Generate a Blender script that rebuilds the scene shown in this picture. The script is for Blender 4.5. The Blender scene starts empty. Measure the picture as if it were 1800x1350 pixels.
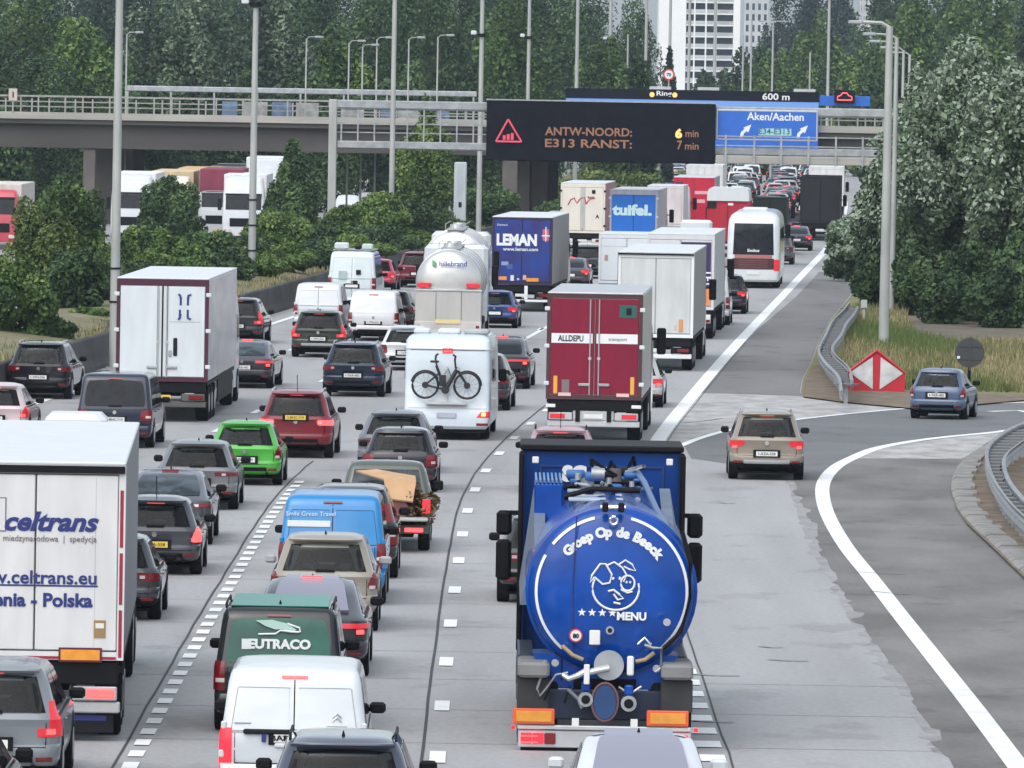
import bpy, math, random
from mathutils import Vector, Matrix
R = math.radians
SC = bpy.context.scene
COL = SC.collection
# ------------------------------------------------------------------ camera, sky, sun, exposure
F, CX, CY, HC = 14000.0, 900.0, 675.0, 9.5          # focal length in photo pixels, picture centre, camera height
RHO = R(1.0); TH = math.atan(523.0 / F)
cam = bpy.data.cameras.new('camera'); camo = bpy.data.objects.new('camera', cam); COL.objects.link(camo)
cam.sensor_width = 36; cam.lens = F / 1800 * 36; cam.clip_start = 1; cam.clip_end = 9000
_f = Vector((0, math.cos(TH), -math.sin(TH))); _u = Vector((0, math.sin(TH), math.cos(TH))); _r = Vector((1, 0, 0))
cr = _r * math.cos(RHO) + _u * math.sin(RHO); cu = _u * math.cos(RHO) - _r * math.sin(RHO)
mw = Matrix.Identity(4)
for i in range(3):
    mw[i][0] = cr[i]; mw[i][1] = cu[i]; mw[i][2] = -_f[i]
mw[2][3] = HC
camo.matrix_world = mw
SC.camera = camo
world = bpy.data.worlds.new('World'); SC.world = world; world.use_nodes = True
wn = world.node_tree.nodes; wl = world.node_tree.links
bg = wn['Background']
sky = wn.new('ShaderNodeTexSky'); sky.sky_type = 'NISHITA'; sky.sun_disc = False
SUN_EL, SUN_ROT = R(52), R(205)
sky.sun_elevation = SUN_EL; sky.sun_rotation = SUN_ROT; sky.air_density = 1.0; sky.dust_density = 3.0; sky.ozone_density = 1.0
hs = wn.new('ShaderNodeHueSaturation'); hs.inputs['Saturation'].default_value = 0.52
wl.new(sky.outputs[0], hs.inputs['Color']); cl = wn.new('ShaderNodeMix'); cl.data_type = 'RGBA'; cl.inputs[0].default_value = 0.30; cl.inputs[7].default_value = (4.6, 5.3, 5.9, 1)   # an even veil of cloud over the sky
wl.new(hs.outputs[0], cl.inputs[6]); wl.new(cl.outputs[2], bg.inputs['Color'])
bg.inputs['Strength'].default_value = 0.15
sun = bpy.data.lights.new('sun', 'SUN'); suno = bpy.data.objects.new('sun', sun); COL.objects.link(suno)
sun.energy = 1.5; sun.angle = R(80); sun.color = (1.0, 0.985, 0.96)
sd = Vector((math.sin(SUN_ROT) * math.cos(SUN_EL), math.cos(SUN_ROT) * math.cos(SUN_EL), math.sin(SUN_EL)))
suno.rotation_euler = sd.to_track_quat('Z', 'Y').to_euler(); suno.location = (0, 0, 60)
vs = SC.view_settings; vs.view_transform = 'Standard'; vs.look = 'None'; vs.exposure = 0.46; vs.gamma = 1.0; vs.use_curve_mapping = False
SC.cycles.max_bounces = 6; SC.cycles.transparent_max_bounces = 8; SC.cycles.volume_bounces = 0

def P(px, py, h=0.0):
    """point of the world at height h that photo pixel (px, py) shows"""
    u = px - CX; v = CY - py
    u2 = u * math.cos(RHO) - v * math.sin(RHO); v2 = u * math.sin(RHO) + v * math.cos(RHO)
    d = _f * F + _u * v2 + _r * u2
    t = (h - HC) / d.z
    return Vector((d.x * t, d.y * t, h))
def XZ(px, py, Y):
    """(x, z) of the world point at depth Y that photo pixel (px, py) shows"""
    u = px - CX; v = CY - py
    u2 = u * math.cos(RHO) - v * math.sin(RHO); v2 = u * math.sin(RHO) + v * math.cos(RHO)
    d = _f * F + _u * v2 + _r * u2
    t = Y / d.y
    return d.x * t, HC + d.z * t

# ------------------------------------------------------------------ materials
_mc = {}
def mat(key, rgb, rough=0.6, metal=0.0, coat=0.0, emit=0.0, var=0.0, vscale=2.0, bump=0.0, bscale=40.0, spec=0.5, stretch=(1, 1, 1), rgb2=None, emitc=None, sheen=0, detail=4.0, space='Object', lo=.35, hi=.65):
    if key in _mc: return _mc[key]
    m = bpy.data.materials.new(key); m.use_nodes = True
    nt = m.node_tree; b = nt.nodes['Principled BSDF']
    b.inputs['Base Color'].default_value = (*rgb, 1); b.inputs['Roughness'].default_value = rough
    b.inputs['Metallic'].default_value = metal; b.inputs['Coat Weight'].default_value = coat; b.inputs['Coat Roughness'].default_value = 0.05
    b.inputs['Specular IOR Level'].default_value = spec
    if emit:
        b.inputs['Emission Color'].default_value = (*(emitc or rgb), 1); b.inputs['Emission Strength'].default_value = emit
    if var or bump:
        tc = nt.nodes.new('ShaderNodeTexCoord'); mp = nt.nodes.new('ShaderNodeMapping'); mp.inputs['Scale'].default_value = stretch
        nt.links.new(tc.outputs[space], mp.inputs['Vector'])
    if var:
        n = nt.nodes.new('ShaderNodeTexNoise'); n.inputs['Scale'].default_value = vscale; n.inputs['Detail'].default_value = detail
        nt.links.new(mp.outputs[0], n.inputs['Vector'])
        r = nt.nodes.new('ShaderNodeValToRGB')
        c2 = rgb2 or tuple(c * (1 - var) for c in rgb)
        r.color_ramp.elements[0].color = (*c2, 1); r.color_ramp.elements[1].color = (*rgb, 1)
        r.color_ramp.elements[0].position = lo; r.color_ramp.elements[1].position = hi
        nt.links.new(n.outputs['Fac'], r.inputs[0]); nt.links.new(r.outputs[0], b.inputs['Base Color'])
    if bump:
        n2 = nt.nodes.new('ShaderNodeTexNoise'); n2.inputs['Scale'].default_value = bscale; n2.inputs['Detail'].default_value = 4
        nt.links.new(mp.outputs[0], n2.inputs['Vector'])
        bp = nt.nodes.new('ShaderNodeBump'); bp.inputs['Strength'].default_value = bump; bp.inputs['Distance'].default_value = 0.02
        nt.links.new(n2.outputs['Fac'], bp.inputs['Height']); nt.links.new(bp.outputs[0], b.inputs['Normal'])
    _mc[key] = m
    return m
def paint(rgb, rough=0.28, metal=0.0, coat=0.6):
    return mat('paint_%.3f_%.3f_%.3f_%.1f' % (*rgb, metal), rgb, rough, metal, 1.0 if max(rgb) < .12 else coat*.9, var=0.10, vscale=1.1, stretch=(1, 1, 3), spec=.05 if max(rgb) < .12 else .5)
def dull(rgb, rough=0.6, var=0.2, vs=1.6):
    return mat('dull_%.3f_%.3f_%.3f_%.2f_%.2f' % (*rgb, rough, var), rgb, rough, var=var, vscale=vs, spec=0.3, stretch=(1.6, 1.6, .35), detail=8)
WHITE = (0.62, 0.65, 0.67); BLACKC = (0.012, 0.012, 0.014)
m_glass = mat('dark_glass', (0.010, 0.014, 0.02), 0.06, spec=0.22, var=0.4, vscale=3, rgb2=(0.004, 0.005, 0.006))
m_glass2 = mat('sky_toned_roof_glass', (0.24, 0.24, 0.30), 0.3, spec=.6)  # base colour lightened to pale lilac, standing in for the sky's reflection
m_glass3 = mat('pale_glass', (0.055, 0.075, 0.09), 0.08, spec=.3, var=0.6, vscale=2.5, rgb2=(0.012, 0.018, 0.022), lo=.42, hi=.62)
m_trim = mat('black_trim', (0.010, 0.010, 0.012), 0.55, spec=0.12, var=0.3)
m_tyre = mat('tyre_rubber', (0.011, 0.011, 0.012), 0.8, spec=0.12, var=0.3)
m_rim = mat('wheel_alloy', (0.35, 0.36, 0.38), 0.35, 0.8)
m_under = mat('underside', (.004, .004, .005), 0.8, spec=0.12)
m_steel = mat('galvanised_steel', (0.42, 0.44, 0.46), 0.45, 0.6, var=0.25, vscale=3)
m_pole = mat('weathered_mast', (0.44, 0.455, 0.44), 0.6, 0.2, var=0.25, vscale=1.2, stretch=(1, 1, .3))
m_alu = mat('aluminium', (0.62, 0.63, 0.64), 0.35, 0.7, var=0.15)
m_red = mat('tail_lens', (0.17, 0.004, 0.008), 0.2, coat=0.5)
m_redlit = mat('tail_lens_lit', (0.45, 0.01, 0.02), 0.25, emit=0.95, emitc=(1.0, 0.03, 0.05))
m_redhot = mat('brake_lens_lit', (0.7, 0.03, 0.03), 0.25, emit=1.5, emitc=(1.0, 0.10, 0.10))
m_redglow = mat('tail_lens_glow', (0.45, 0.02, 0.025), 0.25, emit=0.25, emitc=(1.0, 0.04, 0.07))
m_amberlit = mat('amber_lens_lit', (0.9, 0.3, 0.05), 0.25, emit=2.0, emitc=(1.0, 0.42, 0.16))
m_clear = mat('clear_lens', (0.6, 0.5, 0.5), 0.2, coat=0.5)
m_plate = mat('plate_white', (0.72, 0.72, 0.70), 0.4, var=.1)
m_plateY = mat('plate_yellow', (0.72, 0.50, 0.08), 0.4, var=.1)
m_orange = mat('orange_board', (0.78, 0.30, 0.03), 0.4, var=0.15, vscale=8)
m_refred = mat('reflector_red', (0.55, 0.03, 0.03), 0.35)
m_chrome = mat('chrome', (0.75, 0.75, 0.76), 0.15, 1.0)
m_white = dull(WHITE, 0.4, 0.06)
m_ink = mat('ink_black', (0.015, 0.015, 0.018), 0.5, spec=0.12)
m_whitepaint = mat('white_print', (0.72, 0.74, 0.75), 0.45)

def see_glass(key, tint):
    m = bpy.data.materials.new(key); m.use_nodes = True; nt = m.node_tree; nt.nodes.clear()
    o = nt.nodes.new('ShaderNodeOutputMaterial'); t = nt.nodes.new('ShaderNodeBsdfTransparent'); g = nt.nodes.new('ShaderNodeBsdfGlossy'); f = nt.nodes.new('ShaderNodeFresnel'); x = nt.nodes.new('ShaderNodeMixShader')
    t.inputs[0].default_value = (*tint, 1); g.inputs['Roughness'].default_value = .03; f.inputs[0].default_value = 1.35
    nt.links.new(f.outputs[0], x.inputs[0]); nt.links.new(t.outputs[0], x.inputs[1]); nt.links.new(g.outputs[0], x.inputs[2]); nt.links.new(x.outputs[0], o.inputs[0]); return m
m_seeD = see_glass('privacy_glass', (.42, .46, .47)); m_seeC = see_glass('clear_glass', (.84, .90, .90))
m_seat = mat('seat_cloth', (0.035, 0.036, 0.04), .9)
# ------------------------------------------------------------------ mesh building
class MB:
    def __init__(s): s.v = []; s.f = []; s.m = []; s.mi = 0
    def quad(s, a, b, c, d):
        n = len(s.v); s.v += [tuple(a), tuple(b), tuple(c), tuple(d)]; s.f.append((n, n+1, n+2, n+3)); s.m.append(s.mi)
    def poly(s, pts):
        n = len(s.v); s.v += [tuple(p) for p in pts]; s.f.append(tuple(range(n, n+len(pts)))); s.m.append(s.mi)
    def box(s, x0, x1, y0, y1, z0, z1):
        n = len(s.v)
        s.v += [(x, y, z) for z in (z0, z1) for y in (y0, y1) for x in (x0, x1)]
        for q in ((0, 2, 3, 1), (4, 5, 7, 6), (0, 1, 5, 4), (2, 6, 7, 3), (0, 4, 6, 2), (1, 3, 7, 5)):
            s.f.append(tuple(n + k for k in q)); s.m.append(s.mi)
        return s
    def bbox(s, x0, x1, y0, y1, z0, z1, r=0.03):
        """box with chamfered edges"""
        o = [(x0+r, y0), (x1-r, y0), (x1, y0+r), (x1, y1-r), (x1-r, y1), (x0+r, y1), (x0, y1-r), (x0, y0+r)]
        cx, cy = (x0+x1)/2, (y0+y1)/2
        def ring(z, k):
            return [(x + (-r*k if x > cx else r*k), y + (-r*k if y > cy else r*k), z) for x, y in o]
        s.loft([ring(z0, 1), ring(z0+r, 0), ring(z1-r, 0), ring(z1, 1)], True, True)
        return s
    def loft(s, rings, c0=False, c1=False, closed=True):
        n = len(s.v); k = len(rings[0])
        for r in rings: s.v += [tuple(p) for p in r]
        for i in range(len(rings)-1):
            for j in range(k if closed else k-1):
                a = n+i*k+j; b = n+i*k+(j+1) % k
                s.f.append((a, b, b+k, a+k)); s.m.append(s.mi)
        if c0: s.f.append(tuple(n+j for j in reversed(range(k)))); s.m.append(s.mi)
        if c1: s.f.append(tuple(n+(len(rings)-1)*k+j for j in range(k))); s.m.append(s.mi)
        return s
    def tube(s, pts, r, k=8, cap=True, r1=None):
        pts = [Vector(p) for p in pts]; rings = []
        for i, p in enumerate(pts):
            t = (pts[min(i+1, len(pts)-1)] - pts[max(i-1, 0)]).normalized()
            a = t.cross(Vector((0, 0, 1)));
            if a.length < 0.05: a = t.cross(Vector((1, 0, 0)))
            a.normalize(); b = t.cross(a)
            rr = r if r1 is None else r + (r1-r)*i/(len(pts)-1)
            rings.append([p + (a*math.cos(2*math.pi*j/k) + b*math.sin(2*math.pi*j/k))*rr for j in range(k)])
        s.loft(rings, cap, cap); return s
    def disc(s, c, ax, r0, r1, h0, h1, k=20):
        """drum around axis ax ('x','y','z') through c: radius r0 at h0 and r1 at h1"""
        rings = []
        for r, h in ((r0, h0), (r1, h1)):
            ring = []
            for j in range(k):
                a = 2*math.pi*j/k; p, q = r*math.cos(a), r*math.sin(a)
                ring.append({'x': (c[0]+h, c[1]+p, c[2]+q), 'y': (c[0]+p, c[1]+h, c[2]+q), 'z': (c[0]+p, c[1]+q, c[2]+h)}[ax])
            rings.append(ring)
        s.loft(rings, True, True); return s
    def slab(s, G, H):
        """closed sheet: grid of points G in front, grid H behind"""
        r, c = len(G), len(G[0]); n = len(s.v)
        for g in (G, H):
            for row in g: s.v += [tuple(p) for p in row]
        def id(k, i, j): return n + k*r*c + i*c + j
        for i in range(r-1):
            for j in range(c-1):
                s.f.append((id(0,i,j), id(0,i,j+1), id(0,i+1,j+1), id(0,i+1,j))); s.m.append(s.mi)
        edge = [(0, j) for j in range(c)] + [(i, c-1) for i in range(1, r)] + [(r-1, j) for j in range(c-2, -1, -1)] + [(i, 0) for i in range(r-2, 0, -1)]
        for a in range(len(edge)):
            e, g = edge[a], edge[(a+1) % len(edge)]
            s.f.append((id(0,*e), id(1,*e), id(1,*g), id(0,*g))); s.m.append(s.mi)
        return s
    def mesh(s, name, mats):
        me = bpy.data.meshes.new(name); me.from_pydata(s.v, [], s.f)
        for m in (mats if isinstance(mats, (list, tuple)) else [mats]): me.materials.append(m)
        if any(s.m): me.polygons.foreach_set('material_index', s.m)
        return me
    def build(s, name, mats, parent=None, smooth=None):
        me = s.mesh(name, mats)
        if smooth:
            fix_normals(me); me.shade_smooth(); me.set_sharp_from_angle(angle=R(smooth))
        return link(name, me, parent)
import bmesh
def fix_normals(me):
    bm = bmesh.new(); bm.from_mesh(me); bmesh.ops.remove_doubles(bm, verts=bm.verts, dist=1e-5)
    bmesh.ops.recalc_face_normals(bm, faces=bm.faces); bm.to_mesh(me); bm.free()
def link(name, data, parent=None):
    o = bpy.data.objects.new(name, data); COL.objects.link(o)
    if parent: o.parent = parent
    return o
def tag(o, label=None, cat=None, group=None, kind=None):
    if label: o['label'] = label
    if cat: o['category'] = cat
    if group: o['group'] = group
    if kind: o['kind'] = kind
    return o
def thing(name, loc, rz, label, cat, group=None):
    o = bpy.data.objects.new(name, None); COL.objects.link(o); o.location = loc; o.rotation_euler = (0, 0, rz)
    return tag(o, label, cat, group)
def copy_tree(o, parent=None):
    c = o.copy(); COL.objects.link(c)
    if parent: c.parent = parent
    for ch in list(o.children): copy_tree(ch, c)
    return c
_tc = {}
def text(s, size, m, parent, loc, shear=0.0, bold=0.0, align='CENTER', rot=(90, 0, 0), name='lettering', depth=0.004, sx=1.0):
    key = (s, size, shear, bold, align, m.name, sx)
    if key not in _tc:
        c = bpy.data.curves.new('t', 'FONT'); c.body = s; c.size = size; c.shear = shear; c.offset = bold; c.align_x = align; c.extrude = depth; c.resolution_u = 3
        o = bpy.data.objects.new('t', c); COL.objects.link(o)
        dg = bpy.context.evaluated_depsgraph_get(); me = bpy.data.meshes.new_from_object(o.evaluated_get(dg))
        bpy.data.objects.remove(o); me.materials.clear(); me.materials.append(m)
        if sx != 1: me.transform(Matrix.Diagonal((sx, 1, 1, 1)))
        _tc[key] = me
    o = link(name, _tc[key], parent); o.location = loc; o.rotation_euler = [R(a) for a in rot]
    return o

def fit_text(s, m, parent, x0, x1, z0, z1, y, shear=0.0, bold=0.0, name='lettering', rot=(90, 0, 0)):
    """text stretched into the rectangle x0..x1, z0..z1 of its parent's rear plane y"""
    key = (s, m.name, shear, bold, round(x1-x0, 3), round(z1-z0, 3))
    if key not in _tc:
        c = bpy.data.curves.new('t', 'FONT'); c.body = s; c.size = 1; c.shear = shear; c.offset = bold; c.extrude = .004; c.resolution_u = 3
        o = bpy.data.objects.new('t', c); COL.objects.link(o)
        dg = bpy.context.evaluated_depsgraph_get(); me = bpy.data.meshes.new_from_object(o.evaluated_get(dg)); bpy.data.objects.remove(o); me.materials.clear(); me.materials.append(m)
        xs = [v.co.x for v in me.vertices]; ys = [v.co.y for v in me.vertices]; ax, bx, ay, by = min(xs), max(xs), min(ys), max(ys)
        for v in me.vertices: v.co.x = (v.co.x-(ax+bx)/2)/(bx-ax)*(x1-x0); v.co.y = (v.co.y-(ay+by)/2)/(by-ay)*(z1-z0)
        _tc[key] = me
    o = link(name, _tc[key], parent); o.location = ((x0+x1)/2, y, (z0+z1)/2); o.rotation_euler = [R(q) for q in rot]; return o
def text_px(s, m, parent, x0, y0, x1, y1, y, bold=.02, shear=0.0, **k):
    """text filling the photo rectangle (x0,y0)-(x1,y1) on the plane y of its parent"""
    Y = parent.location.y; inv = parent.matrix_basis.inverted() if parent.parent is None else (parent.parent.matrix_basis @ parent.matrix_basis).inverted()
    if parent.parent is not None: Y = parent.parent.location.y
    a, za = XZ(x0, (y0+y1)/2, Y); c, _ = XZ(x1, (y0+y1)/2, Y); _, zt = XZ((x0+x1)/2, y0, Y); _, zb = XZ((x0+x1)/2, y1, Y)
    la = inv @ Vector((a, Y, za)); lc = inv @ Vector((c, Y, za)); dz = inv.translation.z
    return fit_text(s, m, parent, la.x, lc.x, zb+dz, zt+dz, y, shear, bold, **k)
import numpy as np
# ------------------------------------------------------------------ road line: x of the slip-road edge line as a function of depth
GP = [(40, 3.1), (90, 3.0), (112, 2.9), (150, 2.85), (185, 3.0), (211, 3.77), (249, 5.7), (302, 8.6), (400, 14.2), (504, 20), (700, 29), (1000, 38), (1400, 47), (2200, 60), (3000, 70)]
def G(z):
    for i in range(1, len(GP)-2):
        if z <= GP[i+1][0] or i == len(GP)-3:
            (x0, a), (x1, b), (x2, c), (x3, d) = GP[i-1:i+3]
            t = (z-x1)/(x2-x1); h = x2-x1
            m1 = (c-a)/(x2-x0)*h; m2 = (d-b)/(x3-x1)*h
            t2, t3 = t*t, t*t*t
            return (2*t3-3*t2+1)*b + (t3-2*t2+t)*m1 + (-2*t3+3*t2)*c + (t3-t2)*m2
def dG(z): return (G(z+6) - G(z-6)) / 12
# ------------------------------------------------------------------ ground, road, markings
m_conc = mat('road_concrete', (0.375, 0.378, 0.382), 0.75, var=0.2, vscale=.35, stretch=(1.6, .12, 1), bump=.15, bscale=60, detail=8, rgb2=(0.29, 0.291, 0.293), lo=.3, hi=.7)
def road_mat(m, dark, scale=0.45, lo=.57, hi=.64):
    nt = m.node_tree; b = nt.nodes['Principled BSDF']; src = b.inputs['Base Color'].links[0].from_socket
    tc = nt.nodes.new('ShaderNodeTexCoord'); mp = nt.nodes.new('ShaderNodeMapping'); mp.inputs['Scale'].default_value = (1, .5, 1)
    nt.links.new(tc.outputs['Object'], mp.inputs[0])
    n = nt.nodes.new('ShaderNodeTexNoise'); n.inputs['Scale'].default_value = scale; n.inputs['Detail'].default_value = 6; n.inputs['Roughness'].default_value = .6
    nt.links.new(mp.outputs[0], n.inputs['Vector'])
    r = nt.nodes.new('ShaderNodeValToRGB'); r.color_ramp.elements[0].position = lo; r.color_ramp.elements[1].position = hi
    r.color_ramp.elements[0].color = (1, 1, 1, 1); r.color_ramp.elements[1].color = (*dark, 1)
    nt.links.new(n.outputs['Fac'], r.inputs[0])
    mx = nt.nodes.new('ShaderNodeMix'); mx.data_type = 'RGBA'; mx.blend_type = 'MULTIPLY'; mx.inputs[0].default_value = 1
    nt.links.new(src, mx.inputs[6]); nt.links.new(r.outputs[0], mx.inputs[7])
    # fine grain
    n3 = nt.nodes.new('ShaderNodeTexNoise'); n3.inputs['Scale'].default_value = 9; n3.inputs['Detail'].default_value = 8; nt.links.new(mp.outputs[0], n3.inputs['Vector'])
    r3 = nt.nodes.new('ShaderNodeValToRGB'); r3.color_ramp.elements[0].position = .3; r3.color_ramp.elements[1].position = .7
    r3.color_ramp.elements[0].color = (.84, .84, .84, 1); r3.color_ramp.elements[1].color = (1, 1, 1, 1)
    nt.links.new(n3.outputs['Fac'], r3.inputs[0])
    m2 = nt.nodes.new('ShaderNodeMix'); m2.data_type = 'RGBA'; m2.blend_type = 'MULTIPLY'; m2.inputs[0].default_value = 1
    nt.links.new(mx.outputs[2], m2.inputs[6]); nt.links.new(r3.outputs[0], m2.inputs[7])
    nt.links.new(m2.outputs[2], b.inputs['Base Color'])
road_mat(m_conc, (.84, .835, .83))
m_asph = mat('worn_asphalt', (0.205, 0.20, 0.195), 0.85, var=0.2, vscale=.5, stretch=(.8, .3, 1), bump=.3, bscale=50, detail=8, rgb2=(0.125, 0.122, 0.118)); road_mat(m_asph, (.78, .76, .74), .7)
m_asph2 = mat('exit_asphalt', (0.165, 0.17, 0.177), 0.85, var=0.2, vscale=.5, stretch=(.5, .5, 1), bump=.3, bscale=50, detail=8, rgb2=(0.135, 0.138, 0.143)); road_mat(m_asph2, (.85, .85, .85), .7)
m_asph3 = mat('shoulder_asphalt', (0.20, 0.195, 0.195), 0.85, var=0.2, vscale=.3, stretch=(1, .12, 1), bump=.3, bscale=50, detail=8, rgb2=(0.15, 0.148, 0.148)); road_mat(m_asph3, (.74, .73, .72), .6)
m_pave = mat('pale_block_paving', (0.42, 0.42, 0.41), 0.85, var=0.3, vscale=1.6, stretch=(1, .35, 1), bump=.5, bscale=20, detail=8, rgb2=(0.27, 0.265, 0.26))
m_line = mat('road_paint', (0.76, 0.78, 0.78), 0.6, var=0.2, vscale=1.3, detail=8, rgb2=(0.62, 0.62, 0.62), lo=.25, hi=.5)
m_grassd = mat('meadow_ground', (0.13, 0.155, 0.05), 0.95, var=0.5, vscale=.8, bump=.6, bscale=8, rgb2=(0.19, 0.16, 0.09))
m_dirt = mat('bare_earth', (0.20, 0.155, 0.11), 0.95, var=0.5, vscale=1.4, bump=.6, bscale=10, rgb2=(0.11, 0.085, 0.06))
m_soil = mat('dark_field_soil', (0.15, 0.118, 0.085), 0.95, var=0.4, vscale=.8, bump=.6, bscale=10, rgb2=(0.085, 0.08, 0.06))
m_vergs = mat('dry_verge', (0.19, 0.17, 0.10), 0.95, var=0.6, vscale=.7, bump=.6, bscale=8, rgb2=(0.12, 0.115, 0.05), stretch=(1, .4, 1))
m_kerb = mat('kerb_concrete', (0.27, 0.262, 0.25), 0.85, var=0.35, vscale=2, bump=.4, bscale=20)
def sheet(name, pts, z, m, kind='structure', parent=None):
    b = MB(); b.poly([(p[0], p[1], z) for p in pts]); o = b.build(name, m, parent)
    if parent is None: tag(o, kind=kind)
    # face up
    if o.data.polygons[0].normal.z < 0: o.data.flip_normals()
    return o
def zs(a, b, n): return [a + (b-a)*i/n for i in range(n+1)]
ZL = zs(60, 300, 24) + zs(320, 1000, 17) + zs(1100, 2600, 10)
ground = MB(); ground.quad((-2500, -50, 0), (2500, -50, 0), (2500, 7000, 0), (-2500, 7000, 0)); go = ground.build('ground', m_grassd); go.location.z = -0.06; tag(go, kind='structure')
kerb_px = [(1960, 1130), (1885, 1085), (1800, 1015), (1745, 962), (1700, 920), (1680, 890), (1672, 852), (1690, 815), (1735, 783), (1800, 762), (1960, 735), (2600, 684)]
upper_px = [(2600, 650), (2000, 690), (1800, 701), (1620, 716), (1480, 703), (1412, 697), (1408, 688), (1412, 665), (1428, 635), (1440, 600), (1462, 560), (1496, 520), (1500, 505), (1478, 470), (1462, 445), (1458, 428)]
rp = [(G(z)-19.85, z) for z in ZL] + [(G(z)+3.2, z) for z in reversed(ZL) if z > 520]
rp += [P(*p)[:2] for p in reversed(upper_px)] + [P(*p)[:2] for p in reversed(kerb_px)]
rp += [(P(1960, 1130).x + 6, 60)]
rp = [p for p in rp]
road = sheet('road', [(G(z), z) for z in ZL] + rp[len(ZL):], 0.0, m_conc)
def lane_strip():
    offs = [-19.85+19.85*k/40 for k in range(41)]; V = [(G(z)+o, z, 0) for z in ZL for o in offs]; n = len(offs)
    Fc = [(i*n+j, i*n+j+1, (i+1)*n+j+1, (i+1)*n+j) for i in range(len(ZL)-1) for j in range(n-1)]
    me = bpy.data.meshes.new('carriageway'); me.from_pydata(V, [], Fc); uv = me.uv_layers.new(name='lane')
    for l in me.loops: x, z, _ = V[l.vertex_index]; uv.data[l.index].uv = ((x-G(z)+20)/4, z)
    m = m_conc.copy(); m.name = 'lane_concrete'; nt = m.node_tree; bs = nt.nodes['Principled BSDF']; src = bs.inputs['Base Color'].links[0].from_socket
    uvn = nt.nodes.new('ShaderNodeUVMap'); uvn.uv_map = 'lane'; sp_ = nt.nodes.new('ShaderNodeSeparateXYZ'); nt.links.new(uvn.outputs[0], sp_.inputs[0])
    fr = nt.nodes.new('ShaderNodeMath'); fr.operation = 'FRACT'; nt.links.new(sp_.outputs[0], fr.inputs[0])
    rr_ = nt.nodes.new('ShaderNodeValToRGB'); cr_ = rr_.color_ramp; cr_.interpolation = 'EASE'
    for k, (p_, v) in enumerate(((0, 1), (.16, .99), (.27, .86), (.38, .96), (.5, .89), (.62, .96), (.73, .86), (.84, .99), (1, 1))):
        el = cr_.elements[0] if k == 0 else cr_.elements[1] if k == 8 else cr_.elements.new(p_)
        el.position = p_; el.color = (v, v, v, 1)
    nt.links.new(fr.outputs[0], rr_.inputs[0]); mx = nt.nodes.new('ShaderNodeMix'); mx.data_type = 'RGBA'; mx.blend_type = 'MULTIPLY'; mx.inputs[0].default_value = .9
    nt.links.new(src, mx.inputs[6]); nt.links.new(rr_.outputs[0], mx.inputs[7]); nt.links.new(mx.outputs[2], bs.inputs['Base Color']); me.materials.append(m)
    return link('carriageway', me)
lane = tag(lane_strip(), kind='structure')
if lane.data.polygons[0].normal.z < 0: lane.data.flip_normals()
sheet('opposite_road', [(G(z)-29, z) for z in ZL] + [(G(z)-48, z) for z in reversed(ZL)], 0.0, mat('opposite_concrete', (0.30, 0.30, 0.30), .8, var=.2))
# asphalt of the slip road, hard shoulder and paved noses
def ragged(pts, amp, seed, step=3.5):
    rg = random.Random(seed); out = []; cur = 0.0
    for (x0, y0), (x1, y1) in zip(pts, pts[1:]):
        n = max(2, int((y1-y0)/step))
        for k in range(n):
            t = k/n
            if rg.random() < .45: cur = rg.gauss(0, 1)*amp*(.35+.65*(y0-840)/500)
            cur *= .86; out.append((x0+(x1-x0)*t+cur, y0+(y1-y0)*t))
    return out
edge_px = [(1395, 842), (1440, 960), (1505, 1085), (1600, 1215), (1668, 1330)]
jag = ragged(edge_px, 15, 5)
lower = [(1668, 1332), (1750, 1500), (2400, 1500)] + [(1960, 1130)] + kerb_px[2:9] + [(1690, 806), (1600, 806), (1520, 806)] + [(1475, 815), (1455, 832)]
sheet('slip_road_asphalt', [P(*p)[:2] for p in jag + lower], 0.006, m_asph)
m_worn = mat('worn_edge_concrete', (0.325, 0.325, 0.326), 0.85, var=0.3, vscale=.9, stretch=(.6, 1, 1), detail=8, rgb2=(0.25, 0.25, 0.25)); road_mat(m_worn, (.8, .8, .8), .9)
sheet('worn_edge', [P(*p)[:2] for p in ragged([(x-16, y) for x, y in edge_px], 18, 8) + [(1690, 1332)] + [(x+40, y) for x, y in reversed(edge_px)]], 0.003, m_worn)
line_lo = [(2600, 672), (1960, 728), (1870, 742), (1760, 759), (1670, 768), (1600, 777), (1540, 789), (1500, 805), (1469, 822), (1449, 846), (1446, 873), (1457, 910), (1488, 963), (1534, 1020), (1588, 1089), (1646, 1162), (1710, 1243), (1785, 1342), (1900, 1495)]
line_up = [(2600, 655), (1960, 697), (1800, 708), (1700, 710), (1600, 718), (1500, 727), (1400, 738), (1330, 748), (1280, 757), (1230, 771), (1192, 786)]
ex = [P(*p)[:2] for p in line_up[:-1] + [(1200, 780), (1215, 806), (1300, 818), (1400, 842)] + [(1446, 873), (1449, 846), (1469, 822), (1500, 805), (1540, 789), (1600, 777), (1670, 768), (1760, 759), (1870, 742), (1960, 728), (2600, 672)]]
sheet('exit_road_asphalt', ex, 0.005, m_asph2)
sheet('nose_paving', [P(*p)[:2] for p in [(1216, 692), (1300, 693), (1410, 698), (1480, 704), (1620, 717), (1800, 702), (1960, 692), (1960, 696), (1800, 707), (1600, 717), (1400, 737), (1280, 756), (1192, 785), (1150, 786), (1180, 740)]], 0.008, m_pave)
sheet('lower_nose_paving', [P(*p)[:2] for p in [(1502, 806), (1545, 790), (1600, 779), (1670, 770), (1760, 761), (1790, 757), (1735, 784), (1690, 807)]], 0.008, m_pave)
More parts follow.
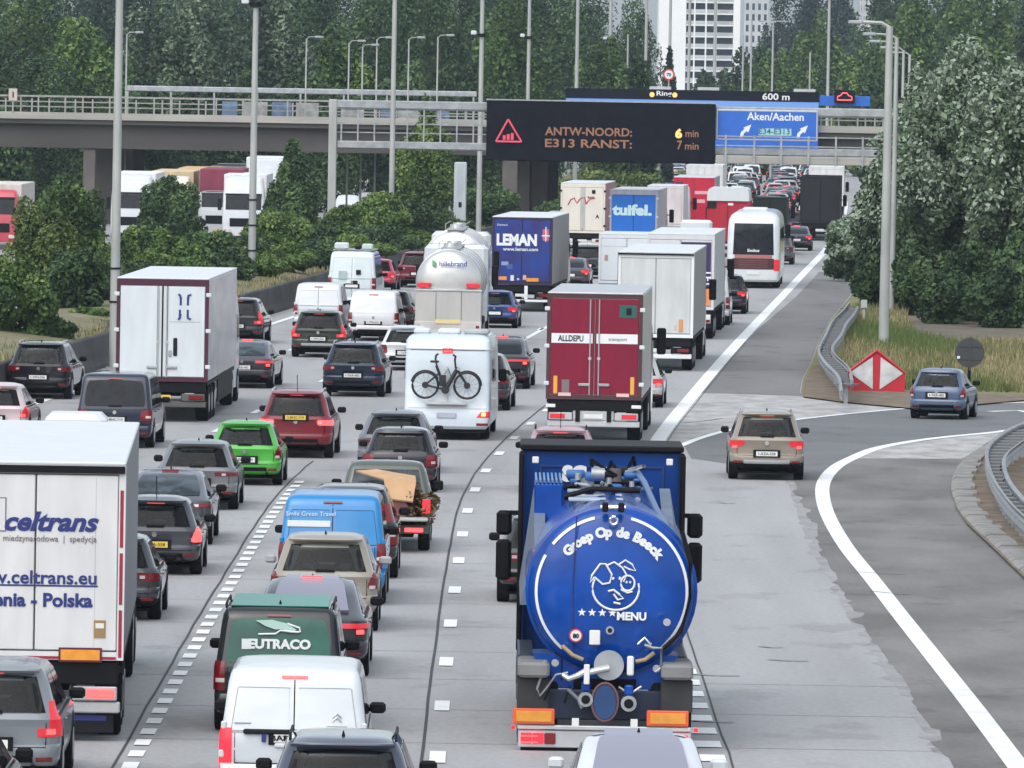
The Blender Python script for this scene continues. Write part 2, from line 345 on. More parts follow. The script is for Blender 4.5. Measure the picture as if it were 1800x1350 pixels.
sheet('hard_shoulder', [P(*p)[:2] for p in [(1216, 690), (1410, 696), (1406, 688), (1411, 665), (1427, 635), (1439, 600), (1461, 560), (1494, 520), (1497, 505), (1484, 481), (1440, 478), (1400, 521), (1340, 572), (1280, 627)]], 0.004, m_asph3)
sheet('merge_paving', [P(*p)[:2] for p in [(1442, 477), (1484, 480), (1474, 463), (1455, 440)]], 0.008, m_pave)
def stripe(name, pts, w, m=m_line, z=0.014, parent=None):
    """painted line along ground points"""
    b = MB(); L = []
    for i, p in enumerate(pts):
        p = Vector(p[:2]); a = Vector(pts[max(i-1, 0)][:2]); c = Vector(pts[min(i+1, len(pts)-1)][:2])
        t = (c-a).normalized(); n = Vector((-t.y, t.x)); L.append((p+n*w/2, p-n*w/2))
    for (a, b_), (c, d) in zip(L, L[1:]): b.quad((*a, z), (*b_, z), (*d, z), (*c, z))
    o = b.build(name, m, parent)
    if o.data.polygons and o.data.polygons[0].normal.z < 0: o.data.flip_normals()
    return o
def smooth(pts, k=6):
    out = []
    P_ = [Vector(p[:2]) for p in pts]; P_ = [P_[0]*2-P_[1]] + P_ + [P_[-1]*2-P_[-2]]
    for i in range(1, len(P_)-2):
        a, b, c, d = P_[i-1:i+3]
        for j in range(k):
            t = j/k; out.append(0.5*((2*b)+(c-a)*t+(2*a-5*b+4*c-d)*t*t+(3*b-a-3*c+d)*t**3))
    out.append(P_[-2]); return out
stripe('edge_line', smooth([P(*p) for p in line_lo]), 0.34, parent=road)
stripe('edge_line', smooth([P(*p) for p in line_up]), 0.22, parent=road)
stripe('edge_line', [(G(z)+.02, z) for z in zs(206, 520, 50)], 0.42, parent=road)
stripe('edge_line', [(G(z)+.02, z) for z in zs(524, 1500, 30)], 0.25, parent=road)
stripe('edge_line', [P(1452, 438)[:2], P(1478, 462)[:2], P(1484, 478)[:2], P(1500, 500)[:2]], 0.2, parent=road)
stripe('edge_line', [(G(z)-18.7, z) for z in zs(80, 1000, 60)], 0.25, parent=road)
stripe('edge_line', [P(1740, 724)[:2], P(1790, 722)[:2], P(1812, 726)[:2]], 0.35, parent=road)
# dashes
def dashes(off, z0, z1, period, ln, w, phase=0.0):
    z = z0+phase
    while z < z1:
        stripe('dash', [(G(z)+off, z), (G(z+ln)+off, z+ln)], w, parent=road); z += period
dashes(-8.1, 98, 190, 1.93, 1.0, 0.22)
dashes(-8.1, 236, 620, 12.5, 2.6, 0.2)
z = P(767, 1250).y - 9.35
stripe('edge_line', [(G(zz)-8.0, zz) for zz in zs(288, 318, 6)], .2, parent=road)
while z < 560:
    stripe('dash', [(G(z)-3.86, z), (G(z+1.95)-3.86, z+1.95)], 0.23, parent=road); z += 9.35
dashes(0.02, 98, 130, 2.4, 1.1, 0.42)
dashes(-12.0, 150, 620, 12.5, 2.6, 0.2, 3)
dashes(-15.4, 150, 620, 12.5, 2.6, 0.2, 7)
m_seam = mat('joint_sealant', (0.035, 0.035, 0.036), .7)
random.seed(2)
def wob(off, z0, z1, a=.05): return [(G(z)+off+random.uniform(-a, a)*.6, z) for z in zs(z0, z1, int((z1-z0)/3))]
for off, w in ((-4.08, .045), (-8.33, .04), (.3, .03)): stripe('road_joint', wob(off, 90, 300 if off > -5 else 200, .02), w, m_seam, z=.009, parent=road)
m_joint2 = mat('slab_joint', (0.20, 0.20, 0.205), .8)
z = 96
while z < 200:
    stripe('slab_joint', [(G(z)-19, z), (G(z)+(4.5 if z < 130 else .2), z+.3)], .035, m_joint2, z=.003, parent=road); z += 6.2
for a, b_ in (((1216, 1268), (1290, 1271)), ((1214, 1186), (1300, 1189)), ((1262, 884), (1292, 885)), ((1334, 1137), (1376, 1139)), ((1350, 1160), (1420, 1163)), ((1200, 744), (1270, 736)), ((1500, 1006), (1590, 1010)), ((1530, 1040), (1600, 1046))):
    stripe('patched_crack', [P(*a)[:2], P((a[0]+b_[0])/2, (a[1]+b_[1])/2+1)[:2], P(*b_)[:2]], .11, m_joint2, z=.0155, parent=road)

# ------------------------------------------------------------------ barrier wall and verges
m_wall = mat('grimy_concrete', (0.062, 0.058, 0.055), .85, var=.55, vscale=.8, stretch=(1, .35, 1.5), bump=.3, bscale=12, rgb2=(0.028, 0.027, 0.026), detail=8)
wall = tag(bpy.data.objects.new('barrier_wall', None), 'long grimy concrete barrier wall along the edge of the motorway below the bushes', 'wall'); COL.objects.link(wall)
z = 92.0
while z < 640:
    z1 = z + (6.0 if z < 420 else 18.0); b = MB(); g = .02
    rings = []
    for q in (z+g, z1-g):
        x = G(q)-19.85
        rings.append([(x, q, 0), (x-.02, q, .12), (x-.14, q, .35), (x-.2, q, 1.02), (x-.24, q, 1.06), (x-.42, q, 1.06), (x-.46, q, 0)])
    b.loft(rings, True, True); b.build('panel', m_wall, wall); z = z1
b = MB()
for q0, q1 in zip(ZL, ZL[1:]):
    for (o0, h0), (o1, h1) in zip([(-20.25, .8), (-21.2, .98), (-23, 1.2), (-26, 1.0)], [(-21.2, .98), (-23, 1.2), (-26, 1.0), (-29, .0)]):
        b.quad((G(q0)+o0, q0, h0), (G(q0)+o1, q0, h1), (G(q1)+o1, q1, h1), (G(q1)+o0, q1, h0))
o = b.build('verge', m_vergs, smooth=60); tag(o, kind='structure')
def poly_sheet(name, px, z, m): return sheet(name, [P(*p, z)[:2] for p in px], z, m)
poly_sheet('grass_verge', list(reversed(upper_px)) + [(2600, 560), (2300, 420), (1470, 424)], 0.03, m_grassd)
poly_sheet('earth_edge', [(1412, 697), (1480, 706), (1620, 719), (1800, 703), (1960, 693), (1960, 688), (1800, 694), (1600, 690), (1490, 684), (1460, 668), (1440, 640), (1428, 645), (1414, 672)], 0.05, m_dirt)
poly_sheet('field_soil', [(1590, 566), (1640, 556), (1800, 552), (2000, 550), (2000, 600), (1800, 606), (1680, 606), (1610, 590)], 0.045, m_soil)
poly_sheet('field_edge', [(1500, 548), (1600, 545), (1800, 543), (2000, 543), (2000, 551), (1800, 553), (1640, 557), (1590, 567), (1540, 560)], 0.04, mat('pale_field', (.20, .165, .11), .95, var=.4, vscale=.8))
poly_sheet('kerbside_earth', kerb_px + [(2600, 760), (2300, 1200)], 0.06, m_dirt)
kt = tag(bpy.data.objects.new('kerb', None), kind='structure'); COL.objects.link(kt)
kp = smooth([P(*p) for p in kerb_px], 14)
random.seed(9)
acc = [kp[0]]
for p in kp[1:]:
    if (p-acc[-1]).length > 1.15: acc.append(p)
for p, q in zip(acc, acc[1:]):
    d = (q-p).normalized(); n = Vector((-d.y, d.x))
    if n.x < 0: n = -n
    b = MB(); h = .10 + random.uniform(0, .04); a0 = p+d*.02; a1 = q-d*.03; w0 = .50 + random.uniform(-.05, .08)
    b.loft([[(*(a0), -.02), (*(a0), h*.5), (*(a0+n*.1), h), (*(a0+n*w0), h), (*(a0+n*w0), -.02)], [(*(a1), -.02), (*(a1), h*.5), (*(a1+n*.1), h), (*(a1+n*w0), h), (*(a1+n*w0), -.02)]], True, True)
    b.build('kerb_stone', m_kerb, kt)

# grass tufts
def grass(name, spots, m, hmin, hmax, w=.03):
    rng = random.Random(3); V = []; Fc = []; MI = []
    for (x, y, z0, mi) in spots:
        h = rng.uniform(hmin, hmax); a = rng.uniform(0, 6.28); lx, ly = rng.uniform(-.3, .3)*h, rng.uniform(-.3, .3)*h; n = len(V)
        dx, dy = math.cos(a)*w, math.sin(a)*w
        V += [(x-dx, y-dy, z0), (x+dx, y+dy, z0), (x+lx+dx*.4, y+ly, z0+h)]; Fc.append((n, n+1, n+2)); MI.append(mi)
    me = bpy.data.meshes.new(name); me.from_pydata(V, [], Fc)
    for q in m: me.materials.append(q)
    me.polygons.foreach_set('material_index', MI)
    return tag(link(name, me), kind='stuff')
gm = [mat('grass_green', (0.10, 0.15, 0.035), .8, var=.3), mat('grass_straw', (0.36, 0.31, 0.16), .85, var=.3), mat('grass_olive', (0.17, 0.18, 0.06), .8, var=.3), mat('grass_deep', (0.05, 0.085, 0.025), .8, var=.3)]
rng = random.Random(11); sp = []
def inpoly(x, y, poly):
    c = False
    for (x0, y0), (x1, y1) in zip(poly, poly[1:]+poly[:1]):
        if (y0 > y) != (y1 > y) and x < (x1-x0)*(y-y0)/(y1-y0)+x0: c = not c
    return c
gz = [P(*p)[:2] for p in [(1500, 545), (1600, 548), (1590, 566), (1610, 592), (1680, 608), (1900, 606), (1900, 690), (1800, 692), (1600, 688), (1490, 680), (1480, 640), (1490, 580)]]
bx = [p[0] for p in gz]; by = [p[1] for p in gz]
while len(sp) < 34000:
    x = rng.uniform(min(bx), max(bx)); y = rng.uniform(min(by), max(by))
    if inpoly(x, y, gz):
        q = math.sin(x*.9+1)+math.sin(y*.11+x*.4)+rng.uniform(-1, 1)
        sp.append((x, y, .03, 0 if q > .9 else 2 if q > -.1 else 1 if rng.random() < .85 else 3))
grass('grass', sp, gm, .10, .46, .03)
sp = []
for _ in range(15000):
    z = rng.uniform(180, 480); o_ = -20.4-abs(rng.gauss(0, 1.1))
    if math.sin(z*.21)+math.sin(z*.47+2)+rng.uniform(-1.2, 1.2) > -.2: sp.append((G(z)+o_, z, .85, 1 if rng.random() < .55 else 2 if rng.random() < .7 else 3))
grass('verge_grass', sp, gm, .08, .38, .035)

# ------------------------------------------------------------------ trees and bushes
def leafmats(k, dark, mid, light, extra=None):
    L = [mat('leaf_%s_%d' % (k, i), c, .65, var=.25, vscale=.5, spec=.3) for i, c in enumerate((dark, mid, light))]
    if extra: L.append(mat('leaf_%s_x' % k, extra, .6, spec=.3))
    return L
LM = {'green': leafmats('green', (.032, .064, .017), (.080, .145, .034), (.17, .26, .065)),
      'hedge': leafmats('hedge', (.038, .072, .018), (.095, .165, .038), (.19, .27, .075)),
      'dark': leafmats('dark', (.022, .046, .018), (.050, .095, .034), (.11, .18, .062)),
      'olive': leafmats('olive', (.040, .066, .016), (.098, .145, .036), (.19, .24, .07)),
      'brush': leafmats('brush', (.05, .03, .015), (.13, .08, .035), (.20, .17, .09)),
      'pine': leafmats('pine', (.014, .030, .022), (.030, .055, .040), (.055, .085, .060)),
      'grey': leafmats('grey', (.034, .062, .036), (.078, .122, .070), (.19, .25, .155)),
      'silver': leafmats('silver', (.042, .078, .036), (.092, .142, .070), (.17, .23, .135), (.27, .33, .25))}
def crown_mesh(key, seed, n, leaf, lobes, rad, H, lobe_r=.3, taper=0.0, wts=(.34, .42, .24), up=.25, inner=.35):
    """leaf-sized faces on the outside of many leaf clumps inside an egg of half-width rad and height H (unit base at z=0)"""
    r = np.random.default_rng(seed)
    c = r.normal(size=(lobes, 3)); c /= np.linalg.norm(c, axis=1)[:, None]
    c *= (r.uniform(.35, .98, lobes)**.7)[:, None]
    lr = r.uniform(.3, 1.45, lobes)*lobe_r; c[:, 2] += r.normal(size=lobes)*.08
    c[:, 2] = c[:, 2]*.5+.5
    if taper: c[:, :2] *= (1-taper*np.clip(c[:, 2], 0, 1)**1.2)[:, None]; lr *= (1-.5*taper*c[:, 2])
    w = lr**2; w /= w.sum(); li = r.choice(lobes, n, p=w)
    d = r.normal(size=(n, 3)); d[:, 2] += up; d /= np.linalg.norm(d, axis=1)[:, None]
    rr = lr[li]*np.where(r.random(n) < inner, r.uniform(.4, .9, n), r.uniform(.86, 1.12, n))
    S = np.array([rad, rad, H]); k = np.array([1, 1, .62])
    p = (c[li] + d*rr[:, None]*k)*S
    ax = d*.7 + r.normal(size=(n, 3))*.55; ax /= np.linalg.norm(ax, axis=1)[:, None]
    t = np.cross(ax, r.normal(size=(n, 3))); t /= np.linalg.norm(t, axis=1)[:, None]; b = np.cross(ax, t)
    s = leaf*(r.uniform(.25, 1.0, n)**1.3*1.35+.1)[:, None]
    V = np.stack([p-t*s, p-b*s*.55, p+t*s, p+b*s*.55], 1).reshape(-1, 3)
    me = bpy.data.meshes.new(key); me.vertices.add(4*n); me.vertices.foreach_set('co', V.astype(np.float32).ravel())
    me.loops.add(4*n); me.loops.foreach_set('vertex_index', np.arange(4*n, dtype=np.int32))
    me.polygons.add(n); me.polygons.foreach_set('loop_start', np.arange(0, 4*n, 4, dtype=np.int32))
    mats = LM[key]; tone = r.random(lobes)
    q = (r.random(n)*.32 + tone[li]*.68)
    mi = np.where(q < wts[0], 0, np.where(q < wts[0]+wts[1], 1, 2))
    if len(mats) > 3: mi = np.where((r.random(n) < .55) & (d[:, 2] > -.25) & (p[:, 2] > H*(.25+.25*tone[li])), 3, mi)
    for m in mats: me.materials.append(m)
    me.polygons.foreach_set('material_index', mi.astype(np.int32)); me.update()
    return me
m_bark = mat('bark', (0.10, 0.085, 0.065), .9, var=.4, vscale=4, stretch=(1, 1, .2))
_ck = {}
def tree(px, ytop, Z, wpx, key, label, cat='tree', base_z=0.0, crown_from=.12, group='trees', n=7000, leaf=.22, var=0, taper=0.0, lobe_r=.27, lobes=60, name=None, ybase=None, X=None, h=None, ydepth=1.0, inner=.35):
    """tree whose crown is seen wpx wide with its top at ytop when stood at depth Z"""
    x, zt = XZ(px, ytop, Z)
    if X is not None: x = X
    H = (h or zt) - base_z; w = wpx*Z/F; 
    ck = (key, var, n, round(leaf/ max(w, .1), 2), taper, lobe_r, lobes)
    if ck not in _ck:
        _ck[ck] = (crown_mesh(key, var*17+len(_ck), n, leaf, lobes, w/2/1.1, H*(1-crown_from)/1.05, lobe_r, taper, inner=inner), w, H*(1-crown_from))
    me, w0, h0 = _ck[ck]
    t = thing(name or cat.replace(' ', '_'), (x, Z, base_z), 0, label, cat, group)
    c = link('crown' if cat != 'bush' else 'foliage', me, t); c.location = (0, 0, H*crown_from); c.scale = (w/w0, w/w0*ydepth, H*(1-crown_from)/h0)
    c.rotation_euler = (0, 0, random.uniform(0, 6.28) if ydepth == 1 else 0)
    b = MB(); r0 = max(.05, w*.03); rg = random.Random(int(px)); q = H*(crown_from+.55)
    b.tube([(0, 0, -.1), (rg.uniform(-.1, .1), 0, q*.4), (rg.uniform(-.2, .2), .1, q)], r0, 7, r1=r0*.35)
    for k in range(4):
        a = k*1.6+rg.random(); b.tube([(0, 0, q*(.35+.12*k)), (math.cos(a)*w*.16, math.sin(a)*w*.16, q*(.6+.12*k)), (math.cos(a)*w*.3, math.sin(a)*w*.3, q*(.75+.14*k))], r0*.45, 5, r1=r0*.12)
    b.build('trunk' if cat != 'bush' else 'stem', m_bark, t)
    return t
random.seed(4)
GB = 'bushes on the bank beside the motorway'
bush = lambda px, yt, Z, w, key, label, v, **k: tree(px, yt, Z, w, key, label, 'bush', .9, .02, GB, int(kw_n(k)*1.35), k.get('leaf', .13)*.8, v, k.get('taper', 0), k.get('lobe_r', .3), k.get('lobes', 55), 'bush', inner=.3)
def kw_n(k): return k.get('n', 9000)
bush(22, 462, 262, 165, 'green', 'round fresh green bush behind the barrier wall by the black SUV', 1, n=16000, leaf=.10)
bush(-60, 440, 268, 150, 'dark', 'dark bush cut off by the picture edge beyond the round fresh green bush', 2, n=12000)
bush(75, 372, 300, 120, 'olive', 'yellowish olive bush standing behind the round green bush', 3, n=14000, leaf=.11)
bush(122, 312, 325, 150, 'green', 'tall leafy green bush in front of the bridge pier beside the tall steel mast', 4, n=18000, leaf=.12)
bush(135, 440, 292, 130, 'dark', 'dark green shrub between the yellowish bush and the tall steel mast', 5, n=12000)
bush(180, 470, 302, 80, 'dark', 'low dark shrub at the foot of the tall steel mast', 6, n=9000)
bush(303, 320, 400, 118, 'dark', 'dark rounded bush standing in front of the white lorry on the other carriageway', 7, n=16000, leaf=.13)
bush(235, 405, 330, 110, 'hedge', 'low green bush above the roof of the white refrigerated box lorry', 8, n=12000)
bush(300, 412, 335, 120, 'hedge', 'broad mid green bush in the hedge below the dark rounded bush', 9, n=12000)
bush(365, 405, 345, 120, 'dark', 'deep green bush in the hedge below the wine red trailer', 10, n=12000)
bush(425, 415, 352, 110, 'dark', 'dark bush at the foot of the second steel mast', 11, n=12000)
bush(470, 430, 362, 80, 'hedge', 'small bush in front of the tall pointed bush', 12, n=9000)
bush(516, 252, 395, 112, 'dark', 'tall pointed dark bush between the second steel mast and the gantry post', 13, n=22000, leaf=.14, taper=.55)
bush(487, 372, 385, 120, 'hedge', 'bushy shrub spreading round the foot of the tall pointed bush', 14, n=12000)
bush(545, 395, 390, 110, 'dark', 'shadowy bush beside the gantry post foot', 15, n=11000)
bush(610, 365, 410, 120, 'hedge', 'bright green shrub below the white cars of the other carriageway', 16, n=13000)
bush(672, 350, 425, 120, 'hedge', 'leafy shrub around the thin steel mast', 17, n=13000)
bush(655, 395, 405, 110, 'dark', 'low dark shrub between the bright shrub and the barrier wall', 18, n=10000)
bush(748, 205, 470, 118, 'hedge', 'tall bright green bush rising behind the gantry walkway', 19, n=20000, leaf=.15, taper=.3)
bush(735, 355, 440, 110, 'dark', 'dark shrub at the foot of the tall bright bush', 20, n=10000)
bush(800, 385, 455, 90, 'olive', 'small scrubby bush by the grey roadside cabinet', 21, n=8000)
bush(862, 330, 485, 110, 'dark', 'dark bush growing under the bridge by the white pier', 22, n=11000)
bush(955, 315, 560, 160, 'olive', 'pale olive bush beyond the bridge pier', 23, n=9000, leaf=.16)
bush(1080, 300, 640, 170, 'olive', 'wide olive bush beyond the bridge over the cream lorry', 24, n=9000, leaf=.2)
bush(1000, 350, 520, 110, 'dark', 'low dark bush beside the cream lorry roof', 25, n=8000)
bush(1170, 300, 760, 130, 'olive', 'faint olive bush at the far end of the bank', 26, n=6000, leaf=.2)
WLB = ['broad dark tree over the picture edge behind the overpass', 'large grey green tree above the rusty railing sign', 'fresh green tree top just before the thick steel mast', 'almost black conifer between the thick mast and the first small lamp post', 'grey green tree between the first small lamp post and the camera mast', 'big grey green tree directly behind the camera mast', 'grey green tree just past the camera mast', 'dark tree behind the group of three small lamp posts', 'smaller fresh green tree beside the group of three small lamp posts', 'wide dark tree behind the thin steel mast', 'dark tree behind the last small lamp post of the overpass', 'dark tree behind the mast with the white camera', 'fresh green slim tree beyond the start of the message board', "dark tree above the message board's lit triangle", 'dark tree above the message board text', 'dark tree edging the patch of sky beside the tower block', 'lower green tree above the middle of the message board', 'low dark tree touching the white gable of the tower block', 'undergrowth tree below the rusty railing sign behind the railing', 'low dark tree at the picture edge behind the railing', 'low dark tree under the long grey screen near the thick mast', 'low dark tree behind the blue panels of the railing', 'low dark tree behind the gantry post', 'low dark tree behind the gantry walkway', 'low dark tree behind the camera mast foot of the message board', 'low dark tree hidden behind the message board']
HB = [(215, 452, 322, 90), (270, 445, 326, 100), (330, 440, 330, 100), (395, 437, 338, 100), (455, 432, 346, 90), (505, 428, 356, 90), (560, 420, 366, 90), (610, 412, 380, 90), (655, 418, 392, 80), (700, 410, 410, 80), (745, 405, 425, 80), (160, 540, 283, 80), (100, 560, 262, 80)]
HL = ["low hedge shrub directly above the white refrigerated lorry's front corner", "second low hedge shrub above the refrigerated lorry roof", "low hedge shrub below the dark rounded bush", "low hedge shrub before the second steel mast", "low hedge shrub just past the second steel mast", "low hedge shrub below the tall pointed bush", "low hedge shrub above the white panel vans", "low hedge shrub above the tall white equipment van", "low hedge shrub before the thin steel mast foot", "low hedge shrub at the thin steel mast foot", "low hedge shrub above the maroon SUV", "low hedge shrub between the tall steel mast and the round green bush", "low hedge shrub at the base of the round green bush"]
for i, (px, yt, Z, w) in enumerate(HB): bush(px, yt+4, Z, w, 'hedge' if i % 3 else 'dark', HL[i], 50+i % 4, n=9000, leaf=.12)
GT = 'trees filling the wood behind the overpass'
W = []
random.seed(21)
wood = [(-50, -60, 600, 260, 'dark'), (60, -40, 640, 230, 'green'), (150, 30, 600, 170, 'green'), (200, -70, 760, 260, 'pine'), (300, -10, 610, 190, 'grey'), (385, -40, 650, 220, 'grey'), (470, -20, 620, 180, 'grey'), (560, -60, 720, 200, 'dark'), (610, 60, 600, 130, 'green'), (660, -40, 700, 220, 'dark'), (745, -50, 660, 200, 'dark'), (830, -30, 700, 190, 'dark'), (900, 10, 650, 170, 'green'), (960, -50, 760, 200, 'dark'), (1030, 15, 800, 150, 'dark'), (1120, 5, 860, 130, 'dark'), (1060, 70, 700, 110, 'green'), (1125, 110, 640, 80, 'dark'),
        (90, 90, 570, 200, 'dark'), (-20, 120, 560, 180, 'dark'), (250, 130, 585, 170, 'dark'), (420, 140, 590, 170, 'dark'), (560, 130, 585, 150, 'dark'), (700, 120, 590, 150, 'dark'), (820, 120, 600, 140, 'dark'), (930, 130, 610, 130, 'dark')]
wl_ = {'dark': 'dense dark green tree in the wood behind the overpass', 'grey': 'grey green broad tree in the wood behind the overpass', 'green': 'fresh green tree standing out of the dark wood behind the overpass', 'pine': 'almost black conifer in the wood behind the overpass'}
for i, (px, yt, Z, w, key) in enumerate(wood):
    tree(px, yt, Z, w, key, WLB[i], 'tree', 0, .04, GT, 24000, .19, 100+i % 5, lobe_r=.25, lobes=60, inner=.3)
FLB = ['slim blue-black poplar just past the grey tower block', 'tall blue-black poplar behind the twin-headed lamp post', 'dark poplar between the twin-headed lamp post and the tall mast', 'dark poplar just behind the tall mast near the matrix sign', 'round green tree below the slim poplars by the tower', 'round green tree below the poplars in the middle of the gap', 'pointed light green tree behind the matrix sign', 'green tree beside the matrix sign below the pale slice of building', 'dark round tree at the foot of the white tower block', 'dark poplar behind the lamp heads of the twin lamp posts', 'second dark poplar just beyond the twin lamp posts', 'wide dark tree rising above the silver-leaved thicket', 'fresh green tree over the middle of the silver-leaved thicket', 'fresh green tree over the outer part of the silver-leaved thicket', 'dark tree cut by the picture edge above the silver-leaved tree', 'lower green tree showing between the twin lamp posts and the thicket', 'dark tree peeping out at the foot of the hazy poplars', 'low dark tree in front of the balconies of the tower block', '']
wood2 = [(115, -130), (335, -140), (520, -130), (620, -150), (710, -120), (800, -130), (885, -120), (1000, -70), (20, -140), (420, -140), (240, -140)]
W2L = ["tall dark tree far behind the thick steel mast", "tall dark tree far behind the first small lamp post", "tall dark tree far behind the camera mast", "tall dark tree far behind the three bent lamp posts", "tall dark tree far behind the thin steel mast", "tall dark tree far behind the white camera mast", "tall dark tree far behind the start of the message board", "tall dark tree far behind the board's middle", "tall dark tree far behind the rusty railing sign", "tall dark tree showing just before the camera mast", "tall dark tree showing past the almost black conifer"]
for i, (px, yt) in enumerate(wood2): tree(px, yt, 880+i*7, 210, 'dark', W2L[i], 'tree', 0, .04, GT, 24000, .185, 100+i % 5, lobe_r=.21, lobes=95, inner=.3)
GF = 'trees beyond the overpass beside the tower block'
far = [(1352, 55, 1350, 80, 'pine', .3), (1375, -30, 1300, 95, 'pine', .35), (1425, -60, 1320, 90, 'pine', .35), (1478, -50, 1280, 85, 'pine', .35), (1350, 95, 900, 120, 'green', 0), (1410, 80, 940, 110, 'green', 0), (1455, 48, 980, 110, 'green', .3), (1505, 90, 900, 90, 'green', 0), (1300, 110, 980, 90, 'dark', 0), (1540, -40, 1100, 110, 'dark', .2), (1590, -50, 1050, 110, 'dark', .2), (1650, -40, 900, 170, 'dark', 0), (1720, -60, 860, 180, 'green', 0), (1790, -40, 880, 180, 'green', 0), (1860, -50, 800, 180, 'dark', 0), (1600, 30, 800, 130, 'green', 0), (1560, 90, 760, 120, 'dark', 0), (1240, 130, 1000, 70, 'dark', 0), (1176, 95, 700, 34, 'pine', .5)]
fl = {'pine': 'slim blue-black poplar far behind the lit matrix sign', 'green': 'mid green tree in the hazy row behind the overpass', 'dark': 'dark leafy tree in the hazy row behind the overpass'}
for i, (px, yt, Z, w, key, tp) in enumerate(far):
    lb = FLB[i] if w != 34 else 'small black conifer standing in front of the white tower block'
    tree(px, yt, Z, w, key, lb, 'tree', 0, .03, GF if w != 34 else None, 14000, .27, 200+i % 5, taper=tp, lobe_r=.27, lobes=60)
for i, (x, z) in enumerate(((62, 640), (72, 700), (84, 650), (96, 720), (108, 660), (66, 800), (88, 830), (122, 700), (-62, 640), (-74, 700), (-86, 660), (-98, 720))):
    tree(x/z*F+890, 20-(i % 3)*30, z, 190, ('dark', 'green', 'grey')[i % 3], 'tree of the wood standing beyond the picture edge', 'tree', 0, .04, 'trees beyond the picture edges', 24000, .19, 100+i % 5, lobe_r=.25, lobes=60, inner=.3)
# silver poplar by the slip road: several crowns of separate trees
GS = 'silver-leaved trees beside the slip road'
def silver(px, yt, Z, w, label, v, n, **k): return tree(px, yt, Z, w, 'silver', label, 'tree', 0, .03, GS, n, k.get('leaf', .15), v, lobe_r=k.get('lr', .2), lobes=k.get('lobes', 130), inner=.25)
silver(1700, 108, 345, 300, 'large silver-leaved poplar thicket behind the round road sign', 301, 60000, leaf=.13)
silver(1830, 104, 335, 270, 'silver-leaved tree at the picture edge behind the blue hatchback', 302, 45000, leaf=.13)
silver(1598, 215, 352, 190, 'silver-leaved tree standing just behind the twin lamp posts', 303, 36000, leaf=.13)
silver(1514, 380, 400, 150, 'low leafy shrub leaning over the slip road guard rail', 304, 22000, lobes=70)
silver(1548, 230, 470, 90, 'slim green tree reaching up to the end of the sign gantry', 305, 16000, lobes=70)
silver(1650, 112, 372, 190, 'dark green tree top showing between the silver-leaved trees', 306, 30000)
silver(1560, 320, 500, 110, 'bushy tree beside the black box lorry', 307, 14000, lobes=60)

GU = 'dark shrubs along the foot of the silver-leaved trees'
for i, (px, yt, Z, w) in enumerate(((1545, 440, 352, 120), (1625, 430, 340, 130), (1710, 440, 332, 130), (1790, 430, 330, 130), (1670, 470, 328, 110), (1755, 480, 324, 110), (1500, 440, 405, 80))):
    tree(px, yt, Z, w, 'dark', ['dark shrub at the foot of the twin lamp posts', 'dark shrub under the silver-leaved trees above the chevron board', 'dark shrub under the silver-leaved trees above the round sign', 'dark shrub at the picture edge under the silver-leaved trees', 'small low dark shrub above the blue hatchback', 'small low dark shrub above the white marker post', 'dark shrub where the solid line meets the trees'][i], 'bush', -.05, .0, GU, 14000, .12, 400+i % 3, name='bush', lobes=60, inner=.3)
# ------------------------------------------------------------------ masts and lamp posts
def mast(px, ytop, ybase, wpx, label, group=None, arm=0, Z=None, cam_y=None, name='lamp_post', arms2=False, h=None, bands=0):
    p = P(px, ybase) if Z is None else None
    if p is None: x, _ = XZ(px, ybase, Z); p = Vector((x, Z, 0))
    Z = p.y; _, H = XZ(px, ytop, Z); H = h or H; r = wpx*Z/F/2
    t = thing(name, (p.x, p.y, 0), 0, label, 'lamp post' if name == 'lamp_post' else 'mast', group)
    b = MB(); b.tube([(0, 0, 0), (0, 0, H*.5), (0, 0, H)], r*1.15, 12, r1=r*.75); b.build('pole', m_pole, t, smooth=50)
    MB().box(-r*1.7, r*1.7, -r*1.7, r*1.7, 0, .06).build('base_plate', m_steel, t)
    if arm:
        b = MB(); b.tube([(0, 0, H-.05), (arm*.3, 0, H+.12), (arm, 0, H+.14)], r*.45, 6); b.build('arm', m_pole, t)
        b = MB(); s = 1 if arm > 0 else -1; b.bbox(min(arm, arm+s*.55), max(arm, arm+s*.55), -.14, .14, H+.06, H+.20, .03); b.build('lamp_head', m_steel, t)
    if arms2:
        MB().box(-1.1, 1.1, -.06, .06, H, H+.1).build('arm', m_pole, t)
        for s in (-1, 1): MB().bbox(s*1.1-.3, s*1.1+.3, -.14, .14, H-.04, H+.1, .03).build('lamp_head', m_steel, t)
    if cam_y:
        _, hc = XZ(px, cam_y, Z); b = MB(); b.box(-.55, .1, -.05, .05, hc, hc+.08); b.build('bracket', m_trim, t)
        b = MB(); b.bbox(-.62, -.3, -.2, .3, hc+.02, hc+.26, .04); b.build('traffic_camera', m_white, t)
        b = MB(); b.disc((0, 0, hc), 'z', r*1.7, r*1.7, -.1, .1); b.build('clamp', m_trim, t)
    for k in range(bands):
        MB().disc((0, 0, 2.2+k*1.1), 'z', r*1.3, r*1.3, -.03, .03, 12).build('band', m_trim, t)
    return t
mast(200, -200, 648, 15.5, 'thick steel mast standing behind the barrier wall beside the white box lorry', name='mast', bands=2, cam_y=None)
mast(450, 14, 0, 12.5, 'steel camera mast rising out of the hedge', name='mast', Z=345, cam_y=8, bands=3)
mast(694, -200, 0, 9, 'thin steel mast beside the leafy shrub crossing the gantry walkway', name='mast', Z=428, bands=1)
mast(848, -160, 0, 8.5, 'steel mast with a white camera at the gantry panel edge', name='mast', Z=452, cam_y=62)
GM = 'tall masts along the median beyond the overpass'
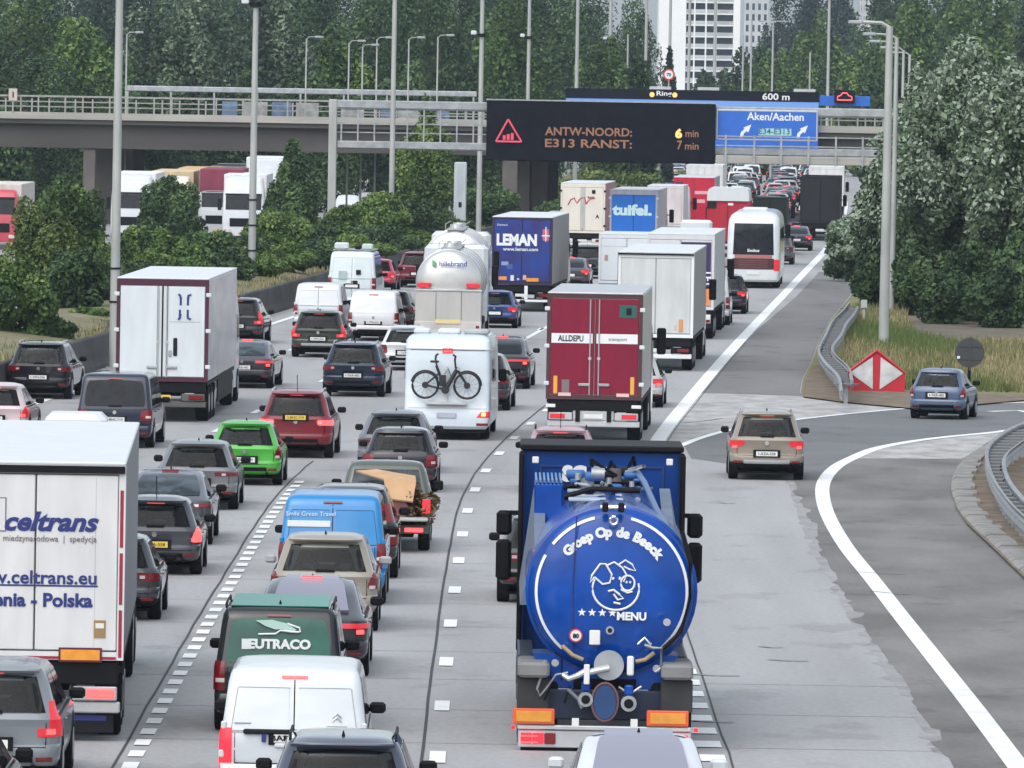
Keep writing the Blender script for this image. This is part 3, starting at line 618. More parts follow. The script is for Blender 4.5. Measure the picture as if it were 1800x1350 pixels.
for i, (x, z_) in enumerate(((931, 560), (1016, 620), (1074, 700), (1137, 780), (1179, 900), (1213, 1000), (1258, 1080), (1458, 700))):
    mast(x, -150, 0, 6.8 if i < 3 else 5.5, ['tall slim mast with a white camera above the message board', 'tall slim mast above the amber lettering of the message board', 'tall mast with a white camera head before the patch of sky', 'tall mast just before the white tower block', 'tall mast crossing the white gable of the tower block', 'tall mast crossing the balconies of the tower block', 'tall mast on the far side of the tower balconies', 'tall slim mast standing beside the red matrix sign'][i], GM, Z=z_, cam_y=66 if i == 0 else 70 if i == 2 else None, name='mast')
GL = 'small lamp posts along the overpass'
for i, (x, yt) in enumerate(((224, 60), (540, 68), (615, 75), (639, 82), (664, 69), (720, 69), (771, 65))):
    mast(x, yt, 0, 3.4, ['small bent lamp post beside the thick steel mast on the overpass', 'small bent lamp post alone between camera mast and gantry post', 'first of the group of three bent lamp posts above the gantry post', 'second of the group of three bent lamp posts', 'third of the group of three bent lamp posts before the thin mast', 'small bent lamp post just past the thin steel mast', 'last small bent lamp post before the white camera mast'][i], GL, arm=.55, Z=527, name='lamp_post')
for x, yt, z_, lb in ((1308, 62, 900, 'short slender post at the edge of the white tower block'), (1322, 34, 880, 'slender lamp post in front of the grey tower block'), (1360, 38, 760, 'far lamp post with two heads on a crossbar above the 600 m sign'), (1426, 92, 900, 'faint slender post beside the mast at the matrix sign'), (1440, 105, 950, 'faint short post just before the matrix sign'), (1105, 60, 800, 'short slender post beyond the patch of sky'), (1000, 48, 820, 'thin post with one arm in front of the dark trees over the message board')):
    mast(x, yt, 0, 4, lb, 'far lamp posts beyond the overpass', Z=z_, arms2=(x == 1360), arm=0 if x != 1000 else -1.2)
mast(1553, 46, 611, 16, 'thick lamp post directly behind the chevron board', arm=-1.0)
GR = 'row of lamp posts half hidden by the silver-leaved trees'
mast(1567, 66, 555, 9, 'second lamp post in the row rising from the grass', arm=-.9)
for i, (x, yt, z_) in enumerate(((1577, 78, 400), (1590, 88, 460), (1601, 96, 530))):
    mast(x, yt, 0, 6, ['lamp post head showing just over the silver-leaved trees behind the second post', 'fourth lamp post of the row sunk in the silver-leaved trees', 'last lamp post of the row sunk in the silver-leaved trees'][i], GR, arm=-.8, Z=z_)

# ------------------------------------------------------------------ overpass
m_deck = mat('bridge_fascia', (0.40, 0.385, 0.36), .85, var=.25, vscale=.5, stretch=(.3, 1, 2), bump=.3, bscale=8)
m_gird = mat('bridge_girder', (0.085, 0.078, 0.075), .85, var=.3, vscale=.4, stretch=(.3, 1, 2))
m_pier = mat('bridge_pier', (0.14, 0.125, 0.12), .85, var=.3, vscale=.6)
m_rail = mat('railing_steel', (0.38, 0.37, 0.36), .6, .3, var=.3, vscale=3)
BY = 520.0
br = thing('overpass', (0, BY, 0), 0, 'long concrete road overpass with steel railings crossing over the motorway', 'bridge')
X0, X1 = -75.0, 110.0
MB().box(X0, X1, 0, 12, 6.75, 7.15).build('deck', m_deck, br)
b = MB(); b.box(X0, X1, -.55, 0, 6.85, 7.30); b.build('fascia', m_deck, br)
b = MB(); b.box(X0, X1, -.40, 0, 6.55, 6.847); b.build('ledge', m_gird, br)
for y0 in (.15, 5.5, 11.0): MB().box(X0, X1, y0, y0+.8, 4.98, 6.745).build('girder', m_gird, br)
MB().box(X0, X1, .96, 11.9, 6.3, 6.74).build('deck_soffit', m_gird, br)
for xc, w in (((150-900)*BY/F, .8), ((890-900)*BY/F, 1.0)):
    b = MB(); b.bbox(xc-w/2, xc+w/2, .3, 1.3, -.05, 4.97, .05); b.build('pier', m_pier, br)
    for k in range(2):
        b = MB(); b.bbox(xc+.2+1.2*k, xc+1.3+1.2*k, 4+3*k, 5+3*k, -.05, 4.97, .05); b.build('pier', m_pier, br)
    b = MB(); b.box(xc+.5, xc+3.2, 9, 9.6, -.05, 4.97); b.build('pier_wall', m_gird, br)
for side, yy in (('front', -.3), ('rear', 11.7)):
    b = MB(); x = X0
    zt = 7.30 if yy < 0 else 7.16
    b.box(X0, X1, yy-.04, yy+.04, 8.28, 8.37); b.build('handrail', m_rail, br)
    for zz in (7.62, 7.95): MB().box(X0, X1, yy-.02, yy+.02, zz, zz+.035).build('rail', m_rail, br)
    x = X0+.3; k = 0; me = MB().box(-.05, .05, -.045, .045, 0, 1.0).mesh('railing_post', m_rail)
    while x < X1:
        o = link('railing_post', me, br); o.location = (x, yy, zt-.005); x += 1.15 if k % 2 else 1.75; k += 1
m_blue2 = mat('faded_blue', (0.16, 0.24, 0.38), .6, var=.4, vscale=2); m_greyp = mat('faded_panel', (0.42, 0.43, 0.42), .6, var=.4, vscale=2)
def XB(px, Y=BY): return XZ(px, 185, Y)[0]
for x0, x1, m in ((390, 417, m_blue2), (478, 512, m_blue2), (425, 470, m_greyp), (520, 560, m_greyp), (670, 690, m_blue2), (765, 790, m_blue2), (600, 640, m_greyp), (700, 740, m_greyp)):
    MB().box(XB(x0), XB(x1), .3, .36, 7.16, 8.2).build('railing_panel', m, br)
gb = thing('noise_screen', (0, 0, 0), 0, 'long pale grey steel screen running along the far edge of the overpass', 'barrier')
b = MB(); b.bbox(XB(222, 531.9), XB(838, 531.9), 531.9, 532.15, 8.75, 9.12, .05); b.build('beam', m_steel, gb)
for k in range(9): MB().box(XB(224+k*76, 531.9)-.06, XB(224+k*76, 531.9)+.06, 531.95, 532.1, 7.16, 8.748).build('post', m_steel, gb)
sg = thing('warning_sign', (XB(22, 519), BY-.6, 7.30), 0, 'small rusty white sign on the overpass railing near the picture edge', 'sign')
MB().box(-.05, .05, -.05, .05, 0, .8).build('post', m_steel, sg); MB().bbox(-.28, .28, -.1, -.05, .7, 1.5, .02).build('panel', dull((.6, .52, .48)), sg)
MB().box(-.03, .05, -.11, -.102, .9, 1.3).build('symbol', m_ink, sg)
# blue sign hung on the overpass behind the gantry, and its matrix sign
m_sblue = mat('sign_blue', (0.02, 0.13, 0.55), .45, var=.1); m_panel = mat('sign_panel_dark', (0.006, 0.008, 0.018), .6, spec=.15, var=.3)
def bsign(Y, x0, y0, x1, y1, nm, label, m, frame=m_alu, th=.25):
    a, zt = XZ(x0, y0, Y); _, zb = XZ(x0, y1, Y); c, _ = XZ(x1, y0, Y)
    t = thing(nm, (a, Y, zb), 0, label, 'road sign'); w = c-a; h = zt-zb
    MB().bbox(0, w, 0, th, 0, h, .03).build('panel', m, t)
    return t, w, h
t, w, h = bsign(BY-1.2, 995, 155, 1440, 262, 'direction_sign', 'wide blue direction sign with a dark top strip hung on the overpass', m_sblue)
w1 = w*.985
b = MB(); b.bbox(0, w, -.10, .02, h-.62, h+.02, .02); b.build('dark_strip', m_panel, t)
MB().box(0.02, w-.02, -.06, -.02, h-1.0, h-.64).build('pale_edge', mat('sign_blue_pale', (.16, .33, .75), .4), t)
text_px('600 m', m_whitepaint, t, 1340, 164, 1388, 176, -.11); text_px('Ring', m_whitepaint, t, 1154, 160, 1181, 171, -.11)
for q in (.34, .43): MB().disc((w*q, -.10, h-.32), 'y', .17, .17, -.02, 0, 14).build('flasher', mat('flasher_amber', (.6, .42, .1), .4, emit=.4, emitc=(1, .7, .2)), t)
for q in (.33, .52, .9): MB().box(w*q, w*q+1.4, -.12, .2, h+.03, h+.22).build('bracket', m_alu, t)
rs = thing('speed_sign', (w*.405+t.location.x, BY-1.2, t.location.z+h), 0, 'small round red-rimmed sign above the dark sign strip', 'road sign')
MB().box(-.04, .04, 0, .06, 0, 1.0).build('post', m_steel, rs); MB().disc((0, -.01, 1.0), 'y', .38, .38, -.03, .0, 20).build('plate', m_refred, rs); MB().disc((0, -.045, 1.0), 'y', .28, .28, -.01, .0, 20).build('face', m_whitepaint, rs); text('70', .3, m_ink, rs, (0, -.06, .89), bold=.01)
t, w, h = bsign(BY-1.25, 1441, 168, 1530, 186, 'side_sign', 'short blue sign strip beside the lit matrix sign', m_sblue)
t, w, h = bsign(BY-1.6, 1467, 158, 1503, 181, 'matrix_sign', 'small black matrix sign showing a red lit car symbol', m_panel, th=.2)
b = MB()
for a, c in (((.2, .2), (.2, .42)), ((.2, .42), (.42, .5)), ((.42, .5), (.52, .66)), ((.52, .66), (w-.52, .66)), ((w-.52, .66), (w-.42, .5)), ((w-.42, .5), (w-.2, .42)), ((w-.2, .42), (w-.2, .2)), ((.2, .2), (w-.2, .2))):
    b.tube([(a[0], -.02, a[1]), (c[0], -.02, c[1])], .035, 5)
b.build('car_symbol', mat('led_red', (.6, .05, .05), .4, emit=1.2, emitc=(1, .12, .12)), t)

# ------------------------------------------------------------------ sign gantry
GY = 430.0
gt = thing('sign_gantry', (0, GY, 0), 0, 'galvanised steel sign gantry with walkway spanning the motorway in front of the overpass', 'gantry')
def gx(px): return XZ(px, 230, GY)[0]
xa, xb = gx(585), gx(1545)
MB().bbox(xa-.22, xa+.22, -.22, .22, 0, 8.64, .04).build('post', m_pole, gt)
MB().bbox(xb+.3, xb+.74, -.22, .22, 0, 8.64, .04).build('post', m_pole, gt)
MB().bbox(xa-.25, xb+.8, -.15, .15, 8.18, 8.62, .04).build('top_beam', m_steel, gt)
MB().bbox(xa+.23, xb+.3, .6, .85, 8.1, 8.4, .04).build('top_beam', m_steel, gt)
MB().bbox(xa+.23, xb+.29, -.12, .12, 6.02, 6.42, .04).build('bottom_beam', m_steel, gt)
MB().bbox(gx(1258), xb+.2, -1.3, -.3, 5.55, 6.0, .04).build('walkway', m_deck, gt)
MB().bbox(xa+.23, gx(1252), .2, 1.1, 5.98, 6.12, .03).build('walkway', m_steel, gt)
for zz in (6.85, 7.35, 7.8): MB().box(xa+.23, gx(860), .13, .17, zz, zz+.06).build('rail', m_steel, gt)
for zz in (6.5, 7.0): MB().box(gx(1258), xb+.2, -1.33, -1.29, zz, zz+.06).build('rail', m_steel, gt)
for px in list(range(600, 860, 29)): MB().box(gx(px)-.04, gx(px)+.04, -.05, .12, 6.42, 8.18).build('upright', m_steel, gt)
for px in (1275, 1325, 1372, 1420, 1468, 1515): MB().box(gx(px)-.05, gx(px)+.05, -1.42, -1.33, 5.5, 7.1).build('upright', m_steel, gt)
vm = thing('message_board', (gx(855), GY-.9, 0), 0, 'large black electronic message board with a lit warning triangle and travel times', 'message board')
W_ = gx(1257)-gx(855); zb, zt = 5.50, 8.74
MB().bbox(0, W_, 0, .75, zb, zt, .05).build('housing', m_panel, vm)
MB().box(.06, W_-.06, -.012, -.002, zb+.08, zt-.08).build('display', mat('display_face', (0.006, 0.007, 0.014), .6, spec=.1, var=.4, vscale=1.5), vm)
MB().box(-.03, W_+.03, -.05, .8, zt+.003, zt+.07).build('top_cap', m_steel, vm)
m_amb = mat('led_amber_dim', (.20, .09, .04), .5, emit=.085, emitc=(1, .48, .36)); m_ambh = mat('led_amber', (.5, .2, .05), .5, emit=1.6, emitc=(1, .36, .1))
m_tri = mat('led_red_dim', (.3, .03, .05), .5, emit=.40, emitc=(1, .10, .18)); 
s = W_/402.0
for st, x0, y0, x1, y1, m, bo in (('ANTW-NOORD:', 958, 224, 1111, 239, m_amb, .02), ('E313 RANST:', 958, 245, 1111, 260, m_amb, .02), ('6', 1187, 226, 1199, 243, m_ambh, .05), ('min', 1205, 229, 1228, 241, m_amb, .01), ('7', 1190, 247, 1199, 263, m_amb, .02), ('min', 1204, 251, 1228, 263, m_amb, .01)): text_px(st, m, vm, x0, y0, x1, y1, -.03, bold=bo)
b = MB(); c = [((893-855)*s, zt-(210-177)*s), ((872-855)*s, zt-(249-177)*s), ((917-855)*s, zt-(249-177)*s)]
for i in range(3): b.tube([(c[i][0], -.03, c[i][1]), (c[(i+1) % 3][0], -.03, c[(i+1) % 3][1])], .055, 6)
b.build('warning_triangle', m_tri, vm)
b = MB()
for k in range(3): b.box((884+k*7-855)*s, (889+k*7-855)*s, -.03, -.015, zt-(246-177)*s, zt-(238-2*k-177)*s)
b.build('queue_symbol', m_tri, vm)
bs = thing('direction_sign', (gx(1258), GY-.5, 0), 0, 'blue direction sign with white arrows pointing to Aachen beside the message board', 'road sign')
w = gx(1437)-gx(1258); zt2 = zt-.26; zb2 = zt2-1.66
MB().bbox(0, w, 0, .2, zb2, zt2, .03).build('frame', m_alu, bs); MB().box(.09, w-.09, -.01, -.002, zb2+.09, zt2-.09).build('face', m_sblue, bs)
text_px('Aken/Aachen', m_whitepaint, bs, 1313, 198, 1413, 212, -.02)
MB().box(w*.42, w*.74, -.016, -.011, zb2+.28, zb2+.66).build('route_panel', mat('route_panel', (.35, .60, .62), .4), bs); text_px('E34-E313', mat('route_ink', (.02, .12, .2), .5), bs, 1334, 226, 1388, 236, -.03, bold=.01)
for q in (.245, .80):
    b = MB(); x = w*q; z = zb2+.16
    b.loft([[(x-.05, -.02, z), (x+.11, -.02, z), (x+.11, -.012, z), (x-.05, -.012, z)], [(x+.0, -.02, z+.26), (x+.16, -.02, z+.20), (x+.16, -.012, z+.20), (x+.0, -.012, z+.26)], [(x+.24, -.02, z+.50), (x+.36, -.02, z+.38), (x+.36, -.012, z+.38), (x+.24, -.012, z+.50)]], True, True)
    b.loft([[(x+.13, y, z+.52), (x+.40, y, z+.26), (x+.56, y, z+.70)] for y in (-.021, -.011)], True, True); b.build('arrow', m_whitepaint, bs)

# ------------------------------------------------------------------ tower block
TY = 1500.0
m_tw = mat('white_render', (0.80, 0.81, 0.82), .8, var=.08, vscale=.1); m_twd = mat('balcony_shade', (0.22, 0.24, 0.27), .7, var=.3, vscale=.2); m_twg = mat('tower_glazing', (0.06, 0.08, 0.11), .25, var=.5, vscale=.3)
tx = lambda px: XZ(px, 80, TY)[0]
tw = thing('tower_block', (tx(1157), TY, 0), 0, 'tall white tower block with rows of balconies behind the trees', 'building')
x0, x1, x2, x3 = 0, tx(1205)-tx(1157), tx(1288)-tx(1157), tx(1300)-tx(1157)
HT = 46
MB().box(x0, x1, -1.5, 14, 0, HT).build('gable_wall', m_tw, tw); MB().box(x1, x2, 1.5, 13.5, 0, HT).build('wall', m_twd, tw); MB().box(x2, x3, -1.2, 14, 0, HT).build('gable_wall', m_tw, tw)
fh = 2.15; bays = [x1, tx(1220)-tx(1157), tx(1240)-tx(1157), tx(1258)-tx(1157), x2]
slab = MB().box(x1+.02, x2-.02, -1.2, 1.49, 0, .3).mesh('balcony_slab', m_tw); par = MB().box(x1+.02, x2-.02, -1.25, -1.15, .31, .95).mesh('balcony_parapet', mat('parapet_pale', (.5, .52, .54), .7, var=.3, vscale=.4))
for k in range(int(HT/fh)):
    if k < 2: continue
    o = link('balcony_slab', slab, tw); o.location = (0, 0, k*fh); o = link('balcony_parapet', par, tw); o.location = (0, 0, k*fh)
    for a, c in zip(bays, bays[1:]):
        MB().box(a+.25, c-.25, 1.40, 1.46, k*fh+.4, k*fh+fh-.15).build('window', m_twg, tw)
for a in bays[1:-1]: MB().box(a-.14, a+.14, -1.3, 1.45, 0, HT).build('fin', m_tw, tw)
for (px, yt, pw, lb) in ((1330, -20, 42, 'grey tower block half hidden behind the white tower block'), (1522, -30, 20, 'slice of a pale building between the dark poplars')):
    x, zt_ = XZ(px, yt, 1700); t = thing('apartment_block', (x, 1700, 0), 0, lb, 'building'); w = pw*1700/F
    MB().box(-w/2, w/2, 0, 12, 0, zt_+6).build('wall', mat('pale_wall', (.55, .57, .60), .8, var=.3, vscale=.1), t)
    for k in range(16):
        for j in range(4):
            MB().box(-w/2+.4+j*w/4, -w/2+w/4-.3+j*w/4, -.05, -.01, 6+k*2.3, 7.4+k*2.3).build('window', m_twg, t)

# ------------------------------------------------------------------ guard rails, chevron board, signs
def guardrail(left_px, right_px, label, hh=.72):
    Lp = smooth([P(*p, hh) for p in left_px], 10); Rp = smooth([P(*p, hh) for p in right_px], 10)
    c = Lp[len(Lp)//2]; t = thing('guard_rail', (c.x, c.y, 0), 0, label, 'guard rail')
    for S, s in ((Lp, 1), (Rp, -1)):
        b = MB(); rings = []
        for i, p in enumerate(S):
            d = (S[min(i+1, len(S)-1)] - S[max(i-1, 0)]).normalized(); n = Vector((-d.y, d.x))*s; p = p-c
            rings.append([(*(p+n*q), hh+zz) for q, zz in ((0, .0), (.06, -.03), (.06, -.10), (0, -.14), (.06, -.18), (.06, -.26), (0, -.30), (-.03, -.30), (.02, -.18), (-.03, -.14), (.02, -.1), (-.03, 0))])
        b.loft(rings, True, True); b.build('rail_beam', mat('rail_steel', (.30, .31, .315), .5, .35, var=.3, vscale=2), t, smooth=50)
    def samp(S, q):
        seg = [(u-v).length for u, v in zip(S, S[1:])]; T = sum(seg)*q
        for u, v, l in zip(S, S[1:], seg):
            if T <= l: return u.lerp(v, T/l)
            T -= l
        return S[-1]
    tot = sum((a-b_).length for a, b_ in zip(Lp, Lp[1:])); n = int(tot/1.7); RD = [u.lerp(v, k/8) for u, v in zip(Rp, Rp[1:]) for k in range(8)]
    md = mat('spacer_grey', (.15, .155, .16), .6, .2)
    for k in range(n):
        a = samp(Lp, (k+.5)/n)-c; b_ = min((q-c for q in RD), key=lambda q: (q-a).length); d = (b_-a)
        if not .15 < d.length < 1.2: continue
        u = d.normalized(); nn = Vector((-u.y, u.x)); w = .30; b = MB()
        b.loft([[(*(s_+nn*w), hh-.10), (*(s_-nn*w), hh-.10), (*(s_-nn*w), hh-.15), (*(s_+nn*w), hh-.15)] for s_ in (a+u*.08, b_-u*.08)], True, True); b.build('spacer', md, t)
        m_ = (a+b_)/2; MB().box(m_.x-.06, m_.x+.06, m_.y-.05, m_.y+.05, -.05, hh-.16).build('post', m_steel, t)
guardrail([(1480, 686), (1474, 660), (1448, 632), (1440, 612), (1452, 587), (1464, 563), (1482, 545), (1494, 530)], [(1497, 668), (1491, 645), (1467, 622), (1463, 608), (1478, 587), (1487, 568), (1500, 552), (1508, 538)], 'winding steel guard rail between the hard shoulder and the chevron board')
guardrail([(1960, 712), (1880, 724), (1800, 742), (1755, 765), (1734, 790), (1742, 832), (1770, 876), (1810, 915), (1870, 965)], [(1960, 732), (1890, 744), (1822, 762), (1783, 785), (1766, 806), (1772, 838), (1795, 870), (1832, 905), (1890, 950)], 'curved steel guard rail at the picture edge beyond the kerb')
p = P(1540, 690); kk = p.y/F; ch = thing('chevron_board', (p.x, p.y, 0.02), R(-2), 'big red gore board with two white triangles standing at the exit nose', 'road sign')
w = 50*kk; h1 = 34*kk; h2 = 73*kk; m_chr = mat('chevron_red', (.50, .012, .03), .45, var=.15)
b = MB(); ring = [(-w, 0), (w, 0), (w, h1), (0, h2), (-w, h1)]; b.loft([[(x, 0, z) for x, z in ring], [(x, .5, z) for x, z in ring]], True, True); b.build('body', m_chr, ch)
m_chw = mat('chevron_white', (.62, .63, .64), .5, var=.3, vscale=3)
for sg_ in (-1, 1):
    b = MB(); b.loft([[(sg_*x, y, z) for x, z in ((.12*w, .06*h2), (.95*w, .46*h2), (.14*w, .84*h2))] for y in (-.02, -.002)], True, True); b.build('white_triangle', m_chw, ch)
    b = MB(); b.tube([(sg_*w*1.0, -.02, h1), (0, -.02, h2)], .045, 6); b.build('edge_trim', m_chr, ch)
p = P(1703, 700); kk = p.y/F; rs = thing('round_sign', (p.x, p.y, 0), 0, 'back of a round dark grey road sign on a post beside the blue hatchback', 'road sign'); hc = (700-620)*kk
md = mat('sign_back', (.045, .05, .052), .6, var=.2)
MB().disc((0, 0, hc), 'y', 26*kk, 26*kk, -.03, 0, 40).build('disc', md, rs); MB().tube([(0, .05, 0), (0, .05, hc+.4)], .05, 10).build('post', m_trim, rs)
for dz in (-.2, .2): MB().box(-.35, .35, -.05, -.032, hc+dz-.02, hc+dz+.02).build('bracket', md, rs)
MB().box(-22*kk, -17*kk, -.045, -.032, hc-11*kk, hc-6*kk).build('sticker', m_whitepaint, rs); MB().box(-.03, .03, -.06, -.032, hc-.55, hc+.5).build('bracket', md, rs)
for px, py, lb in ((1767, 555, 'short white marker post standing in the grass field'), (1518, 572, 'short weathered marker post beside the guard rail end')):
    p = P(px, py); t = thing('marker_post', (p.x, p.y, 0), 0, lb, 'marker post'); MB().bbox(-.06, .06, -.03, .03, 0, .75 if px > 1700 else .95, .02).build('stake', m_white if px > 1700 else dull((.45, .45, .42)), t)
    if px < 1700: MB().bbox(-.13, .13, -.08, -.03, .7, 1.05, .02).build('reflector', dull((.5, .5, .47)), t)
p = Vector(XZ(808, 384, 455)+(0,)); cb = thing('roadside_cabinet', (XZ(808, 384, 458)[0], 458, 0.9), 0, 'tall narrow pale grey cabinet standing by the gantry foot', 'cabinet')
MB().bbox(-.36, .36, 0, .6, 0, 4.2, .06).build('housing', dull((.45, .50, .53)), cb); MB().box(-.08, .1, -.012, -.002, 1.6, 1.9).build('plate', m_ink, cb); MB().box(-.34, .34, -.03, -.002, .2, .26).build('seam', m_trim, cb)
# ------------------------------------------------------------------ vehicle bodies
class Body:
    """closed body built from horizontal slices: rows of (z, rear y, front y, half width)"""
    def __init__(s, rows, rr=.16, rf=.35, bulge=.05): s.rows = rows; s.rr = rr; s.rf = rf; s.bu = bulge
    def at(s, z):
        R_ = s.rows
        if z <= R_[0][0]: return R_[0][1:]
        for a, b in zip(R_, R_[1:]):
            if z <= b[0]:
                t = (z-a[0])/max(b[0]-a[0], 1e-6); return tuple(a[i]+(b[i]-a[i])*t for i in (1, 2, 3))
        return R_[-1][1:]
    def pt(s, z, q, sg=1, d=0.0):
        """surface point at height z, distance q from the centreline round the rear corner and on along the side"""
        yr, yf, w = s.at(z); rr = min(s.rr, w*.45); st = w-rr; c = rr*math.pi/2
        if q <= st: return (sg*q, yr+s.bu*(q/w)**2-d, z)
        y1 = yr+s.bu*(st/w)**2
        if q <= st+c:
            a = (q-st)/rr; return (sg*(st+(rr+d)*math.sin(a)), y1+rr-(rr+d)*math.cos(a), z)
        return (sg*(w+d), y1+rr+(q-st-c), z)
    def outline(s, z, shrink=0.0):
        yr, yf, w = s.at(z); rr = min(s.rr, w*.45); st = w-rr; c = rr*math.pi/2; half = []
        for q in (0, st*.35, st*.7, st, st+c*.25, st+c*.5, st+c*.75, st+c): half.append(s.pt(z, q)[:2])
        y0 = half[-1][1]; rf = min(s.rf, w*.6); y1 = yf-rf
        for k in (1, 2, 3, 4, 5): half.append((w, y0+(y1-y0)*k/5))
        for k in (1, 2, 3): a = k*math.pi/6; half.append((w-rf+rf*math.cos(a), y1+rf*math.sin(a)))
        half.append((0, yf+.05))
        full = half + [(-x, y) for x, y in reversed(half[1:-1])]
        if shrink:
            cy = (yr+yf)/2; full = [(x*(1-shrink), cy+(y-cy)*(1-shrink)) for x, y in full]
        return [(x, y, z) for x, y in full]
    def mb(s, low=None):
        b = MB(); rings = [s.outline(r[0]) for r in s.rows]
        z = s.rows[-1][0]; 
        rings += [[(x, y, z+.014) for x, y, _ in s.outline(z, .12)], [(x, y, z+.026) for x, y, _ in s.outline(z, .4)]]
        b.loft(rings, True, True)
        if low:
            k = len(rings[0])
            for i in range(len(rings)-1):
                if rings[i+1][0][2] <= low+1e-4:
                    for j in range(k): b.m[i*k+j] = 1
            b.m[-2] = 1
        return b
    def patch(s, b, z0, z1, q0, q1, sg=1, d=.01, nq=6, nz=3, rnd=0.0, q0t=None, q1t=None, both=False, arch=0):
        """raised sheet on the rear from q0..q1 (at z0) to q0t..q1t (at z1)"""
        G_, H_ = [], []
        for i in range(nz+1):
            t = i/nz; a = q0+((q0t if q0t is not None else q0)-q0)*t; c = q1+((q1t if q1t is not None else q1)-q1)*t
            g, h = [], []
            for j in range(nq+1):
                u = j/nq; q = a+(c-a)*u; z = z0+(z1-z0)*t
                if rnd: zz_ = (2*t-1)**4; q = (a+c)/2+(q-(a+c)/2)*(1-rnd*zz_)
                if arch: z += arch*t*(1-(2*u-1)**2)
                if both and q < 0: p, r = s.pt(z, -q, -1, d), s.pt(z, -q, -1, -.012)
                else: p, r = s.pt(z, q, sg, d), s.pt(z, q, sg, -.012)
                g.append(p); h.append(r)
            G_.append(g); H_.append(h)
        b.slab(G_, H_); return b
    def side(s, b, z0, z1, ya, yb, sg, d=.008, ya1=None, yb1=None):
        G_, H_ = [], []
        for i in range(4):
            t = i/3; z = z0+(z1-z0)*t; a = ya+((ya1 if ya1 is not None else ya)-ya)*t; c = yb+((yb1 if yb1 is not None else yb)-yb)*t; w = s.at(z)[2]
            G_.append([(sg*(w+d), a+(c-a)*u/3, z) for u in range(4)]); H_.append([(sg*(w-.02), a+(c-a)*u/3, z) for u in range(4)])
        b.slab(G_, H_); return b
class Kit:
    """collects the parts of one vehicle; merged into one mesh when the vehicle is far away"""
    def __init__(s, t, single=False): s.t = t; s.single = single; s.acc = []
    def add(s, name, b, m, smooth=None, parent=None):
        m = m if isinstance(m, (list, tuple)) else [m]
        if s.single: s.acc.append((b, m, smooth)); return None
        return b.build(name, m, parent or s.t, smooth)
def rows(kind, H, W, L):
    lo = [(.25, .26, L-.16, .86*W), (.31, .08, L-.06, .95*W), (.40, .0, L, .985*W), (.55, .0, L, 1.0*W), (.585, .02, L, 1.0*W), (.60, .095, L-.01, 1.0*W)]
    if kind == 'hatch':
        be = .62*H
        return lo + [(.72, .105, L-.16, 1.0*W), (be-.12, .085, L-.5, .995*W), (be-.05, .06, L-.8, .98*W), (be, .10, L-1.05, .955*W), (be+.04, .14, L-1.15, .905*W), (H-.17, .50, L-1.85, .755*W), (H-.09, .54, L-1.98, .71*W), (H-.035, .50, L-2.08, .66*W), (H, .68, L-2.35, .54*W)], be
    if kind == 'suv':
        be = .62*H
        return [(z+.05, a, b, c) for z, a, b, c in lo] + [(.86, .10, L-.14, 1.0*W), (be-.12, .085, L-.5, .995*W), (be-.05, .065, L-.75, .99*W), (be, .11, L-1.0, .965*W), (be+.04, .15, L-1.1, .915*W), (H-.19, .44, L-1.85, .785*W), (H-.10, .48, L-1.98, .745*W), (H-.04, .42, L-2.1, .70*W), (H, .56, L-2.35, .60*W)], be
    if kind == 'coupe':
        be = .66*H
        return lo + [(.80, .04, L-.2, 1.0*W), (be-.04, .07, L-.85, .985*W), (be, .16, L-1.1, .94*W), (be+.05, .42, L-1.25, .88*W), (H-.2, 1.0, L-1.75, .79*W), (H-.07, 1.55, L-2.0, .735*W), (H-.025, 1.85, L-2.1, .69*W), (H, 2.0, L-2.3, .60*W)], be
    if kind == 'van':
        be = .55*H
        return lo + [(.78, .05, L-.12, 1.0*W), (be-.05, .06, L-.5, .995*W), (be, .07, L-.8, .985*W), (be+.05, .08, L-.9, .975*W), (H-.2, .20, L-1.6, .90*W), (H-.1, .24, L-1.75, .875*W), (H-.035, .30, L-1.9, .84*W), (H, .40, L-2.1, .77*W)], be
    if kind == 'mini':
        be = .64*H
        return lo + [(.78, .06, L-.12, 1.0*W), (be-.05, .08, L-.6, .985*W), (be, .11, L-.85, .95*W), (be+.04, .14, L-.95, .91*W), (H-.17, .38, L-1.65, .78*W), (H-.08, .42, L-1.75, .74*W), (H-.03, .44, L-1.85, .69*W), (H, .58, L-2.0, .58*W)], be
DIM = {'hatch': (1.46, .90, 4.25), 'suv': (1.64, .925, 4.45), 'coupe': (1.43, .93, 4.7), 'van': (1.85, .93, 4.5), 'mini': (1.47, .83, 3.6)}
def heading(Z): return -math.atan(dG(Z))
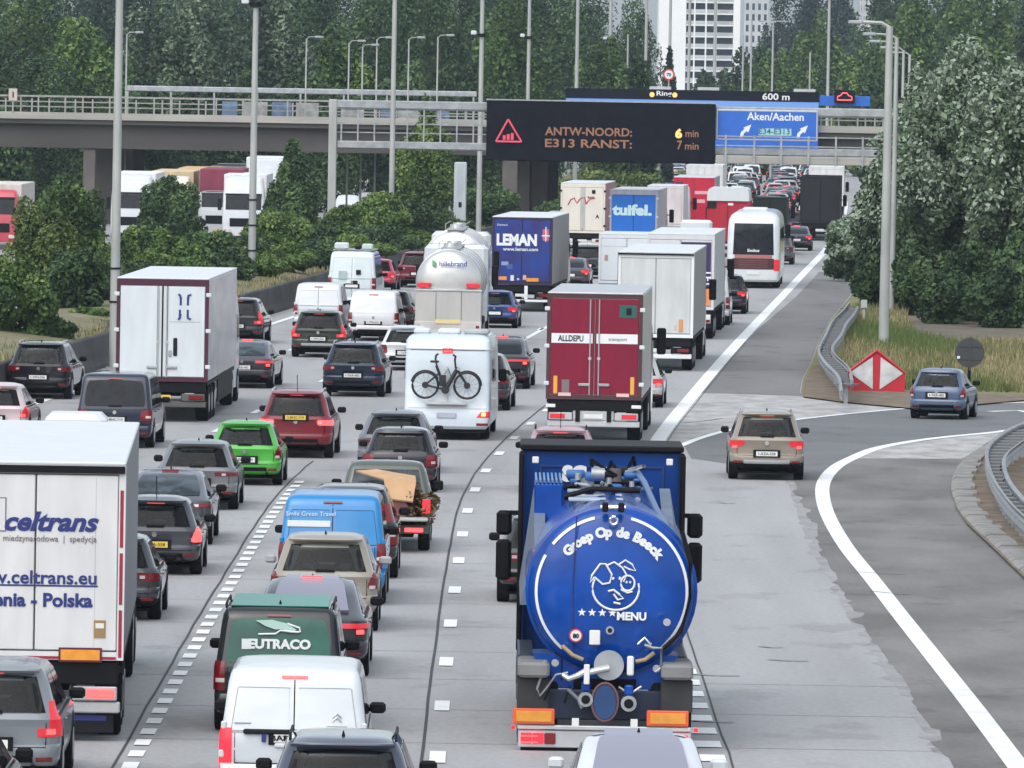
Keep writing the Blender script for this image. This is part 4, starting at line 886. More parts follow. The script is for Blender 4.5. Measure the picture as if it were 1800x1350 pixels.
def car(px, py, kind, col, label, cat='car', group=None, dim=None, rz=None, lights='wide', lit=0, glass=None, plate='white', low=.42, rails=False, fin=True, single=False, roofglass=False, two=None, mirror=None, plate_z=None, handles=False, hi=True, metal=0.0, wiper=True, name=None, pos=None, spoiler=True, rimc=True, badge=True, bumper_line=False, panels=False, lsize=1.0, antenna=False, nlights=(.0, 0)):
    H, W, L = dim or DIM[kind]
    p = pos or P(px, py); Z = p[1]
    t = thing(name or {'van': 'van', 'suv': 'suv'}.get(kind, 'car'), (p[0], p[1], 0), heading(Z) if rz is None else rz, label, cat, group)
    K = Kit(t, single); rw, be = rows(kind, H, W, L); B = Body(rw, rr=.27 if kind != 'van' else .11, bulge=.09 if kind != 'van' else .03)
    pm = paint(col, metal=metal); glass = glass or m_glass
    bm_ = B.mb(low); see = kind in ('hatch', 'suv', 'mini') and not single and not roofglass and Z < 420
    if see:
        z0_ = be+.04; z1_ = {'hatch': H-.17, 'suv': H-.19, 'mini': H-.17}[kind]; kk_ = 32; nr = len(rw)-1; keep = []; ws = MB()
        for fi, f in enumerate(bm_.f):
            i, j = divmod(fi, kk_)
            if i < nr and abs(rw[i][0]-z0_) < 1e-6 and j in (0, 1, 2, 29, 30, 31): continue
            if i < nr and abs(rw[i][0]-z0_) < 1e-6 and 13 <= j <= 18: ws.poly([bm_.v[q] for q in f]); continue
            keep.append(fi)
        bm_.f, bm_.m = [bm_.f[q] for q in keep], [bm_.m[q] for q in keep]
    K.add('body', bm_, [pm, m_trim if low > .2 else pm], 42)
    if see:
        K.add('windscreen', ws, m_seeC)
        rg_ = random.Random(int(px)+int(py))
        for sg in (-1, 1):
            b = MB(); B.patch(b, be+.035, H-.14, B.at(be+.035)[2]-B.rr-.03, B.at(be+.035)[2]*.858, sg, .006, nq=4, nz=9, q0t=B.at(H-.14)[2]-B.rr-.03, q1t=B.at(H-.14)[2]*.838); K.add('window_surround', b, m_trim, 40)
            K.add('rear_headrest', MB().bbox(sg*.34-.12, sg*.34+.12, 1.0, 1.1, be+.0, be+.17, .04), m_seat)
            K.add('front_seat', MB().bbox(sg*.36-.23, sg*.36+.23, 2.05, 2.2, .55, be+.12, .07), m_seat); K.add('front_headrest', MB().bbox(sg*.36-.12, sg*.36+.12, 2.06, 2.17, be+.10, min(be+.30, H-.16), .05), m_seat)
        K.add('parcel_shelf', MB().box(-W*.75, W*.75, B.at(be)[0]+.12, .95, be-.05, be-.02), m_seat); K.add('dashboard', MB().box(-W*.8, W*.8, L-1.9, L-1.3, be-.1, be+.02), m_seat)
        K.add('mirror_glass', MB().bbox(-.12, .12, L-2.0, L-1.96, H-.27, H-.2, .01), m_seat)
        glass = m_seeC if glass is m_glass3 else m_seeD
    # rear glass, side glass, windscreen
    wz0, wz1 = be+.035, H-(.14 if kind != 'van' else .17)
    if kind == 'coupe': wz0, wz1 = be+.06, (H-.004 if roofglass else H-.05)
    wq0, wq1 = B.at(wz0)[2]*(.86 if kind in ('van', 'coupe') else .83), B.at(wz1)[2]*.84
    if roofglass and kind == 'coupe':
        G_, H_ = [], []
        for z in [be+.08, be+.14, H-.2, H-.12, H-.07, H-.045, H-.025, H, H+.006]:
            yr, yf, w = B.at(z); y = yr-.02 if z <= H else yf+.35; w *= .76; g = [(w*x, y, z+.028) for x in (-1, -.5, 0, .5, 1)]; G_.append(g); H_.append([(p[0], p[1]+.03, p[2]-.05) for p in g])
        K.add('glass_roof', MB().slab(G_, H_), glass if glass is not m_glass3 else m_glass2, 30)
    elif not panels: K.add('rear_window', B.patch(MB(), wz0, wz1, -wq0, wq0, d=.012 if kind != 'coupe' else .03, nq=10, nz=9, rnd=.07, q0t=-wq1, q1t=wq1, both=True, arch=.03), glass, 40)
    if two: K.add('tailgate_panel', B.patch(MB(), two[1], two[2], -W*two[3], W*two[3], d=.006, nq=8, both=True), two[0], 40)
    sz0, sz1 = be+.03, H-.12
    a0, f0, _ = B.at(sz0); a1, f1, _ = B.at(sz1)
    for sg in (-1, 1):
        ya, yb = a0+.45, f0-.55; ya1, yb1 = a1+.38, f1-.32; m0, m1 = ya+(yb-ya)*.5, ya1+(yb1-ya1)*.5
        K.add('side_window', B.side(MB(), sz0, sz1, ya, m0-.05, sg, ya1=ya1, yb1=m1-.05), m_glass, 40)
        K.add('side_window', B.side(MB(), sz0, sz1, m0+.05, yb, sg, ya1=m1+.05, yb1=yb1), m_glass, 40)
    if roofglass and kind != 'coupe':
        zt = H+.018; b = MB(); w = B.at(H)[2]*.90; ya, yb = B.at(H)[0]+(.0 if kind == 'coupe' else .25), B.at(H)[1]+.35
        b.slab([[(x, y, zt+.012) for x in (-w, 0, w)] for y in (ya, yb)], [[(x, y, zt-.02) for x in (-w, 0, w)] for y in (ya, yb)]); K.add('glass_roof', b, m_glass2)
    # lights
    L1 = {0: m_red, 1: m_redlit, 2: m_redhot, 3: m_redglow}[lit]
    for sg in (-1, 1):
        b = MB(); qe = lambda z: B.at(z)[2]-B.rr+B.rr*1.57
        if lights == 'wide': B.patch(b, be-.20, be-.06, W*(.62-.1*(lsize-1)), qe(be-.1)+.16, sg, .012, q0t=W*.58, nq=8, nz=6, rnd=.14)
        elif lights == 'bar': B.patch(b, be-.17, be-.10, 0.0, qe(be-.1)+.15, sg, .012, nq=10)
        elif lights == 'slim': B.patch(b, be-.16, be-.08, W*.45, qe(be-.1)+.15, sg, .012, nq=8)
        elif lights == 'block': B.patch(b, be-.33, be-.05, W*.68, qe(be-.1)+.12, sg, .014, q0t=W*.72, nq=8, nz=6, rnd=.12)
        elif lights == 'vert':
            z1 = be+.05 if kind == 'van' else H-.3
            B.patch(b, be-.42*lsize, z1, W*.84, qe(be-.1)+.04, sg, .018, nq=6, nz=5, q0t=B.at(z1)[2]*.86, q1t=qe(z1)+.02)
        elif lights == 'ell':
            B.patch(b, be-.28, be-.17, W*.68, qe(be-.2)+.1, sg, .014, nq=6); B.patch(b, be-.17, H-.45, W*.86, qe(be-.1)+.02, sg, .016, nq=5, q1t=qe(be-.1)-.04)
        elif lights == 'kite': B.patch(b, be-.26, be+.02, W*.78, qe(be-.1)+.1, sg, .014, q0t=W*.93, nq=6, nz=6, rnd=.25)
        K.add('taillight', b, L1, 40)
        if lit == 3 or lit == 2 and lights in ('block', 'kite', 'ell'):
            b = MB(); B.patch(b, be-.25, be-.18, W*.80, W*.93, sg, .03, nq=3); K.add('brake_lamp', b, m_redhot)
        elif lights in ('wide', 'slim'):
            b = MB(); B.patch(b, be-.155, be-.10, W*.62, W*.72, sg, .020, nq=3); K.add('reversing_lamp', b, m_clear)
        elif lights in ('block', 'vert', 'kite') and not lit:
            b = MB(); B.patch(b, be-.26, be-.20, W*.84, W*.97, sg, .026, nq=4); K.add('reversing_lamp', b, m_clear)
        b = MB(); B.patch(b, .36 if kind != 'suv' else .42, .42 if kind != 'suv' else .48, W*.66, W*.9, sg, .012, nq=4); K.add('reflector', b, m_red)
    if hi:
        zt = wz1+.045; b = MB(); B.patch(b, zt, zt+.03, -.17, .17, d=.03, nq=4, both=True); K.add('high_brake_light', b, m_redhot if lit >= 1 else m_red)
    if spoiler and kind in ('hatch', 'suv', 'mini'):
        b = MB(); z = H-.085; B.patch(b, z, z+.05, -B.at(z)[2]*.86, B.at(z)[2]*.86, d=.09, nq=8, both=True); K.add('spoiler', b, pm, 40)
    # plate, bumper, badge
    pz = plate_z or (be-.36 if kind in ('hatch', 'van') else .60); yq = B.at(pz)[0]
    b = MB(); b.box(-.33, .33, yq-.020, yq+.04, pz-.035, pz+.15); K.add('plate_recess', b, m_trim)
    b = MB(); b.box(-.26, .26, yq-.034, yq-.0205, pz, pz+.115); K.add('number_plate', b, {'white': m_plate, 'yellow': m_plateY}[plate])
    z = .44 if kind != 'suv' else .50
    b = MB(); B.patch(b, z-.09, z, -W*.62, W*.62, d=.022, nq=6, both=True); K.add('bumper_insert', b, m_trim if not bumper_line else m_alu, 40)
    b = MB()
    for zz in (be-.42,): B.patch(b, zz, zz+.012, -W*.80, W*.80, d=.003, nq=6, nz=1, both=True)
    for sg in (-1, 1): B.patch(b, be-.42, be-.02, W*.795, W*.805, sg, .003, nq=1, nz=5)
    K.add('tailgate_seam', b, m_trim)
    if not single and Z < 300:
        fit_text(random.choice(('1-TKR-482', '2-BHC-719', '1-VPN-036', '1-XZA-558')), m_ink, K.t, -.21, .21, pz+.025, pz+.09, yq-.037, bold=.0, name='plate_characters')
        for sg in (-1, 1):
            K.add('exhaust', MB().disc((sg*W*.62, .04, z-.15), 'y', .03, .03, 0, .2, 10), m_under)
            for yy in (1.25, 2.25): K.add('door_handle', MB().bbox(min(sg*(W+.0), sg*(W+.03)), max(sg*(W+.0), sg*(W+.03)), yy, yy+.18, be-.14, be-.11, .008), pm)
            q = MB(); B.side(q, be-.01, be+.012, B.at(be)[0]+.3, B.at(be)[1]-.5, sg, .012); K.add('waist_trim', q, m_trim)
    if badge: K.add('badge', MB().disc((0, B.at(be-.1)[0]-.01, be-.12), 'y', .05, .045, -.02, .02, 12), m_chrome)
    if wiper and not panels and kind != 'coupe': K.add('wiper', MB().bbox(-.16, .18, B.at(wz0)[0]-.035, B.at(wz0)[0]+.02, wz0-.01, wz0+.035, .01), m_trim)
    if panels:
        for sg in (-1, 1):
            b = MB(); z0, z1 = be+.02, H-.26; B.patch(b, z0, z1, .07, B.at(z0)[2]*.86, sg, .012, nq=5, q1t=B.at(z1)[2]*.84); K.add('door_panel', b, pm, 40)
        b = MB(); B.patch(b, .48, H-.15, -.008, .008, d=.004, nq=1, nz=14, both=True); K.add('door_seam', b, m_trim)
        b = MB(); z0 = be-.02; B.patch(b, z0, z0+.012, -W*.86, W*.86, d=.003, nq=6, nz=1, both=True); K.add('door_crease', b, dull((.35, .36, .37)))  # grey line painted as the shade of a pressed crease
        for sg in (-1, 1):
            b = MB(); z0, z1 = be+.02, H-.26; q0, q1 = B.at(z0)[2]*.86, B.at(z1)[2]*.84
            B.patch(b, z0-.012, z0, .06, q0, sg, .014, nq=5, nz=1); B.patch(b, z1, z1+.012, .06, q1, sg, .014, nq=5, nz=1); B.patch(b, z0, z1, q0-.0, q0+.012, sg, .014, nq=1, q0t=q1, q1t=q1+.012); K.add('panel_edge_shade', b, dull(tuple(x*.55 for x in col)))  # darker body colour drawn round each door panel as its edge shading
        for sg in (-1, 1):
            for zz in (.72, be+.08):
                q = MB(); x, y, z_ = B.pt(zz, B.at(zz)[2]-.05, sg, .0); q.bbox(min(x, x+sg*.07), max(x, x+sg*.07), y-.03, y+.05, zz-.05, zz+.05, .015); K.add('hinge', q, pm)
        q = MB(); yq2 = B.at(be-.17)[0]; q.bbox(-.25, -.03, yq2-.045, yq2+.02, be-.2, be-.14, .015); K.add('handle', q, pm)
    # wheels
    r = .335 if kind != 'suv' else .365
    if kind == 'mini': r = .30
    for sg in (-1, 1):
        for yy in ((.80 if kind != 'van' else .9), L-.88):
            b = MB(); x1 = W+.012; b.disc((0, yy, r), 'x', r*.9, r, sg*(x1-.235), sg*(x1-.21), 20); b.disc((0, yy, r), 'x', r, r, sg*(x1-.21), sg*(x1-.03), 20); b.disc((0, yy, r), 'x', r, r*.9, sg*(x1-.03), sg*x1, 20)
            w = K.add('wheel', b, m_tyre)
            q = MB(); q.disc((0, yy, r), 'x', r*.66, r*.62, sg*(x1-.02), sg*(x1+.004), 14)
            K.add('rim', q, m_rim if rimc else m_trim, parent=w)
            q = MB(); q.disc((0, yy, r+.05), 'x', r+.045, r+.045, sg*(W-.2), sg*(W+.004), 20); K.add('wheel_arch', q, m_trim)
        y0 = B.at(be+.05)[1]-.62; q = MB(); a = W-.02; c = W+.20; q.bbox(min(sg*a, sg*c)+(.02 if sg < 0 else 0), max(sg*a, sg*c), y0, y0+.13, be+.02, be+.17, .035)
        K.add('wing_mirror', q, m_trim if mirror is None else mirror)
    K.add('underside', MB().box(-W*.8, W*.8, .25, L-.3, .17, .215), m_under)
    if rails:
        for sg in (-1, 1):
            x = B.at(H-.035)[2]; y0, y1 = B.at(H)[0]+.12, B.at(H)[1]-.2
            K.add('roof_rail', MB().tube([(sg*x, y0, H-.02), (sg*x, y0+.12, H+.045), (sg*x, y1-.12, H+.045), (sg*x, y1, H-.02)], .018, 6), m_alu if rails == 1 else m_trim)
    if fin and not single:
        y0 = B.at(H)[0]+.28; b = MB(); b.loft([[(-.025, y0, H+.015), (.025, y0, H+.015), (.02, y0+.16, H+.015), (-.02, y0+.16, H+.015)], [(-.006, y0-.01, H+.085), (.006, y0-.01, H+.085), (.004, y0+.03, H+.085), (-.004, y0+.03, H+.085)]], True, True); K.add('antenna', b, m_trim)
    if antenna: K.add('antenna', MB().tube([(0, B.at(H)[0]+.15, H), (0, B.at(H)[0]-.05, H+.42)], .010, 5), m_trim)
    if single:
        b = MB(); ms = []; 
        for bb, mm, sm in K.acc:
            n = len(b.v); b.v += bb.v; idx = []
            for q in mm:
                if q not in ms: ms.append(q)
                idx.append(ms.index(q))
            b.f += [tuple(i+n for i in f) for f in bb.f]; b.m += [idx[min(i, len(idx)-1)] for i in bb.m]
        me = b.mesh('car', ms); fix_normals(me); me.shade_smooth(); me.set_sharp_from_angle(angle=R(42)); return me, t
    t['_b'] = 0; del t['_b']
    return t, B, K

# ------------------------------------------------------------------ lorries
def wheel_pair(K, yy, r=.5, W=1.24, wd=.36, rim=True, name='wheel'):
    for sg in (-1, 1):
        b = MB(); x1 = W; b.disc((0, yy, r), 'x', r*.92, r, sg*(x1-wd), sg*(x1-wd+.04), 24); b.disc((0, yy, r), 'x', r, r, sg*(x1-wd+.04), sg*(x1-.04), 24); b.disc((0, yy, r), 'x', r, r*.92, sg*(x1-.04), sg*x1, 24)
        w = K.add(name, b, m_tyre)
        q = MB(); q.disc((0, yy, r), 'x', r*.58, r*.5, sg*(x1-.02), sg*(x1+.01), 16); K.add('rim', q, m_rim, parent=w)
def truck(px, py, label, body, doors=None, frame=None, L=13.6, H=4.0, W=1.275, cab=(.8, .8, .8), rz=None, deco=None, floor=1.15, roof=None, side=None, bars=2, hinges=True, skirt=None, lights=True, lit=0, plate='white', bumper=m_trim, name='lorry', cat='lorry', pos=None, header=.14, rect=.05, sill=.12, trailer_wheels=(1.5, 2.8, 4.1), cab_gap=.7, cabW=1.22, cabH=3.5, flaps=None, roof_over=0.0, mirror=True, group=None, lightbar=None, tip=False):
    p = pos or P(px, py); t = thing(name, (p[0], p[1], 0), heading(p[1]) if rz is None else rz, label, cat, group); K = Kit(t)
    mb_ = body if not isinstance(body, tuple) else paint(body, .4, coat=.2); mf = frame or mb_
    md = doors or mb_; roof = roof or m_white
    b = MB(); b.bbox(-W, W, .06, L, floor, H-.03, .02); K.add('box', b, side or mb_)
    K.add('roof', MB().bbox(-W-.005, W+.005, -.02-roof_over, L+.01, H-.028, H+.02, .015), roof)
    # rear frame
    K.add('rear_frame', MB().box(-W-.008, -W+.09, -.03, .055, floor-.02, H-.03), mf); K.add('rear_frame', MB().box(W-.09, W+.008, -.03, .055, floor-.02, H-.03), mf)
    K.add('rear_header', MB().box(-W+.092, W-.092, -.03, .055, H-.03-header, H-.03), mf); K.add('rear_sill', MB().box(-W+.092, W-.092, -.04, .055, floor-.02, floor+sill-.02), mf)
    for sg in (-1, 1):
        a, c = sorted((sg*.012, sg*(W-.10))); K.add('door', MB().bbox(a, c, -.045, .05, floor+sill, H-.05-header, .012), md)
        for k in range(bars):
            x = sg*(.11+.22*k) if bars > 1 else sg*.12
            K.add('door_bar', MB().tube([(x, -.075, floor+sill-.02), (x, -.075, H-.06-header)], .018, 6), m_alu)
            K.add('bar_bracket', MB().box(x-.04, x+.04, -.09, -.046, floor+1.05, floor+1.12), m_alu)
        if bars: K.add('door_handle', MB().bbox(min(sg*.1, sg*.42), max(sg*.1, sg*.42), -.10, -.05, floor+.34, floor+.42, .015), m_steel)
        if hinges:
            for z in (floor+.35, floor+1.35, floor+2.35): K.add('hinge', MB().bbox(sg*W-.07, sg*W+.07, -.07, .02, z, z+.11, .015), hinges if not isinstance(hinges, bool) else m_white)
    # running gear
    K.add('chassis', MB().box(-.5, .5, .3, L+1.2, .72, floor-.03), m_under)
    K.add('cross_member', MB().bbox(-W+.06, W-.06, .02, .22, .82, floor-.03, .02), m_trim)
    K.add('underrun_bumper', MB().bbox(-W+.03, W-.03, .0, .14, .42, .58, .02), bumper)
    K.add('bumper_bracket', MB().box(-.62, -.54, .03, .12, .58, .83), m_trim); K.add('bumper_bracket', MB().box(.54, .62, .03, .12, .58, .83), m_trim)
    if lights:
        lr = {0: m_red, 1: m_redlit, 2: m_redhot, 3: m_redglow}[lit]
        for sg in (-1, 1):
            lb_ = K.add('light_board', MB().bbox(sg*.88-.32, sg*.88+.32, -.03, .05, .60, .80, .015), bumper if lightbar is None else lightbar)
            K.add('tail_light', MB().bbox(sg*.96-.2, sg*.96+.2, -.06, -.031, .64, .76, .012), lr, parent=lb_)
            if lit == 2:
                for k in range(2): K.add('brake_lamp', MB().bbox(sg*1.02-.10+.0, sg*1.02+.12, -.075, -.061, .655+.055*k, .69+.055*k, .005), m_redhot, parent=lb_)
    K.add('number_plate', MB().bbox(-.26, .26, -.03, .0, .64, .76, .005), {'white': m_plate, 'yellow': m_plateY}[plate])
    for yy in trailer_wheels: wheel_pair(K, yy)
    for sg in (-1, 1):
        K.add('mudguard', MB().box(min(sg*.86, sg*1.26), max(sg*.86, sg*1.26), trailer_wheels[0]-.72, trailer_wheels[0]-.69, .16 if flaps else .40, .95), flaps or m_trim)
        if skirt:
            K.add('side_skirt', MB().bbox(min(sg*(W-.04), sg*W), max(sg*(W-.04), sg*W), trailer_wheels[-1]+.8, L-1.5, .40, floor-.02, .01), skirt)
        K.add('side_rail', MB().box(min(sg*(W-.05), sg*(W-.01)), max(sg*(W-.05), sg*(W-.01)), .2, L-.5, floor-.12, floor-.03), m_trim)
    # cab
    cm = paint(cab) if isinstance(cab, tuple) else cab; y0 = L+cab_gap
    cb = Body([(.45, y0, y0+2.3, cabW), (1.0, y0, y0+2.35, cabW), (2.0, y0+.02, y0+2.3, cabW), (2.8, y0+.05, y0+2.0, cabW*.98), (cabH-.1, y0+.12, y0+1.6, cabW*.93), (cabH, y0+.25, y0+1.4, cabW*.85)], .12, .25, .0)
    K.add('cab', cb.mb(), cm, 40)
    for sg in (-1, 1): K.add('cab_window', cb.side(MB(), 1.9, 2.6, y0+.9, y0+1.9, sg), m_glass)
    wheel_pair(K, y0+1.3); wheel_pair(K, y0-1.6)
    if mirror:
        for sg in (-1, 1):
            K.add('cab_mirror', MB().bbox(min(sg*(cabW+.10), sg*(cabW+.36)), max(sg*(cabW+.10), sg*(cabW+.36)), y0+1.7, y0+1.85, 2.0, 2.75, .04), m_trim); K.add('mirror_arm', MB().box(min(sg*(cabW-.05), sg*(cabW+.12)), max(sg*(cabW-.05), sg*(cabW+.12)), y0+1.74, y0+1.8, 2.4, 2.46), m_trim)
    if deco: deco(t, K, W, H, floor)
    return t, K
def board(K, x, z, w, h, m=None, edge=None, y=-.05, name='marker_board', vertical=False):
    if edge: q = K.add(name, MB().bbox(x-w/2-.03, x+w/2+.03, y-.012, y, z-.03, z+h+.03, .004), edge)
    return K.add('board_face' if edge else name, MB().bbox(x-w/2, x+w/2, y-.022, y-.0125 if edge else y, z, z+h, .003), m or m_orange, parent=q if edge else None)
def ztr(py, Z, px=900): return XZ(px, py, Z)[1]
# ------------------------------------------------------------------ lorries and other large vehicles in the jam
INK = mat('navy_ink', (0.015, 0.025, 0.16), .5); INKG = mat('grey_ink', (.16, .13, .14), .5)
m_wine = mat('wine_band', (0.10, 0.008, 0.03), .4); m_pinkred = mat('tape_red', (.30, .01, .04), .45)
# white curtain lorry with blue lettering, cut by the picture edge
def deco_a(t, K, W, H, fl):
    px = lambda x: (x-57)/123.1+0.0
    zz = lambda y, x: ztr(y, 113.7, x)
    text_px('celtrans', INK, t, 8, 899, 174, 934, -.052, shear=.3, bold=.035)
    text_px('miedzynarodowa  |  spedycja', INKG, t, 6, 941, 170, 955, -.052, bold=.0)
    text_px('www.celtrans.eu', INK, t, -64, 1002, 170, 1026, -.052, bold=.02)
    K.add('underline', MB().box(px(-60), px(168), -.052, -.047, zz(1031, 100)-.012, zz(1031, 100)+.012), INK)
    text_px('Armenia - Polska', INK, t, -75, 1041, 163, 1066, -.052, bold=.035)
    board(K, px(139), zz(1162, 139), .56, .15, m_orange, m_wine, -.05)
    K.add('sticker', MB().box(px(162), px(183), -.055, -.047, zz(1123, 170), zz(1092, 170)), dull((.35, .22, .10))); K.add('sticker_sheen', MB().box(px(165), px(180), -.06, -.0555, zz(1106, 170), zz(1097, 170)), m_plate)
    K.add('logo_frame', MB().box(px(-40), px(5), -.052, -.047, zz(935, 0), zz(875, 0)), INKG); K.add('logo_face', MB().box(px(-38), px(3), -.056, -.0525, zz(933, 0), zz(877, 0)), dull((.7, .71, .72)))
    for a, b_ in ((W-.05, W-.002),):
        for z0, z1 in ((3.0-.2, 3.62), (1.98, 2.72), (1.22, 1.9)): K.add('red_tape', MB().box(W-.068, W-.02, -.036, -.031, z0, z1), m_pinkred)
    K.add('red_tape', MB().box(-W+.1, W-.42, -.036, -.031, H-.105, H-.065), m_pinkred); K.add('red_tape', MB().box(W-.38, W-.16, -.036, -.031, H-.105, H-.065), m_pinkred)
    K.add('red_tape', MB().box(-W+.1, W-.36, -.046, -.041, fl-.01, fl+.03), m_pinkred); K.add('red_tape', MB().box(W-.30, W-.1, -.046, -.041, fl-.01, fl+.03), m_pinkred)
    K.add('door_crease', MB().box(W-.42, W-.412, -.047, -.0455, fl+.15, H-.2), dull((.45, .45, .46)))
    K.add('mudflap_banner', MB().bbox(-.9, W-.12, .12, .15, .12, .40, .01), m_ink); K.add('banner_strip', MB().box(-.2, 1.05, .11, .119, .30, .38), INK)
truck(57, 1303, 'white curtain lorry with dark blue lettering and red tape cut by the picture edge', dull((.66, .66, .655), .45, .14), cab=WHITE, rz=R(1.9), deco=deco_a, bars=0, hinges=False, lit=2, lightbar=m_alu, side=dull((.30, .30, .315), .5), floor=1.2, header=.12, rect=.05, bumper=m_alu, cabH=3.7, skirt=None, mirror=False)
t = bpy.data.objects['lorry']
MB().bbox(-.25, .75, 13.9, 15.2, 3.7, 4.12, .1).build('roof_deflector', m_white, t); MB().box(-1.27, 1.27, -.08, -.035, 3.86, 3.965).build('roof_shadow_gap', m_trim, t)
# white refrigerated box lorry
def deco_b(t, K, W, H, fl):
    for x in (-.13, .13): K.add('door_seal', MB().box(x-.02, x+.02, -.055, -.046, fl+.15, H-.2), dull((.13, .14, .14)))
    K.add('centre_seal', MB().box(-.02, .02, -.06, -.046, fl+.12, H-.2), m_trim)
    for x, sg in ((.50, -1), (.72, 1)):
        for z, k in ((3.42, 1), (3.02, -1)):
            b = MB(); b.tube([(x-sg*.07*(1 if k > 0 else 1)*0, -.055, z+.0), (x+sg*.02, -.055, z+.12*k), (x+sg*.07, -.055, z+.15*k)] if sg < 0 else [(x+.07, -.055, z+.14*k), (x-.01, -.055, z+.12*k), (x-.02, -.055, z-.02)], .03, 5); K.add('emblem_stroke', b, INK)
    for k, (x, z) in enumerate(((.50, 3.38), (.70, 3.38), (.48, 3.02), (.70, 3.02))): K.add('emblem_bar', MB().bbox(x-.03, x+.03, -.056, -.046, z-.12, z+.12, .004), INK)
    K.add('door_line', MB().box(.2, 1.05, -.05, -.0455, 2.79, 2.81), dull((.5, .5, .5)))
    K.add('vent_grille', MB().bbox(.31, .42, -.075, -.046, 1.85, 2.35, .02), m_ink); K.add('latch', MB().bbox(.18, .27, -.07, -.046, 1.83, 2.0, .01), m_steel)
truck(283, 742, 'white refrigerated box lorry with dark purple door frame beside the barrier wall', dull((.62, .67, .69), .45, .12), frame=mat('purple_frame', (.055, .006, .025), .45), side=mat('silver_side', (.66, .67, .70), .22, .25, var=.25, vscale=.7, stretch=(1, .5, 2)), header=.17, L=13.6, rz=-.022, mirror=False, deco=deco_b, bars=1, plate='yellow', bumper=dull((.10, .10, .095)), cab=WHITE, skirt=m_trim)
# red double-door lorry
m_redd = dull((.21, .006, .032), .45, .12)
def deco_c(t, K, W, H, fl):
    for sg in (-1, 1):
        a, c = sorted((sg*.05, sg*(W-.12))); K.add('white_band', MB().box(a, c, -.052, -.046, 2.66, 2.92), m_whitepaint)
        K.add('marker_board', MB().bbox(sg*1.03-.055, sg*1.03+.055, -.06, -.046, 1.30, 1.78, .01), mat('reflex_orange', (.70, .36, .06), .4))
        K.add('sticker', MB().box(sg*.78-.17, sg*.78+.17, -.055, -.046, 1.24, 1.33), mat('sticker_pink', (.7, .45, .45), .5))
        K.add('corner_light', MB().bbox(sg*1.15-.13, sg*1.15+.13, -.07, -.03, .93, 1.02, .01), m_plate)
    fit_text('ALLDEPU', m_ink, t, -.98, -.30, 2.705, 2.87, -.057, bold=.02)
    text('transport', .13, INKG, t, (.62, -.057, 2.74))
    K.add('green_panel', MB().box(.66, 1.12, -.054, -.046, 3.36, 3.70), mat('dark_green', (.01, .10, .075), .5)); K.add('panel_mark', MB().box(.84, .98, -.058, -.0545, 3.43, 3.62), m_ink)
    K.add('grey_sticker', MB().box(-.86, -.66, -.054, -.046, 1.33, 1.68), dull((.2, .16, .17)))
    for x in (-.42, .42): K.add('bumper_upright', MB().box(x-.06, x+.06, -.06, .02, .55, .95), m_trim)
    K.add('silver_plate_carrier', MB().bbox(-.55, .55, .02, .06, .6, .86, .01), m_alu)
truck(1042, 778, 'dark red box lorry with two doors and a white lettered band', m_redd, frame=mat('dark_frame', (.06, .02, .025), .5), side=m_alu, roof=m_alu, L=9.5, header=.1, deco=deco_c, bars=1, lit=3, bumper=m_alu, cab=(.05, .05, .055), floor=1.17, cabH=3.2, trailer_wheels=(1.5, 2.8), cabW=1.26)
# plain pale trailer near the solid line
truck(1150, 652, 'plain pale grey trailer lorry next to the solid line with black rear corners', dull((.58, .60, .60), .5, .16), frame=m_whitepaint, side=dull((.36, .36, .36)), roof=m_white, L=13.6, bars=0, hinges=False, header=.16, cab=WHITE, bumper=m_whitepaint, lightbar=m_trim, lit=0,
      deco=lambda t, K, W, H, fl: (K.add('orange_reflector', MB().bbox(.80, .94, -.06, -.046, 1.33, 1.75, .01), mat('reflex_orange2', (.62, .27, .08), .45)), K.add('sticker', MB().box(.64, .74, -.052, -.046, 1.38, 1.56), dull((.55, .5, .45))), K.add('black_edge', MB().box(-W-.02, -W-.009, -.05, .05, fl, H), m_trim), K.add('rear_cap', MB().box(-W, W, -.10, -.035, H-.09, H-.035), m_trim), K.add('door_seam', MB().box(-.006, .006, -.05, -.0455, fl+.2, H-.25), dull((.5, .5, .5)))))
# lorry with a dark violet half
def deco_d(t, K, W, H, fl):
    K.add('violet_panel', MB().box(.02, W-.12, -.055, -.046, 1.35, H-.3), mat('violet_panel', (.028, .014, .085), .45)); K.add('orange_wedge', MB().box(.75, W-.12, -.062, -.0555, 1.3, 1.95), mat('orange_print', (.75, .22, .06), .5))
    text('LET', .36, m_whitepaint, t, (.92, -.065, 2.3), rot=(90, 90, 0), bold=.01); K.add('white_plate', MB().bbox(W-.45, W-.1, -.05, .0, .62, .95, .01), m_plate)
truck(1194, 596, 'white trailer lorry with a dark violet and orange rear panel behind the pale trailer', dull((.6, .61, .63), .5, .06), cab=WHITE, deco=deco_d, bars=0, hinges=False, header=.18, L=13.6)
MB().bbox(-.55, .7, 14.5, 15.6, 3.9, 4.3, .1).build('roof_deflector', m_white, bpy.data.objects['lorry.004'])
truck(1100, 545, 'white box lorry hidden behind the pale grey trailer', dull((.66, .70, .74), .5, .05), W=1.2, H=3.25, L=6, cab=WHITE, bars=0, hinges=False, cabH=2.6, trailer_wheels=(1.5,), deco=lambda t, K, W, H, fl: (K.add('sticker', MB().box(-.95, -.8, -.055, -.046, 2.1, 2.35), dull((.45, .3, .3))), K.add('door_crease', MB().box(-W+.1, W-.1, -.05, -.0455, 2.72, 2.735), dull((.4, .42, .45)))))
